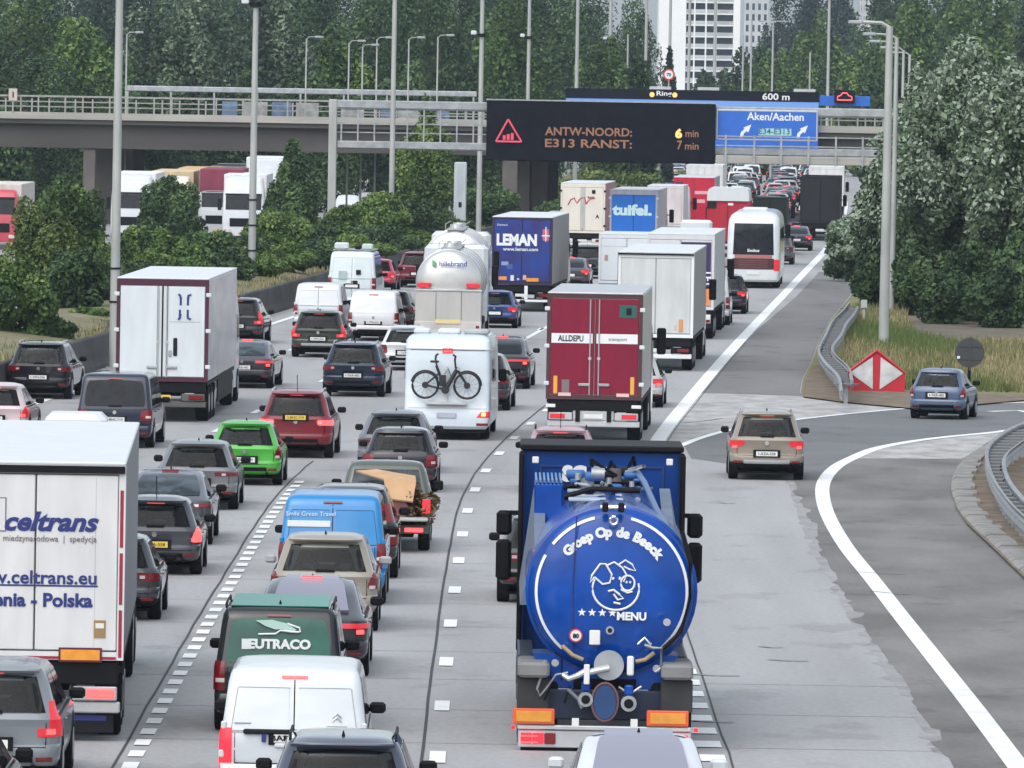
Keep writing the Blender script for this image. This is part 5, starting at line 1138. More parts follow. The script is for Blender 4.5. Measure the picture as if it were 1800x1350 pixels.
# blue lorry with white lettering
m_navy = mat('navy_tarp', (0.003, 0.035, 0.24), .5, var=.25, vscale=1.2, rgb2=(.02, .015, .13))
def deco_e(t, K, W, H, fl):
    text_px('LEMAN', m_whitepaint, t, 873, 411, 944, 432, -.056, bold=.05); text_px('www.leman.com', m_whitepaint, t, 884, 435, 946, 441, -.056, bold=.02); text('Danmark', .12, m_whitepaint, t, (-.85, -.056, 3.62))
    K.add('emblem', MB().box(.86, 1.12, -.056, -.046, 3.02, 3.5), mat('emblem_red', (.5, .12, .18), .5)); K.add('emblem_cross', MB().box(.97, 1.01, -.060, -.0565, 2.98, 3.6), m_whitepaint); K.add('emblem_cross', MB().box(.82, 1.16, -.060, -.0565, 3.2, 3.25), m_whitepaint)
    board(K, -.80, 1.33, .34, .15, m_orange); board(K, .46, 1.28, .52, .15, m_orange)
    for x, z, w, h, c in ((-.72, 1.95, .3, .16, (.25, .33, .5)), (-.52, 1.8, .25, .2, (.06, .12, .32)), (-.4, 1.3, .14, .24, (.7, .72, .7)), (.12, 1.35, .14, .2, (.65, .4, .3)), (-.15, 1.34, .1, .08, (.5, .5, .6))): K.add('sticker', MB().box(x-w/2, x+w/2, -.053, -.046, z, z+h), dull(c))
    K.add('pale_beam', MB().bbox(-.9, 1.1, -.02, .0, .42, .52, .01), m_whitepaint); K.add('pale_upright', MB().box(.12, .26, -.02, .02, .53, 1.1), m_whitepaint)
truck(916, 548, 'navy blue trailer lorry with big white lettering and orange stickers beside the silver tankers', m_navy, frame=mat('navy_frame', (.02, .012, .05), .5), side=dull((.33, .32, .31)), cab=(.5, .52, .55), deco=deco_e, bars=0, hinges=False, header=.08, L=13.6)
def deco_f(t, K, W, H, fl):
    b = MB(); b.tube([(-.85, -.06, 2.75), (-.7, -.06, 3.05), (-.5, -.06, 3.15), (-.35, -.06, 2.85), (-.15, -.06, 3.12), (.1, -.06, 3.18), (.18, -.06, 2.8)], .035, 5); b.tube([(.18, -.06, 2.8), (.4, -.06, 3.1), (.7, -.06, 3.15)], .03, 5); K.add('red_swirl', b, mat('swirl_red', (.45, .03, .04), .5))
    K.add('black_box', MB().bbox(.52, .72, -.07, -.046, 3.4, 3.62, .01), m_ink); text_px('Rohlig', m_ink, t, 1033, 345, 1045, 350, -.056); text('A', .28, m_ink, t, (.85, -.056, 2.0), bold=.01); K.add('centre_strip', MB().bbox(-.14, .14, -.07, -.046, fl+.2, H-.25, .01), dull((.5, .5, .46)))
truck(1023, 444, 'cream trailer lorry with a red swirl on its doors beside the bright blue lorry', dull((.72, .68, .60), .5, .08), side=dull((.42, .22, .22)), cab=WHITE, deco=deco_f, bars=0, hinges=m_trim, header=.2, L=13.6, bumper=m_plate)
m_bright = mat('bright_blue_door', (.002, .15, .62), .45, var=.1)
def deco_g(t, K, W, H, fl):
    text_px('tuifel.', mat('pale_cyan_print', (.62, .82, .85), .5), t, 1076, 359, 1146, 379, -.060, bold=.05); K.add('door_seam', MB().box(-.02, .02, -.056, -.046, fl+.1, H-.25), INK); K.add('dark_latch', MB().bbox(.33, .45, -.07, -.046, 1.3, 1.8, .01), INK)
truck(1112, 464, 'bright blue double-door trailer lorry with pale lettering and silver roof', m_bright, frame=dull((.45, .46, .55)), side=dull((.48, .46, .50)), roof=dull((.55, .55, .6)), cab=WHITE, deco=deco_g, bars=0, header=.22, L=13.6, cabH=3.3)
def deco_h(t, K, W, H, fl):
    b = MB(); b.poly([(-W+.1, -.06, H-.3), (-W+.55, -.06, H-.3), (-W+1.0, -.06, 2.7), (-W+.6, -.06, 1.3), (-W+.1, -.06, 1.3)]); K.add('dark_wave', b, mat('dark_wave', (.06, .02, .035), .5)); K.add('white_print', MB().box(.05, .95, -.056, -.046, 2.95, 3.15), mat('pink_print', (.7, .35, .38), .5)); K.add('white_print', MB().box(.05, .7, -.056, -.046, 2.4, 2.62), mat('pink_print', (.7, .35, .38), .5))
truck(1218, 402, 'crimson trailer lorry with a dark wave on its rear under the message board', dull((.50, .015, .045), .45, .1), side=dull((.5, .48, .46)), roof=m_white, cab=WHITE, deco=deco_h, bars=0, hinges=False, header=.12, L=13.6, pos=Vector((*XZ(1219, 390, 500)[:1], 500, 0)))
def deco_i(t, K, W, H, fl):
    K.add('white_dome', MB().loft([[(x*W*k, y, z) for x, y in ((-1, -.1), (1, -.1), (1, 5), (-1, 5))] for k, z in ((1.0, 3.2), (.99, 3.6), (.93, 3.85), (.8, 3.95))], False, True), m_white)
    K.add('dark_patch', MB().box(-W+.02, -W+.55, -.056, -.046, 2.75, 3.15), m_ink); K.add('small_print', MB().box(.0, .3, -.056, -.046, 2.95, 3.08), m_whitepaint)
truck(1278, 452, 'red lorry with a rounded white roof just behind the white coach', dull((.42, .02, .04), .45, .15), W=1.2, H=3.25, L=7, cab=(.4, .02, .04), deco=deco_i, bars=0, hinges=False, cabH=3.0, floor=.9, trailer_wheels=(1.5,))
truck(1352, 436, 'small black square box van between the coach and the black lorry', dull((.012, .017, .016), .6, .3), roof=m_trim, W=.98, H=3.3, L=5.5, cab=WHITE, cabH=2.2, cabW=.95, bars=0, hinges=False, floor=.6, trailer_wheels=(1.2,), pos=Vector((XZ(1352, 436, 462)[0], 462, 0)))
truck(1440, 388, 'tall black tarpaulin lorry in front of the silver-leaved trees', dull((.013, .013, .017), .6, .3), roof=m_trim, side=dull((.05, .035, .03)), H=4.05, L=13, cab=WHITE, bars=0, hinges=False, pos=Vector((XZ(1441, 388, 508)[0], 508, 0)))
truck(1465, 372, 'white lorry partly hidden behind the tall black lorry', dull((.72, .72, .72)), L=13, cab=WHITE, bars=0, hinges=False, pos=Vector((G(585)-1.2, 585, 0)))
truck(1225, 372, 'white-topped lorry in front of the crimson one', dull((.72, .72, .72)), L=13, cab=WHITE, bars=0, hinges=False, pos=Vector((XZ(1237, 372, 560)[0], 560, 0)), H=4.2)
truck(1175, 405, 'white lorry rear seen between the blue and the crimson lorries', dull((.66, .6, .6)), L=9, H=3.6, W=1.1, cab=WHITE, bars=0, hinges=False, pos=Vector((XZ(1178, 380, 470)[0], 486, 0)))

# ------------------------------------------------------------------ blue vacuum tanker
def blue_tanker():
    Zr = 113.7; p = P(1062, 1322); t = thing('tanker_lorry', (p.x, p.y, 0), R(0.1), 'blue vacuum tanker lorry with a white ring and pig emblem on its round rear door', 'tanker lorry'); K = Kit(t)
    bl = mat('tanker_blue', (0.0003, 0.062, 0.36), .22, coat=.3, spec=.3, var=.35, vscale=1.4, detail=8); bd = mat('cab_blue', (0.0003, 0.045, 0.24), .35, coat=.1, spec=.25, var=.15)
    k = 123.1; cx = (1071-1062)/k; cz = 2.27; r = 1.235; N = 48
    def ring(rr, y, fx=1.0): return [(cx+rr*fx*math.cos(2*math.pi*j/N), y, cz+rr*math.sin(2*math.pi*j/N)) for j in range(N)]
    b = MB(); b.loft([ring(r, y) for y in (.86, .9, 4.0, 6.9)]+[ring(r*.93, 7.15), ring(r*.6, 7.3)], True, True); K.add('tank', b, bl, 35)
    b = MB(); b.loft([ring(r*1.0, .86), ring(r*1.005, .80), ring(r*1.005, .74), ring(r*.97, .72)], True, False); K.add('tank_flange', b, bl, 35)
    b = MB(); b.loft([ring(r*.97, .74), ring(r*.96, .64), ring(r*.86, .56), ring(r*.6, .50), ring(r*.3, .47), ring(.03, .46)], True, True); door = K.add('rear_door', b, bl, 60)
    yd = lambda q: .46+.10*(q/(r*.86))**2-.004 if q < r*.86 else .56+(q-r*.86)*.7-.004     # door surface
    def pt(x, z, off=.008): q = math.hypot(x-cx, z-cz); return (x, yd(q)-off, z)
    for a0, a1 in ((-140, -62), (-52, -14), (14, 138)):
        G_, H_ = [], []
        for i in range(25):
            a = R(a0+(a1-a0)*i/24); row = []; row2 = []
            for rr in (1.065, 1.105): x, z = cx+rr*math.sin(a), cz+rr*math.cos(a); row.append(pt(x, z, .012)); row2.append(pt(x, z, -.01))
            G_.append(row); H_.append(row2)
        b = MB(); b.slab(G_, H_); K.add('white_ring', b, m_whitepaint, parent=door)
    s = 'Groep Op de Beeck'; wd = {' ': .7, 'r': .7, 'G': 1.25, 'O': 1.3, 'B': 1.15, 'd': 1.05, 'p': 1.05}; tot = sum(wd.get(c, 1) for c in s); a = -51; span = 104
    for c in s:
        w = wd.get(c, 1)/tot*span; aa = R(a+w/2); a += w
        if c == ' ': continue
        x, z = cx+.80*math.sin(aa), cz+.80*math.cos(aa); o = text(c, .19, m_whitepaint, door, pt(x, z, .02), bold=.012); o.rotation_euler = (R(90), aa, 0)
    # emblem
    ex, ez = (1077-1062)/k, 2.40
    def stroke(pts, w=.015, close=False):
        P_ = [pt(ex+x*.01, ez+z*.01, .012) for x, z in pts]
        if close: P_.append(P_[0])
        b = MB(); b.tube(P_, w, 5); K.add('emblem_stroke', b, m_whitepaint, parent=door)
    stroke([(-31*math.cos(R(q))*1.08+1, -8-31*math.sin(R(q))) for q in range(-25, 206, 11)], .016)
    stroke([(-30, 8), (-36, 0), (-34, 10), (-22, 27), (-14, 27), (-5, 12), (-8, 0), (-18, -2), (-30, 8)], .015)
    stroke([(-12, 25), (-2, 30), (10, 22), (16, 12), (12, 2)], .014); stroke([(4, 26), (14, 33), (24, 27), (29, 18), (20, 20), (12, 24)], .013)
    stroke([(18+10*math.cos(R(q))*1.0, 0+11*math.sin(R(q))) for q in range(0, 361, 24)], .015); stroke([(-4, 5), (-2, 8)], .017); stroke([(6, 5), (7, 9)], .017); stroke([(16, 0), (17, 3)], .014); stroke([(21, 0), (22, 3)], .014)
    stroke([(-10, -12), (-2, -10), (6, -16), (12, -22), (4, -24), (-2, -16)], .016); stroke([(-2, -28), (8, -30)], .015); stroke([(8, -9), (18, -14), (25, -12)], .013)
    for i in range(4):
        b = MB(); x0 = cx+(1019-1071+i*18)/k; z0 = ztr(1081, Zr, 1040); pts = []
        for j in range(10): q = .062 if j % 2 == 0 else .026; aa = j*math.pi/5; pts.append(pt(x0+q*math.sin(aa), z0+q*math.cos(aa), .014))
        b.poly(pts); K.add('star', b, m_whitepaint, parent=door)
    o = fit_text('MENU', m_whitepaint, door, cx+(1081-1071)/k, cx+(1133-1071)/k, 1.865, 1.985, .44, bold=.04)
    # door fittings
    K.add('hinge_block', MB().bbox(cx-.16, cx-.07, .30, .55, 3.42, 3.56, .02), m_trim); K.add('hinge_block', MB().bbox(cx+.07, cx+.16, .30, .55, 3.42, 3.56, .02), m_trim); K.add('hinge_pin', MB().tube([(cx-.18, .42, 3.49), (cx+.18, .42, 3.49)], .035), m_chrome)
    b = MB()
    for j in range(16):
        pass
    b.tube([(cx+.01+.055*math.cos(q*math.pi/8), .40, 3.30+.055*math.sin(q*math.pi/8)) for q in range(17)], .018, 6); K.add('lifting_eye', b, m_chrome)
    b = MB(); b.tube([(cx+1.0, .62, 3.15), (cx+1.13, .60, 2.7), (cx+1.12, .6, 2.2), (cx+1.0, .6, 1.7), (cx+.75, .55, 1.45)], .035, 8); K.add('edge_hose', b, m_trim, 60)
    b = MB(); b.tube([(cx-.52, .48, 3.35), (cx-.56, .48, 2.3), (cx-.55, .5, 1.4)], .012, 6); K.add('door_cable', b, INK)
    zz = lambda y: ztr(y, Zr, 1062)
    X = lambda x: (x-1062)/k
    K.add('sign_rim', MB().disc((X(1009), .40, zz(1122)), 'y', .098, .098, 0, .06, 24), m_refred, parent=door); K.add('sign_face', MB().disc((X(1009), .39, zz(1122)), 'y', .078, .078, 0, .012, 24), m_plate, parent=door); text('80', .085, m_ink, door, (X(1009), .385, zz(1126)), bold=.004)
    K.add('white_label', MB().bbox(X(1033), X(1052), .40, .44, zz(1138), zz(1112), .01), m_plate, parent=door)
    b = MB(); b.disc((X(1069), .40, zz(1112)), 'y', .06, .06, 0, .1, 12); K.add('sight_port', b, m_steel, parent=door); K.add('port_glass', MB().disc((X(1069), .39, zz(1112)), 'y', .035, .035, 0, .02, 12), m_ink, parent=door)
    for sg, x0, x1, y0, y1 in ((-1, 985, 1022, 1140, 1164), (1, 1116, 1148, 1166, 1150)): K.add('wooden_grip', MB().tube([(X(x0), .38, zz(y0)), (X((x0+x1)/2), .36, zz((y0+y1)/2+4)), (X(x1), .38, zz(y1))], .03, 8), mat('grip_brass', (.35, .26, .14), .5), parent=door)
    # lower carrier and pumps
    b = MB(); b.loft([[(x, y, z) for x, z in ((-1.05, 1.35), (1.05, 1.35), (.75, .85), (-.75, .85))] for y in (.72, 1.6)], True, True); K.add('tank_saddle', b, bl)
    K.add('outlet_flange', MB().disc((X(1068), .22, zz(1172)), 'y', .215, .215, 0, .06, 32), m_steel); K.add('outlet_pipe', MB().disc((X(1068), .22, zz(1172)), 'y', .10, .10, .05, .4, 20), m_steel)
    K.add('spout_pipe', MB().tube([(X(1068), .15, zz(1176)), (X(1048), .12, zz(1180)), (X(1034), .15, zz(1184))], .05, 10), m_alu)
    b = MB(); b.tube([(X(1030), .15, zz(1180)), (X(1012), .1, zz(1190)), (X(998), .14, zz(1196)), (X(988), .2, zz(1190))], .042, 8); K.add('valve_pipe', b, m_alu)
    b = MB(); b.bbox(X(1024), X(1034), .08, .16, zz(1205), zz(1170), .01); K.add('white_handle', b, m_plate); b = MB(); b.bbox(X(1100), X(1112), .2, .3, zz(1190), zz(1155), .02); K.add('white_cylinder', b, m_plate)
    b = MB(); b.loft([[(X(1062)+.16*math.cos(2*math.pi*j/24)*q, y, zz(1236)+.245*math.sin(2*math.pi*j/24)*q) for j in range(24)] for y, q in ((.12, 1), (.35, 1))], True, True); K.add('blue_manhole', b, mat('manhole_blue', (.012, .06, .19), .5, var=.3)); 
    b = MB(); b.tube([(X(1062)+.185*math.cos(j*math.pi/12), .15, zz(1236)+.27*math.sin(j*math.pi/12)) for j in range(25)], .022, 6); K.add('manhole_rim', b, mat('rusty_rim', (.14, .07, .08), .7))
    for x, y, w in ((1028, 1232, 13), (1104, 1238, 14)):
        K.add('pump_body', MB().disc((X(x), .12, zz(y)), 'y', w/k, w/k, 0, .3, 16), m_steel); K.add('pump_cap', MB().disc((X(x), .10, zz(y)), 'y', w*.6/k, w*.6/k, 0, .03, 16), m_trim)
        K.add('pump_neck', MB().bbox(X(x-8), X(x+8), .15, .35, zz(y-14), zz(y-32), .02), bl)
    for pts, rr, m in (([(955, 1165), (950, 1190), (942, 1215), (947, 1228), (958, 1215), (975, 1190), (996, 1186)], .02, m_steel), ([(962, 1180), (968, 1205), (955, 1235)], .018, m_trim), ([(972, 1150), (985, 1160), (985, 1200)], .015, m_trim), ([(1130, 1135), (1145, 1140), (1160, 1140), (1160, 1175), (1150, 1182)], .028, m_steel), ([(1118, 1134), (1130, 1122), (1142, 1134)], .022, m_chrome), ([(1086, 1210), (1106, 1222), (1126, 1208)], .02, m_alu), ([(996, 1215), (1015, 1232), (1022, 1248)], .03, m_steel), ([(1000, 1210), (990, 1240)], .02, m_trim)):
        b = MB(); b.tube([(X(x), .22, zz(y)) for x, y in pts], rr, 6); K.add('hose', b, m, 60)
    for x, y in ((973, 1169), (1152, 1176), (1169, 1094)): K.add('coupling', MB().disc((X(x), .2, zz(y)), 'y', .055, .045, 0, .1, 12), m_chrome)
    K.add('rear_crossmember', MB().bbox(-1.2, 1.2, .45, .6, .42, .85, .02), mat('chassis_blue', (.008, .02, .055), .5, var=.3))
    for sg in (-1, 1):
        a, c = sorted((sg*.80, sg*1.26)); K.add('mudguard', MB().bbox(a, c, .1, 1.5, 1.04, 1.26, .04), dull((.20, .20, .20))); K.add('mud_flap', MB().bbox(a, c, .30, .36, .55, 1.03, .02), dull((.04, .042, .045)))
        xb = -1.0 if sg < 0 else .92
        e = K.add('marker_board', MB().bbox(xb-.32, xb+.28, -.03, .0, .385, .61, .01), mat('board_orange_red', (.72, .10, .03), .4)); K.add('board_face', MB().bbox(xb-.27, xb+.24, -.045, -.031, .42, .575, .004), mat('board_amber', (.72, .30, .04), .4, var=.2, vscale=6), parent=e)
        K.add('reflector', MB().box(sg*.42-.05-.0, sg*.42+.05, -.02, .02, .36, .48), m_plate)
    K.add('rear_bumper', MB().bbox(-1.25, 1.24, -.02, .12, .31, .37, .01), m_alu); K.add('lamp_beam', MB().bbox(-1.24, 1.24, .02, .12, .05, .30, .01), m_alu); K.add('lower_beam', MB().bbox(-1.2, 1.2, .08, .16, -.0, .045, .01), m_trim)
    for sg in (-1, 1):
        for i in range(3): K.add('tail_light', MB().bbox(sg*(1.12-.17*i)-.08, sg*(1.12-.17*i)+.08, -.02, .019, .10, .26, .01), m_redlit if i < 2 else m_red)
        for i in range(2): K.add('brake_lamp', MB().bbox(sg*1.08-.12, sg*1.08+.13, -.035, -.021, .205-.09*i, .225-.09*i, .005), m_redhot)
        K.add('side_marker', MB().bbox(sg*1.31-.03, sg*1.31+.03, .05, .1, .30, .36, .01), m_redlit)
    for yy in (1.0, 2.35): wheel_pair(K, yy, .52, 1.25, .58)
    K.add('chassis', MB().box(-.45, .45, .6, 9.5, .62, 1.0), m_under)
    for sg in (-1, 1):
        a, c = sorted((sg*1.0, sg*1.25)); K.add('side_locker', MB().bbox(a, c, 3.4, 6.4, .45, 1.15, .03), mat('locker_dark', (.02, .03, .05), .5, var=.3)); K.add('side_guard', MB().bbox(sg*1.24-.01, sg*1.24+.02, 1.0, 7.0, 1.0, 1.12, .01), bd)
    # top fittings: walkway box, pump gear, boom
    b = MB(); b.bbox(-1.04, -.62, 4.6, 6.9, 3.05, 3.60, .02); K.add('walkway_box', b, bl)
    for i in range(7): K.add('tread_strip', MB().box(-1.03+.06*i, -1.0+.06*i, 4.6, 6.9, 3.621, 3.66), mat('tread_pale', (.10, .22, .45), .45))
    for sg, x0, x1 in ((-1, -1.24, -1.08), (1, 1.06, 1.22)):
        b = MB(); b.loft([[(x0, y, 2.0), (x1, y, 2.0), (x1-sg*.2, y, 3.45-yq), (x0-sg*.2+.0, y, 3.45-yq)] for y, yq in ((1.4, .7), (6.8, 0))], True, True); K.add('side_ramp', b, dull((.16, .20, .27)))
    b = MB(); b.tube([(.50, 6.6, 3.72), (.60, 5.0, 3.62), (.76, 2.5, 3.30), (.9, 1.2, 3.10)], .05, 8); K.add('boom_tube', b, mat('boom_grey', (.10, .17, .32), .4, .2), 60)
    rg = random.Random(8)
    gearm = [m_trim, m_steel, m_trim, mat('gear_blue', (.03, .12, .35), .5), dull((.12, .10, .10)), m_alu]
    for i in range(64):
        x = rg.uniform(-.48, .5); y = rg.uniform(3.6, 7.4); z = 3.42+rg.uniform(0, .42)*(1-abs(x)*.7); s = rg.uniform(.035, .11); b = MB()
        if i % 3 == 0: b.bbox(x-s*1.4, x+s*1.4, y-s, y+s, z-s*.6, z+s*.7, .02)
        elif i % 3 == 1: b.disc((x, y, z), rg.choice('xyz'), s, s*.9, -s, s, 12)
        else: b.tube([(x, y, z), (x+rg.uniform(-.4, .4), y-.3, z+rg.uniform(-.1, .25)), (x+rg.uniform(-.5, .5), y+.5, z-.05)], .03, 6)
        K.add(('valve_block', 'valve_drum', 'top_hose')[i % 3], b, gearm[i % 6], 50)
    for yy in (2.4, 3.6, 4.8): K.add('pale_plate', MB().bbox(-.55, .25, yy, yy+.5, 3.46, 3.50, .01), dull((.42, .48, .56)))
    for yy in (3.0, 5.4): K.add('cross_pipe', MB().tube([(-.6, yy, 3.5), (-.2, yy, 3.62), (.5, yy, 3.6)], .04, 8), m_trim)
    # cab
    y0 = 7.9; cH = 4.04
    K.add('cab', MB().bbox(-1.22, 1.22, y0, y0+2.3, .6, cH-.05, .06), bd); K.add('cab_roof', MB().bbox(-1.25, 1.25, y0-.12, y0+2.0, cH-.09, cH, .02), m_trim)
    for sg in (-1, 1):
        a, c = sorted((sg*1.19, sg*1.27)); K.add('cab_fairing', MB().bbox(a, c, y0-.6, y0-.01, .9, cH-.1, .03), m_trim); K.add('corner_lamp', MB().bbox(sg*1.02-.05, sg*1.02+.05, y0-.65, y0-.605, 3.78, 3.88, .01), m_plate)
        for z0, z1 in ((2.55, 2.93), (1.85, 2.48)): K.add('cab_mirror', MB().bbox(min(sg*1.36, sg*1.60), max(sg*1.36, sg*1.60), y0+1.6, y0+1.8, z0, z1, .05), m_trim)
        K.add('mirror_arm', MB().box(min(sg*1.2, sg*1.4), max(sg*1.2, sg*1.4), y0+1.66, y0+1.74, 2.86, 2.93), m_trim); K.add('mirror_arm', MB().box(min(sg*1.2, sg*1.4), max(sg*1.2, sg*1.4), y0+1.66, y0+1.74, 1.9, 1.97), m_trim)
    for x0, x1, z0, z1 in ((-.95, .95, 3.70, 3.73), (-.95, -.92, 2.6, 3.7), (.92, .95, 2.6, 3.7), (.30, .33, 2.6, 3.66), (-.35, -.32, 2.6, 3.66)): K.add('cab_rib', MB().box(x0, x1, y0-.03, y0-.001, z0, z1), mat('cab_rib', (.004, .035, .16), .4))
    text('SC', .30, m_whitepaint, t, (-.42, y0-.04, 3.50), bold=.025)
    wheel_pair(K, y0+1.2, .52, 1.25)
blue_tanker()

# ------------------------------------------------------------------ silver tankers
def silver_tanker(pos, label, L=9, r=1.2, cz=2.28, tone=(.62, .62, .60), rearbox=True, writing=None, group=None, cone=0.0):
    t = thing('tanker_lorry', (pos.x, pos.y, 0), heading(pos.y)*.35, label, 'tanker lorry', group); K = Kit(t); m = mat('tank_steel_%.2f' % tone[0], tone, .28, .55, var=.15, vscale=1.0); N = 40
    def ring(rr, y): return [(rr*math.cos(2*math.pi*j/N), y, cz+rr*math.sin(2*math.pi*j/N)) for j in range(N)]
    b = MB(); b.loft([ring(r*.25-.0, .10), ring(r*.7, .18), ring(r*.93, .34), ring(r, .5+cone), ring(r, L-.4), ring(r*.8, L)], True, True); K.add('tank', b, m, 50)
    mh = mat('tank_band', (.40, .40, .41), .3, .8); 
    for yy in (.55+cone, 3, 5.5, 8): b = MB(); b.loft([ring(r+.004, yy), ring(r+.03, yy+.01), ring(r+.03, yy+.13), ring(r+.004, yy+.14)]); K.add('tank_band', b, mh, 50)
    K.add('walkway', MB().bbox(-.35, .35, .8, L-.6, cz+r, cz+r+.06, .01), m_steel); K.add('hatch', MB().disc((0, 2.5, cz+r+.06), 'z', .28, .26, 0, .16, 16), m_alu); K.add('hatch', MB().disc((0, 6.5, cz+r+.06), 'z', .28, .26, 0, .16, 16), m_alu)
    for sg in (-1, 1): K.add('walkway_rail', MB().tube([(sg*.4, .9, cz+r), (sg*.4, .9, cz+r+.25), (sg*.4, L-1, cz+r+.25)], .02, 5), m_steel)
    if rearbox:
        bz = dull((.46, .45, .43), .5, .12)
        K.add('rear_cabinet', MB().bbox(-1.2, 1.2, -.12, 1.2, .62, 1.98, .02), bz)
        for x in (-.45, .48): K.add('cabinet_seam', MB().box(x-.008, x+.008, -.125, -.119, .95, 1.96), m_trim)
        K.add('cabinet_lip', MB().bbox(-1.23, 1.23, -.15, .1, 1.985, 2.05, .01), m_alu); K.add('lower_panel', MB().bbox(-1.22, 1.22, -.15, .0, .35, .88, .02), dull((.55, .51, .49)))
        board(K, 0, .80, .92, .15, mat('plate_straw', (.66, .55, .25), .5), None, -.16)
        for sg in (-1, 1): K.add('light_bracket', MB().bbox(sg*.86-.2, sg*.86+.2, .0, .3, 2.10, 2.28, .02), m_refred); K.add('brake_lamp', MB().bbox(sg*.93-.22, sg*.93+.22, -.05, -.001, 2.11, 2.27, .01), m_redglow); K.add('tail_light', MB().bbox(sg*1.08-.06, sg*1.08+.06, -.17, -.151, .62, .74, .005), m_red)
    else:
        K.add('rear_cabinet', MB().bbox(-1.1, 1.1, .1, 1.2, .6, 1.4, .02), dull((.5, .5, .48)))
    if writing: text(writing, .26, mat('blue_ink', (.03, .06, .30), .5), t, (.15, -.02, cz+.62), bold=.006); K.add('green_mark', MB().box(-.62, -.52, -.02, .2, cz+.62, cz+.82), mat('mark_green', (.15, .45, .2), .5))
    for yy in (1.5, 2.8, 4.1): wheel_pair(K, yy)
    K.add('chassis', MB().box(-.5, .5, .3, L+2, .7, 1.12), m_under); K.add('rear_bumper', MB().bbox(-1.2, 1.2, .0, .1, .36, .5, .01), m_alu)
    y0 = L+.5; K.add('cab', MB().bbox(-1.2, 1.2, y0, y0+2.2, .5, 3.5, .15), paint(WHITE)); wheel_pair(K, y0+1.2)
    for sg in (-1, 1): K.add('cab_mirror', MB().bbox(min(sg*1.32, sg*1.56), max(sg*1.32, sg*1.56), y0+1.6, y0+1.8, 1.9, 2.7, .04), m_trim)
    return t
silver_tanker(Vector((XZ(787, 600, 291)[0], 291, 0)), 'silver tank lorry with a beige rear cabinet behind the white motorhome', writing='hillebrand')
silver_tanker(Vector((XZ(797, 560, 318)[0], 318, 0)), 'whitish tank lorry with a bare round tank end ahead of the silver one', L=8.5, rearbox=False, tone=(.75, .73, .70), cz=2.45, r=1.25, cone=.5)

# ------------------------------------------------------------------ motorhome with a bicycle
p = P(784, 774); t = thing('motorhome', (p.x, p.y, 0), heading(p.y)*.8, 'white motorhome with roof hatches carrying a bicycle on its rear wall', 'motorhome'); K = Kit(t)
B = Body([(.30, .12, 6.8, 1.05), (.38, .02, 6.9, 1.12), (.60, .0, 6.9, 1.14), (.86, .04, 6.8, 1.145), (1.0, .12, 6.7, 1.14), (1.8, .12, 6.4, 1.14), (2.3, .14, 6.2, 1.13), (2.42, .16, 6.0, 1.13), (2.44, .12, 6.0, 1.14), (2.66, .2, 5.6, 1.12), (2.76, .32, 5.2, 1.05), (2.80, .5, 4.9, .95)], .14, .4, .05)
K.add('body', B.mb(), paint((.60, .67, .72)), 30)
b = MB(); B.patch(b, .86, .93, -1.05, 1.05, d=.02, nq=8, both=True); K.add('bumper_ledge', b, m_white, 40)
b = MB(); B.patch(b, 2.40, 2.43, -1.0, 1.0, d=.006, nq=8, nz=1, both=True); K.add('roof_seam', b, dull((.35, .4, .45)))
for sg in (-1, 1):
    b = MB(); B.patch(b, .62, .78, .80, 1.25, sg, .012, q0t=.92); K.add('taillight', b, m_redglow if sg > 0 else m_red, 40)
    b = MB(); B.patch(b, .40, .47, .80, 1.12, sg, .012); K.add('reflector', b, m_red)
K.add('indicator', MB().bbox(.93, 1.05, -.0, .08, .66, .76, .01), m_amberlit)
b = MB(); B.patch(b, 2.33, 2.46, -.14, .14, d=.02, nq=3, both=True); K.add('high_brake_light', b, m_redglow, 40)
K.add('brake_lamp', MB().bbox(-.10, .10, B.at(2.4)[0]-.04, B.at(2.4)[0]-.021, 2.36, 2.40, .005), m_redhot)
K.add('number_plate', MB().bbox(-.26, .26, -.03, .05, .60, .74, .01), dull((.45, .48, .55)))
K.add('underrun', MB().box(-1.0, 1.0, .15, 6, .2, .30), m_under)
for x, w, m in ((-.02, .3, m_white), (.72, .34, dull((.4, .43, .44))), (-.75, .22, m_white)): K.add('roof_hatch', MB().bbox(x-w, x+w, 1.2, 2.0, 2.81, 2.95, .04), m)
for sg in (-1, 1):
    K.add('side_window', B.side(MB(), 1.6, 2.1, 2.0, 3.2, sg), m_glass); K.add('cab_mirror', MB().bbox(min(sg*1.18, sg*1.4), max(sg*1.18, sg*1.4), 5.4, 5.6, 1.4, 1.75, .04), m_trim)
for yy in (1.5, 5.9): wheel_pair(K, yy, .36, 1.1, .24)
kk = 66.0; bx, bz = (783-784)/kk, 1.48
bk = thing('bicycle', (p.x, p.y, 0), heading(p.y)*.8, 'black electric bicycle hung sideways on the back of the white motorhome', 'bicycle'); K = Kit(bk)
blk = mat('bike_black', (.012, .012, .016), .45); YB = -.12; xl, xr = bx-.56, bx+.56; zl = bz
K.add('carrier', MB().bbox(bx-.55, bx+.55, YB-.02, .09, zl-.52, zl-.45, .01), m_alu); K.add('carrier_arm', MB().box(bx-.02, bx+.02, -.03, .10, zl-.45, zl+.5), m_alu)
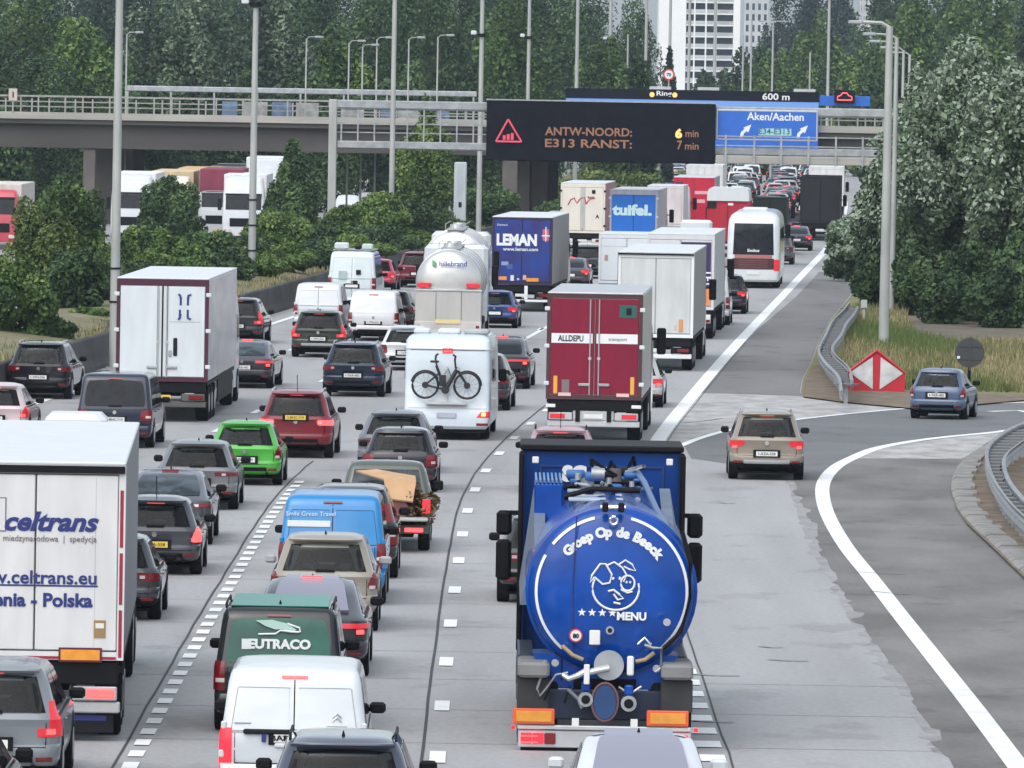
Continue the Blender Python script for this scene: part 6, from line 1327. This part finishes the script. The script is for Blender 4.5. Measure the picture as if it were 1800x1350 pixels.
for x in (xl, xr):
    b = MB(); b.tube([(x+.345*math.cos(q*math.pi/14), YB, zl+.345*math.sin(q*math.pi/14)) for q in range(29)], .036, 6, cap=False); w = K.add('wheel', b, blk, 60)
    b = MB()
    for q in range(6): a = q*math.pi/6+.2; b.tube([(x-.33*math.cos(a), YB, zl-.33*math.sin(a)), (x+.33*math.cos(a), YB, zl+.33*math.sin(a))], .007, 4)
    K.add('spokes', b, m_steel, parent=w); K.add('hub', MB().disc((x, YB, zl), 'y', .09, .08, -.05, .05, 12), blk, parent=w)
    b = MB(); b.tube([(x+.39*math.cos(q*math.pi/14), YB, zl+.39*math.sin(q*math.pi/14)) for q in (range(2, 14) if x < bx else range(0, 11))], .018, 5); K.add('mudguard', b, blk, 60)
bb = (bx-.02, zl-.12)
for a, c, rr in ((bb, (bx-.27, zl+.52), .028), (bb, (bx+.28, zl+.42), .045), ((xl, zl), bb, .022), ((xl, zl), (bx-.2, zl+.32), .02), ((bx+.26, zl+.48), (xr, zl), .026), ((bx-.25, zl+.45), (bx-.3, zl+.72), .018), ((bx+.25, zl+.45), (bx+.22, zl+.68), .02)): K.add('frame_tube', MB().tube([(a[0], YB, a[1]), (c[0], YB, c[1])], rr*1.35, 8), blk)
K.add('battery', MB().bbox(bx-.19, bx-.01, YB-.06, YB+.05, zl-.02, zl+.28, .02), blk); K.add('motor', MB().disc((bb[0], YB, bb[1]), 'y', .11, .1, -.07, .07, 14), blk)
K.add('saddle', MB().bbox(bx-.44, bx-.2, YB-.06, YB+.06, zl+.60, zl+.66, .02), blk); K.add('handlebar', MB().tube([(bx+.22, YB-.03, zl+.66), (bx+.24, YB-.06, zl+.78), (bx+.18, YB-.1, zl+.82)], .03, 7), blk); K.add('grip', MB().tube([(bx-.3, YB-.02, zl+.68), (bx-.28, YB-.05, zl+.80), (bx-.22, YB-.06, zl+.84)], .03, 6), blk)
K.add('brake_cable', MB().tube([(bx-.05, YB-.03, zl+.3), (bx+.05, YB-.05, zl+.45), (bx+.14, YB-.03, zl+.2), (bx+.1, YB, zl+.05)], .012, 5), blk); K.add('front_light', MB().disc((bx+.33, YB, zl+.45), 'y', .05, .05, -.05, .03, 10), m_steel)

# ------------------------------------------------------------------ coach
p = P(1323, 507); t = thing('coach', (p.x, p.y, 0), heading(p.y)*.9, 'white coach with a tall dark rear window and maroon panel next to the solid line', 'coach'); K = Kit(t)
B = Body([(.32, .1, 12.8, 1.18), (.42, .0, 12.9, 1.25), (1.0, .0, 12.9, 1.27), (1.6, .03, 12.9, 1.27), (2.9, .12, 12.8, 1.25), (3.3, .22, 12.7, 1.2), (3.5, .38, 12.5, 1.10), (3.62, .6, 12.3, .95), (3.68, .9, 12, .75)], .25, .3, .08)
K.add('body', B.mb(), paint(WHITE), 40)
b = MB(); B.patch(b, 1.62, 3.12, -.98, .98, d=.015, nq=8, nz=5, q0t=-.93, q1t=.93, both=True); K.add('rear_window', b, m_glass, 40)
b = MB(); B.patch(b, 1.45, 1.61, -.9, .9, d=.02, nq=8, both=True); K.add('maroon_panel', b, mat('maroon_pale', (.36, .13, .12), .5), 40)
b = MB(); B.patch(b, .92, 1.44, -1.0, 1.0, d=.012, nq=8, both=True); K.add('engine_cover', b, mat('maroon_dark', (.06, .01, .014), .4, var=.4, vscale=4), 40)
for k in range(4): b = MB(); B.patch(b, 1.0+.11*k, 1.03+.11*k, -.7, .7, d=.022, nq=6, nz=1, both=True); K.add('cover_slat', b, mat('maroon_slat', (.2, .06, .06), .4))
text('Evobus', .2, m_whitepaint, t, (0, B.at(1.75)[0]-.03, 1.76), bold=.006)
for sg in (-1, 1):
    b = MB(); B.patch(b, .86, 1.4, 1.0, 1.30, sg, .02); K.add('taillight', b, m_redglow if sg > 0 else m_red, 40)
    K.add('side_glass', B.side(MB(), 1.75, 2.85, .8, 12.2, sg), m_glass); K.add('coach_mirror', MB().bbox(min(sg*1.3, sg*1.55), max(sg*1.3, sg*1.55), 12.9, 13.1, 2.2, 2.9, .05), m_trim)
K.add('number_plate', MB().bbox(-.28, .28, -.03, .05, .66, .80, .01), m_plate); K.add('underside', MB().box(-1.1, 1.1, .3, 12.5, .22, .33), m_under)
b = MB(); b.bbox(-.6, .6, 2.5, 4.5, 3.65, 3.85, .06); K.add('air_conditioner', b, m_white)
for yy in (2.6, 4.0, 10): wheel_pair(K, yy, .5, 1.24)
# ------------------------------------------------------------------ cars and vans
S1 = mat('silver_lock', (.3, .3, .3), .5)
GRY = (.055, .06, .07); DGR = (.035, .037, .042); BLK = (.006, .006, .008); SIL = (.36, .37, .39); MID = (.075, .08, .095); WHT = (.62, .65, .68)
# bottom of the picture
tv, Bv, Kv = car(514, 1424, 'van', WHT, 'white panel van with lit tail lights and plain rear doors following the green-backed van', 'van', dim=(1.84, .965, 4.7), lights='vert', lit=1, panels=True, low=.34, plate_z=.88, fin=False, lsize=1.25, badge=False, plate='white')
H, W = 1.93, .965
Kv.add('plate_shade', MB().bbox(-.66, .12, Bv.at(1.0)[0]-.06, Bv.at(1.0)[0]+.03, .985, 1.05, .015), m_ink)
fit_text('BAR-008', m_ink, tv, -.30, .20, .90, .975, Bv.at(.88)[0]-.037, bold=.02)
Kv.add('plate_band', MB().box(-.42, -.36, Bv.at(.88)[0]-.036, Bv.at(.88)[0]-.0345, .88, .995), INK)
for z in (1.16, 1.21):
    Kv.add('maker_emblem', MB().tube([(.50, Bv.at(z)[0]-.012, z), (.56, Bv.at(z)[0]-.012, z+.055), (.62, Bv.at(z)[0]-.012, z)], .011, 5), m_chrome)
Kv.add('model_script', MB().box(.43, .69, Bv.at(1.1)[0]-.008, Bv.at(1.1)[0]+.01, 1.09, 1.10), dull((.3, .3, .3))); Kv.add('model_script', MB().box(-.78, -.56, Bv.at(1.1)[0]-.008, Bv.at(1.1)[0]+.01, 1.12, 1.13), dull((.3, .3, .3)))
car(600, 1539, 'suv', (.06, .07, .10), 'dark blue grey estate car cut by the bottom edge following the white panel van', dim=(1.60, .93, 4.6), rails=2, low=.36, pos=Vector((XZ(600, 1400, 95.2)[0], 95.2, 0)))
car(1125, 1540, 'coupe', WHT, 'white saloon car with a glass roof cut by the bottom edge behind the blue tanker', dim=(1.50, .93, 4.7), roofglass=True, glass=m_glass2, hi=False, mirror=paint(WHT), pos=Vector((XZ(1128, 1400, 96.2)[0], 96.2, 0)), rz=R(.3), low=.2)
car(-17, 1390, 'suv', (.20, .22, .24), 'grey SUV with tall angled tail lights cut by the corner edge behind the lettered lorry', 'SUV', dim=(1.66, .95, 4.7), lights='ell', lit=3, pos=Vector((XZ(-22, 1390, 105.5)[0], 105.5, 0)), rz=R(.6))
car(-110, 1400, 'hatch', (.5, .5, .5), 'sliver of a silver car in the bottom corner behind the grey SUV', pos=Vector((XZ(-60, 1400, 99.3)[0]-.3, 97.5, 0)))
tv, Bv, Kv = car(487, 1292, 'van', (.018, .022, .022), 'dark van whose rear window is covered by a green company panel', 'van', dim=(1.84, .93, 4.6), lights='vert', low=.34, rails=2, panels=False, glass=mat('green_film', (.005, .095, .062), .3, var=.35, vscale=2), wiper=False, hi=True, lsize=.9)
Kv.add('roof_skin', MB().bbox(-.72, .72, .42, 3.0, 1.845, 1.868, .01), mat('teal_roof', (.05, .24, .19), .35))
text_px('EUTRACO', m_whitepaint, tv, 436, 1124, 546, 1142, .09, bold=.05); Kv.add('white_label', MB().box(-.54, -.40, .095, .10, 1.24, 1.39), m_whitepaint)
b = MB(); y = .12; b.slab([[(-.34, y, 1.66), (-.1, y, 1.67), (.12, y, 1.62), (.26, y, 1.53)], [(-.20, y, 1.58), (-.05, y, 1.53), (.04, y, 1.54), (.2, y, 1.50)]], [[(-.34, y+.02, 1.66), (-.1, y+.02, 1.67), (.12, y+.02, 1.62), (.26, y+.02, 1.53)], [(-.20, y+.02, 1.58), (-.05, y+.02, 1.53), (.04, y+.02, 1.54), (.2, y+.02, 1.50)]]); Kv.add('wing_emblem', b, mat('pale_print', (.42, .60, .52), .5))
b = MB(); b.tube([(-.30, .11, 1.46), (-.05, .11, 1.47), (.02, .11, 1.52), (.2, .11, 1.50), (.3, .11, 1.50)], .014, 5); b.tube([(.12, .12, 1.62), (.3, .12, 1.56), (.31, .12, 1.50)], .014, 5); Kv.add('emblem_line', b, m_whitepaint)
# queue of the middle lane
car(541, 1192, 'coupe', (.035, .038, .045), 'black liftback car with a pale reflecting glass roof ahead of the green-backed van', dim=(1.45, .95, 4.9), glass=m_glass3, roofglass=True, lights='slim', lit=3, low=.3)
car(568, 1112, 'suv', (.30, .27, .225), 'champagne beige family car behind the bright blue van', dim=(1.64, .925, 4.3), glass=m_glass3, lights='kite', low=.34, hi=False, mirror=dull((.4, .4, .4)))
m_sky = (.002, .20, .50)
tv, Bv, Kv = car(582, 1064, 'van', m_sky, 'bright blue panel van with a white rear stripe ahead of the beige car', 'van', dim=(1.98, .97, 4.9), lights='vert', panels=True, hi=True, low=.36, lsize=1.0, fin=False, badge=False)
Kv.add('white_stripe', MB().bbox(-.82, -.04, Bv.at(1.42)[0]-.03, Bv.at(1.42)[0]+.02, 1.42, 1.53, .004), m_whitepaint); text('Smile Green Travel', .11, m_whitepaint, tv, (-.4, Bv.at(1.6)[0]-.03, 1.62), sx=1.05)
for sg in (-1, 1): Kv.add('side_stripe', MB().box(min(sg*.966, sg*.985), max(sg*.966, sg*.985), .5, 4.2, .75, 1.1), m_whitepaint)
car(612, 1018, 'suv', (.016, .018, .02), 'black off-road car with a big clear rear window ahead of the blue van', 'SUV', dim=(1.74, .93, 4.5), glass=m_glass3, low=.4, lights='vert', rails=False, fin=False, hi=False)
# pickup with a load
p = P(674, 970); t = thing('pickup_truck', (p.x, p.y, 0), heading(p.y), 'green grey pickup truck loaded with brushwood and a cardboard sheet', 'pickup truck'); K = Kit(t)
gp = paint((.085, .10, .085)); W = .93
for sg in (-1, 1): K.add('bed_side', MB().bbox(min(sg*(W-.1), sg*W), max(sg*(W-.1), sg*W), .05, 1.9, .55, 1.12, .03), gp); K.add('taillight', MB().bbox(min(sg*.78, sg*.935), max(sg*.78, sg*.935), -.02, .049, .80, 1.08, .01), m_redlit if sg > 0 else m_red)
K.add('bed_floor', MB().box(-W+.1, W-.1, .05, 1.9, .62, .66), m_trim); K.add('tailgate', MB().bbox(-.9, .9, -.62, .02, .66, .72, .02), dull((.38, .39, .38))); K.add('bumper', MB().bbox(-.92, .92, -.1, .1, .38, .56, .03), gp); K.add('bumper_light', MB().bbox(.42, .80, -.12, -.101, .42, .50, .01), m_redhot)
Bp = Body([(.40, 1.92, 4.95, .90), (.62, 1.9, 5.1, .93), (1.05, 1.92, 4.0, .93), (1.12, 1.96, 3.9, .90), (1.58, 2.12, 3.3, .78), (1.68, 2.2, 3.2, .74), (1.72, 2.35, 3.1, .66)], .12, .3, .02)
K.add('cab', Bp.mb(), gp, 42); b = MB(); Bp.patch(b, 1.15, 1.58, -.74, .74, d=.012, nq=8, q0t=-.66, q1t=.66, both=True); K.add('rear_window', b, m_glass3, 40)
for sg in (-1, 1): K.add('side_window', Bp.side(MB(), 1.15, 1.56, 2.3, 3.5, sg, ya1=2.3, yb1=3.2), m_glass); K.add('wing_mirror', MB().bbox(min(sg*.95, sg*1.16), max(sg*.95, sg*1.16), 3.4, 3.5, 1.1, 1.3, .03), m_trim)
K.add('chassis', MB().box(-.6, .6, .1, 4.6, .3, .5), m_under)
for yy in (.8, 4.1): wheel_pair(K, yy, .37, .93, .24)
cbm = mat('cardboard', (.58, .36, .20), .8, var=.2)
b = MB(); G_ = [[(-.62, 1.7, 1.56), (-.2, 1.7, 1.60), (.3, 1.7, 1.52), (.60, 1.7, 1.48)], [(-.45, .9, 1.55), (-.1, .9, 1.50), (.3, .9, 1.52), (.62, .9, 1.46)], [(-.02, .05, 1.48), (.2, .03, 1.49), (.42, .02, 1.48), (.64, .02, 1.44)], [(.06, -.06, 1.10), (.24, -.08, 1.08), (.42, -.08, 1.06), (.58, -.06, 1.04)]]
b.slab(G_, [[(x, y+.03, z-.03) for x, y, z in r] for r in G_]); o = b.build('cardboard_sheet', cbm, None, 40); o.location = (p.x, p.y, 0); o.rotation_euler = (0, 0, heading(p.y)); tag(o, 'bent tan cardboard sheet lying over the load of the pickup truck', 'cardboard')
me = crown_mesh('brush', 77, 2600, .06, 16, .34, .62, .5); o = tag(link('brushwood', me), 'heap of cut brushwood hanging over the pickup tailgate', 'brushwood'); o.location = p + Vector((.66, .30, .60)); o.scale = (1, 1.3, 1)
me = crown_mesh('pine', 78, 1500, .07, 12, .5, .5, .5); o = tag(link('garden_waste', me), 'dark garden waste lying in the bed of the pickup truck under the cardboard', 'garden waste'); o.location = p + Vector((-.2, .9, .62))
b = MB(); b.disc((.30, .30, .86), 'y', .2, .22, -.3, .3, 14); o = b.build('dark_red_drum', mat('drum_red', (.16, .05, .045), .5), None, 40); o.location = (p.x, p.y, 0); tag(o, 'dark red drum wedged between cardboard and brushwood on the pickup', 'drum')
car(702, 866, 'mini', (.022, .018, .028), 'dark small hatchback with a pale roof just ahead of the loaded pickup', dim=(1.46, .86, 3.85), lights='block', glass=m_glass3, low=.3, two=None)
car(692, 852, 'hatch', (.14, .145, .17), 'grey blue hatchback with dark full width rear lights beside the motorhome', dim=(1.50, .90, 4.35), lights='bar', pos=Vector((XZ(692, 840, 194)[0], 194, 0)))
car(518, 806, 'suv', (.17, .004, .012), 'red SUV with lit brake lights and an orange number plate', 'SUV', dim=(1.68, .925, 4.6), lights='wide', lit=2, rails=1, antenna=True, fin=False, plate='yellow', plate_z=.98, low=.40, lsize=1.2)
car(428, 854, 'hatch', (.07, .40, .045), 'bright green hatchback behind the red SUV', dim=(1.48, .865, 4.0), lights='kite', glass=m_glass3, low=.28, bumper_line=False)
car(344, 897, 'hatch', (.15, .155, .165), 'silver grey hatchback with slim dark red lights behind the bright green one', dim=(1.49, .90, 4.3), lights='slim', low=.44, lsize=1.1)
car(290, 959, 'coupe', (.07, .075, .09), 'dark grey fastback car partly hidden behind the brake-lit grey hatchback', dim=(1.44, .93, 4.8), glass=m_glass3, lights='slim')
car(270, 1012, 'hatch', (.055, .06, .068), 'dark grey hatchback with lit brake lights and a yellow plate beside the lettered lorry', dim=(1.46, .88, 4.1), lights='kite', lit=2, plate='yellow', antenna=True, fin=False, low=.26)
car(188, 1092, 'hatch', (.04, .042, .05), 'dark car mostly hidden by the lettered white lorry', lights='wide')
car(952, 1060, 'suv', (.04, .045, .045), 'dark car almost hidden in front of the blue tanker cab', 'SUV', dim=(1.6, .92, 4.4), pos=Vector((XZ(962, 1060, 146)[0], 146, 0)))
car(983, 870, 'hatch', (.42, .26, .29), 'pinkish red car roof peeking out above the blue tanker cab', dim=(1.52, .90, 4.3), glass=m_glass, antenna=True, fin=False, lit=3, rails=2)
# third row
car(619, 698, 'suv', (.012, .022, .045), 'dark navy blue SUV driving alone left of the motorhome'.replace(' left of', ' beside'), 'SUV', dim=(1.62, .925, 4.5), lights='wide', rails=1, glass=m_glass3, low=.34)
car(558, 629, 'suv', (.035, .045, .035), 'dark olive green crossover with tall tail lights following the white delivery van', 'SUV', dim=(1.60, .935, 4.4), lights='ell', lit=3, low=.40, bumper_line=True)
car(558, 585, 'van', WHT, 'white delivery van hidden low by the dark olive crossover', 'van', dim=(1.86, .93, 4.4), panels=True, lights='vert', low=.3, fin=False, lsize=.8)
car(655, 600, 'van', (.66, .67, .70), 'pale silver delivery van with a smooth rear door beside the olive crossover', 'van', dim=(1.83, .93, 4.4), lights='vert', low=.42, fin=False, two=None, glass=paint((.66, .67, .70)), wiper=False, lsize=.8)
tv, Bv, Kv = car(617, 548, 'van', (.60, .68, .70), 'tall white van with cases and equipment strapped on its roof', 'van', dim=(2.5, 1.0, 5.6), panels=True, lights='vert', low=.4, fin=False, hi=False)
Kv.add('roof_rack', MB().bbox(-.85, .85, .6, 3.5, 2.54, 2.58, .01), m_steel)
o = MB().bbox(-.75, -.15, .6, 1.6, 2.585, 2.86, .06).build('roof_case', dull((.62, .66, .66)), None); o.location = tv.location; tag(o, 'pale equipment case on the roof of the tall white van', 'case')
o = MB().bbox(.40, .85, .6, 1.5, 2.585, 2.82, .05).build('roof_case', dull((.60, .70, .66)), None); o.location = tv.location; tag(o, 'mint coloured case at the outer edge of the tall white van roof', 'case')
o = MB().bbox(.10, .38, .6, 1.3, 2.585, 2.74, .05).build('roof_bag', m_trim, None); o.location = tv.location; tag(o, 'small black bag between the two cases on the tall white van roof', 'bag')
Kv.add('door_print', MB().bbox(-.55, -.2, .02, .04, 1.35, 1.7, .005), dull((.45, .55, .56))); Kv.add('door_print', MB().bbox(.18, .38, .02, .04, 1.55, 1.75, .005), m_ink); Kv.add('door_print', MB().bbox(.05, .25, .02, .04, 1.15, 1.3, .005), m_ink)
car(712, 652, 'hatch', WHT, 'white hatchback half hidden behind the white motorhome', dim=(1.46, .88, 4.0), lights='block', glass=m_glass3, low=.30)
car(684, 580, 'hatch', (.03, .03, .035), 'black car squeezed between the silver van and the silver tanker', dim=(1.5, .9, 4.3))
car(660, 512, 'hatch', (.42, .03, .07), 'red car mostly hidden beside the tall white van', dim=(1.45, .88, 4.1), lit=3)
car(732, 506, 'suv', (.16, .012, .03), 'maroon SUV close to the barrier wall beside the whitish tanker', 'SUV', lights='wide', plate='white', dim=(1.66, .92, 4.5))
car(868, 577, 'hatch', (.02, .055, .19), 'blue hatchback in front of the navy blue lorry', dim=(1.45, .88, 4.1), lit=3)
car(876, 684, 'coupe', (.02, .02, .023), 'black coupe SUV between the motorhome and the red lorry', dim=(1.58, .94, 4.7), lights='bar', lit=3)
car(838, 722, 'suv', (.03, .03, .035), 'black car hidden beside the motorhome with only its flank showing', 'SUV')
car(1000, 508, 'coupe', (.05, .05, .055), 'dark saloon with a lit tail light beside the navy blue lorry', dim=(1.45, .92, 4.7), lit=3, glass=m_glass)
car(1030, 490, 'suv', (.04, .045, .05), 'dark car in front of the dark saloon beside the navy blue lorry', 'SUV')
car(1110, 722, 'hatch', (.45, .45, .46), 'silver car hidden beside the red box lorry with one side showing', dim=(1.5, .9, 4.4), lit=3, pos=Vector((XZ(1110, 722, 237)[0], 237, 0)))
car(1240, 572, 'van', (.62, .66, .68), 'small silver van with a dark rear window beside the coach', 'van', dim=(2.0, .95, 4.8), low=.5, lights='vert', fin=False)
car(1272, 552, 'suv', (.022, .018, .035), 'black SUV in front of the small silver van beside the coach', 'SUV', dim=(1.65, .93, 4.6), lit=3)
car(1364, 465, 'suv', (.09, .10, .11), 'small grey SUV just beyond the coach beside the solid line', 'SUV', glass=m_glass3)
car(1399, 441, 'coupe', (.03, .025, .05), 'dark violet blue saloon with red tail lights near the end of the solid line', dim=(1.45, .92, 4.7), lit=3)
car(1407, 418, 'suv', (.02, .03, .07), 'dark blue car just ahead of the violet saloon below the black lorry', 'SUV', lit=3)
car(1190, 425, 'van', (.66, .67, .68), 'pale minivan behind the bright blue lorry', 'van', dim=(1.75, .92, 4.5), glass=m_glass3, lights='block', pos=Vector((XZ(1189, 410, 432)[0], 432, 0)))
# on the exit lane
car(1347, 845, 'suv', (.27, .235, .19), 'beige bronze SUV driving alone in the exit lane', 'SUV', dim=(1.66, .905, 4.4), lights='wide', lit=3, rails=1, glass=m_glass3, low=.46, rz=R(-.5), bumper_line=True, mirror=m_trim)
car(1645, 738, 'mini', (.085, .125, .21), 'small blue hatchback turning off on the exit road below the round sign', dim=(1.46, .82, 3.45), lights='kite', lit=0, glass=m_glass3, low=.26, rz=R(-11), plate_z=.66, rimc=True)
# by the barrier wall
car(66, 702, 'suv', (.014, .013, .016), 'black SUV with a silver roof edge close to the barrier wall', 'SUV', dim=(1.66, .93, 4.6), rails=1, glass=m_glass3, low=.42, lit=0)
car(200, 788, 'van', (.018, .022, .045), 'dark blue people carrier behind the white refrigerated lorry', 'van', dim=(1.9, .96, 4.9), lights='block', glass=m_glass, low=.3, fin=False)
car(-14, 778, 'hatch', (.62, .50, .52), 'pale car with big red tail lights at the picture edge behind the black SUV', dim=(1.5, .90, 4.2), lights='kite', lit=3)
car(415, 605, 'suv', (.03, .03, .035), 'black car just ahead beside the white refrigerated lorry', 'SUV', lights='ell', lit=3)
car(424, 683, 'coupe', (.035, .035, .042), 'black saloon showing beside the flank of the white refrigerated lorry', dim=(1.44, .93, 4.8), lights='slim', glass=m_glass3, lit=3)
car(975, 390, 'suv', (.45, .42, .45), 'pale car beside the cream lorry near the barrier wall', 'SUV', pos=Vector((G(505)-17.3, 505, 0)))
car(960, 395, 'hatch', (.6, .6, .6), 'white car close to the barrier wall beyond the navy blue lorry', pos=Vector((G(455)-17.0, 455, 0)))

# ------------------------------------------------------------------ far queue: one mesh each, shared by colour
protos = []
for i, (kind, col, nm) in enumerate((('hatch', WHT, 'white'), ('suv', BLK, 'black'), ('hatch', SIL, 'silver'), ('suv', GRY, 'grey'), ('hatch', (.02, .05, .14), 'blue'), ('suv', WHT, 'white'), ('coupe', BLK, 'black'), ('hatch', (.30, .02, .03), 'red'), ('van', WHT, 'white van'), ('hatch', (.2, .22, .25), 'pale grey'))):
    me, t = car(0, 0, kind, col, 'x', pos=Vector((0, 0, 0)), single=True, glass=m_glass3 if i % 2 else m_glass, lit=3 if i % 3 == 0 else 0); bpy.data.objects.remove(t); protos.append((me, nm))
random.seed(33)
taken = [(500, -13, 10), (535, -2, 12), (560, -10, 12), (585, -1, 12)]
def free(z, off): return not any(abs(z-a-7) < 11 and abs(off-b_) < 2.2 for a, b_, _ in taken)
lanes = {-2.1: (552, 'beside the edge line'), -5.6: (520, 'in the second lane'), -9.2: (545, 'in the middle'), -12.8: (530, 'in the bank lane'), -15.9: (600, 'in the outer lane')}
for off, (z0, where) in lanes.items():
    z = z0+random.uniform(0, 5); prev = 'bigger'
    while z < 930:
        if free(z, off) and (off > -12 or 1090 < 900+(G(z)+off)/z*F < 1480):
            me, nm = random.choice(protos if off > -13 else protos[1:7])
            v = 'van' if 'van' in nm else 'car'; c = link(v, me); c.location = (G(z)+off+random.uniform(-.7, .7), z, 0); c.rotation_euler = (0, 0, heading(z))
            q = 'close behind the overpass' if z < 640 else 'past the overpass' if z < 720 else 'far beyond the overpass' if z < 820 else 'at the queue end'
            n_ = nm.replace(' van', ''); tag(c, 'small %s %s before a %s one %s %s' % (n_, v, prev, where, q), v, 'tiny vehicles in the far queue'); prev = n_
        z += random.uniform(5.8, 8.2)

# ------------------------------------------------------------------ traffic on the other carriageway, facing the camera
def front_truck(px, Z, col, label, H=3.7, L=12, box=(.75, .75, .75), roofbox=True, boxH=4.0, front=None):
    x = XZ(px, 350, Z)[0]; t = thing('lorry', (x, Z, 0), 0, label, 'lorry'); K = Kit(t)
    B = Body([(.4, .04, 2.2, 1.2), (.9, .0, 2.2, 1.25), (1.9, .02, 2.2, 1.25), (2.8, .22, 2.2, 1.22), (H-.12, .5, 2.0, 1.12), (H, .7, 1.9, 1.0)], .2, .2, .06); K.add('cab', B.mb(), paint(col), 40)
    b = MB(); B.patch(b, 1.95, 2.75, -1.05, 1.05, d=.02, nq=8, both=True); K.add('windscreen', b, m_glass, 40)
    b = MB(); B.patch(b, .95, 1.45, -.8, .8, d=.015, nq=6, both=True); K.add('grille', b, m_trim, 40); b = MB(); B.patch(b, 2.79, 2.9, -1.05, 1.05, d=.12, nq=6, both=True); K.add('sun_visor', b, m_trim, 40)
    for sg in (-1, 1): K.add('headlight', MB().bbox(sg*.95-.2, sg*.95+.2, -.02, .1, .62, .82, .02), m_clear); K.add('cab_mirror', MB().bbox(min(sg*1.3, sg*1.52), max(sg*1.3, sg*1.52), .2, .35, 1.9, 2.6, .03), m_trim)
    K.add('number_plate', MB().box(-.26, .26, -.03, .0, .5, .62), m_plateY); K.add('trailer_box', MB().bbox(-1.27, 1.27, 2.8, 2.8+L, 1.1, boxH, .03), front or dull(box)); wheel_pair(K, 1.2); wheel_pair(K, 9)
    return t
front_truck(232, 468, WHT, 'white lorry cab facing us beside the tall steel mast on the other carriageway', H=3.9, box=(.8, .8, .8), boxH=4.0)
front_truck(300, 482, (.72, .66, .60), 'cream lorry behind the dark rounded bush on the other carriageway', box=(.62, .50, .30))
front_truck(345, 500, (.75, .72, .68), 'pale lorry with a yellowish trailer roof behind the dark bush', box=(.60, .42, .22))
front_truck(385, 478, WHT, 'white lorry with a wine red trailer front on the other carriageway', H=2.9, box=(.22, .04, .07), boxH=4.2)
front_truck(428, 470, WHT, 'white lorry cab beside the second steel mast on the other carriageway', H=3.9)
front_truck(465, 500, WHT, 'tall white lorry behind the tall pointed bush under the overpass', H=4.7, boxH=4.75)
front_truck(402, 520, (.8, .8, .8), 'white lorry top between the red trailer and the second mast', H=3.9)
front_truck(-8, 440, (.52, .06, .09), 'red lorry cut by the picture edge on the other carriageway', H=3.3, box=(.65, .6, .55), boxH=3.6)
rc = random.Random(5)
for px, Z, i, lb in ((613, 560, 0, 'white car facing us beside the gantry post'), (650, 575, 2, 'silver car facing us beside the thin steel mast'), (676, 600, 9, 'pale grey car facing us just behind the thin steel mast'), (600, 610, 8, 'white van facing us beyond the gantry post')):
    c = link('car' if i != 8 else 'van', protos[i][0]); c.location = (XZ(px, 340, Z)[0], Z, 0); c.rotation_euler = (0, 0, math.pi); c.scale = (1.15, 1, 1.15); tag(c, lb, 'car' if i != 8 else 'van')

# ------------------------------------------------------------------ haze
hz = MB(); hz.box(-700, 700, -30, 2300, -1.06, 62); ho = hz.build('haze', bpy.data.materials.new('haze_air'), None); tag(ho, kind='stuff')
hm = ho.data.materials[0]; hm.use_nodes = True; hm.node_tree.nodes.clear()
out = hm.node_tree.nodes.new('ShaderNodeOutputMaterial'); pv = hm.node_tree.nodes.new('ShaderNodeVolumePrincipled'); pv.inputs['Color'].default_value = (.72, .86, .99, 1); pv.inputs['Density'].default_value = .00010; pv.inputs['Anisotropy'].default_value = .2
hm.node_tree.links.new(pv.outputs[0], out.inputs['Volume'])
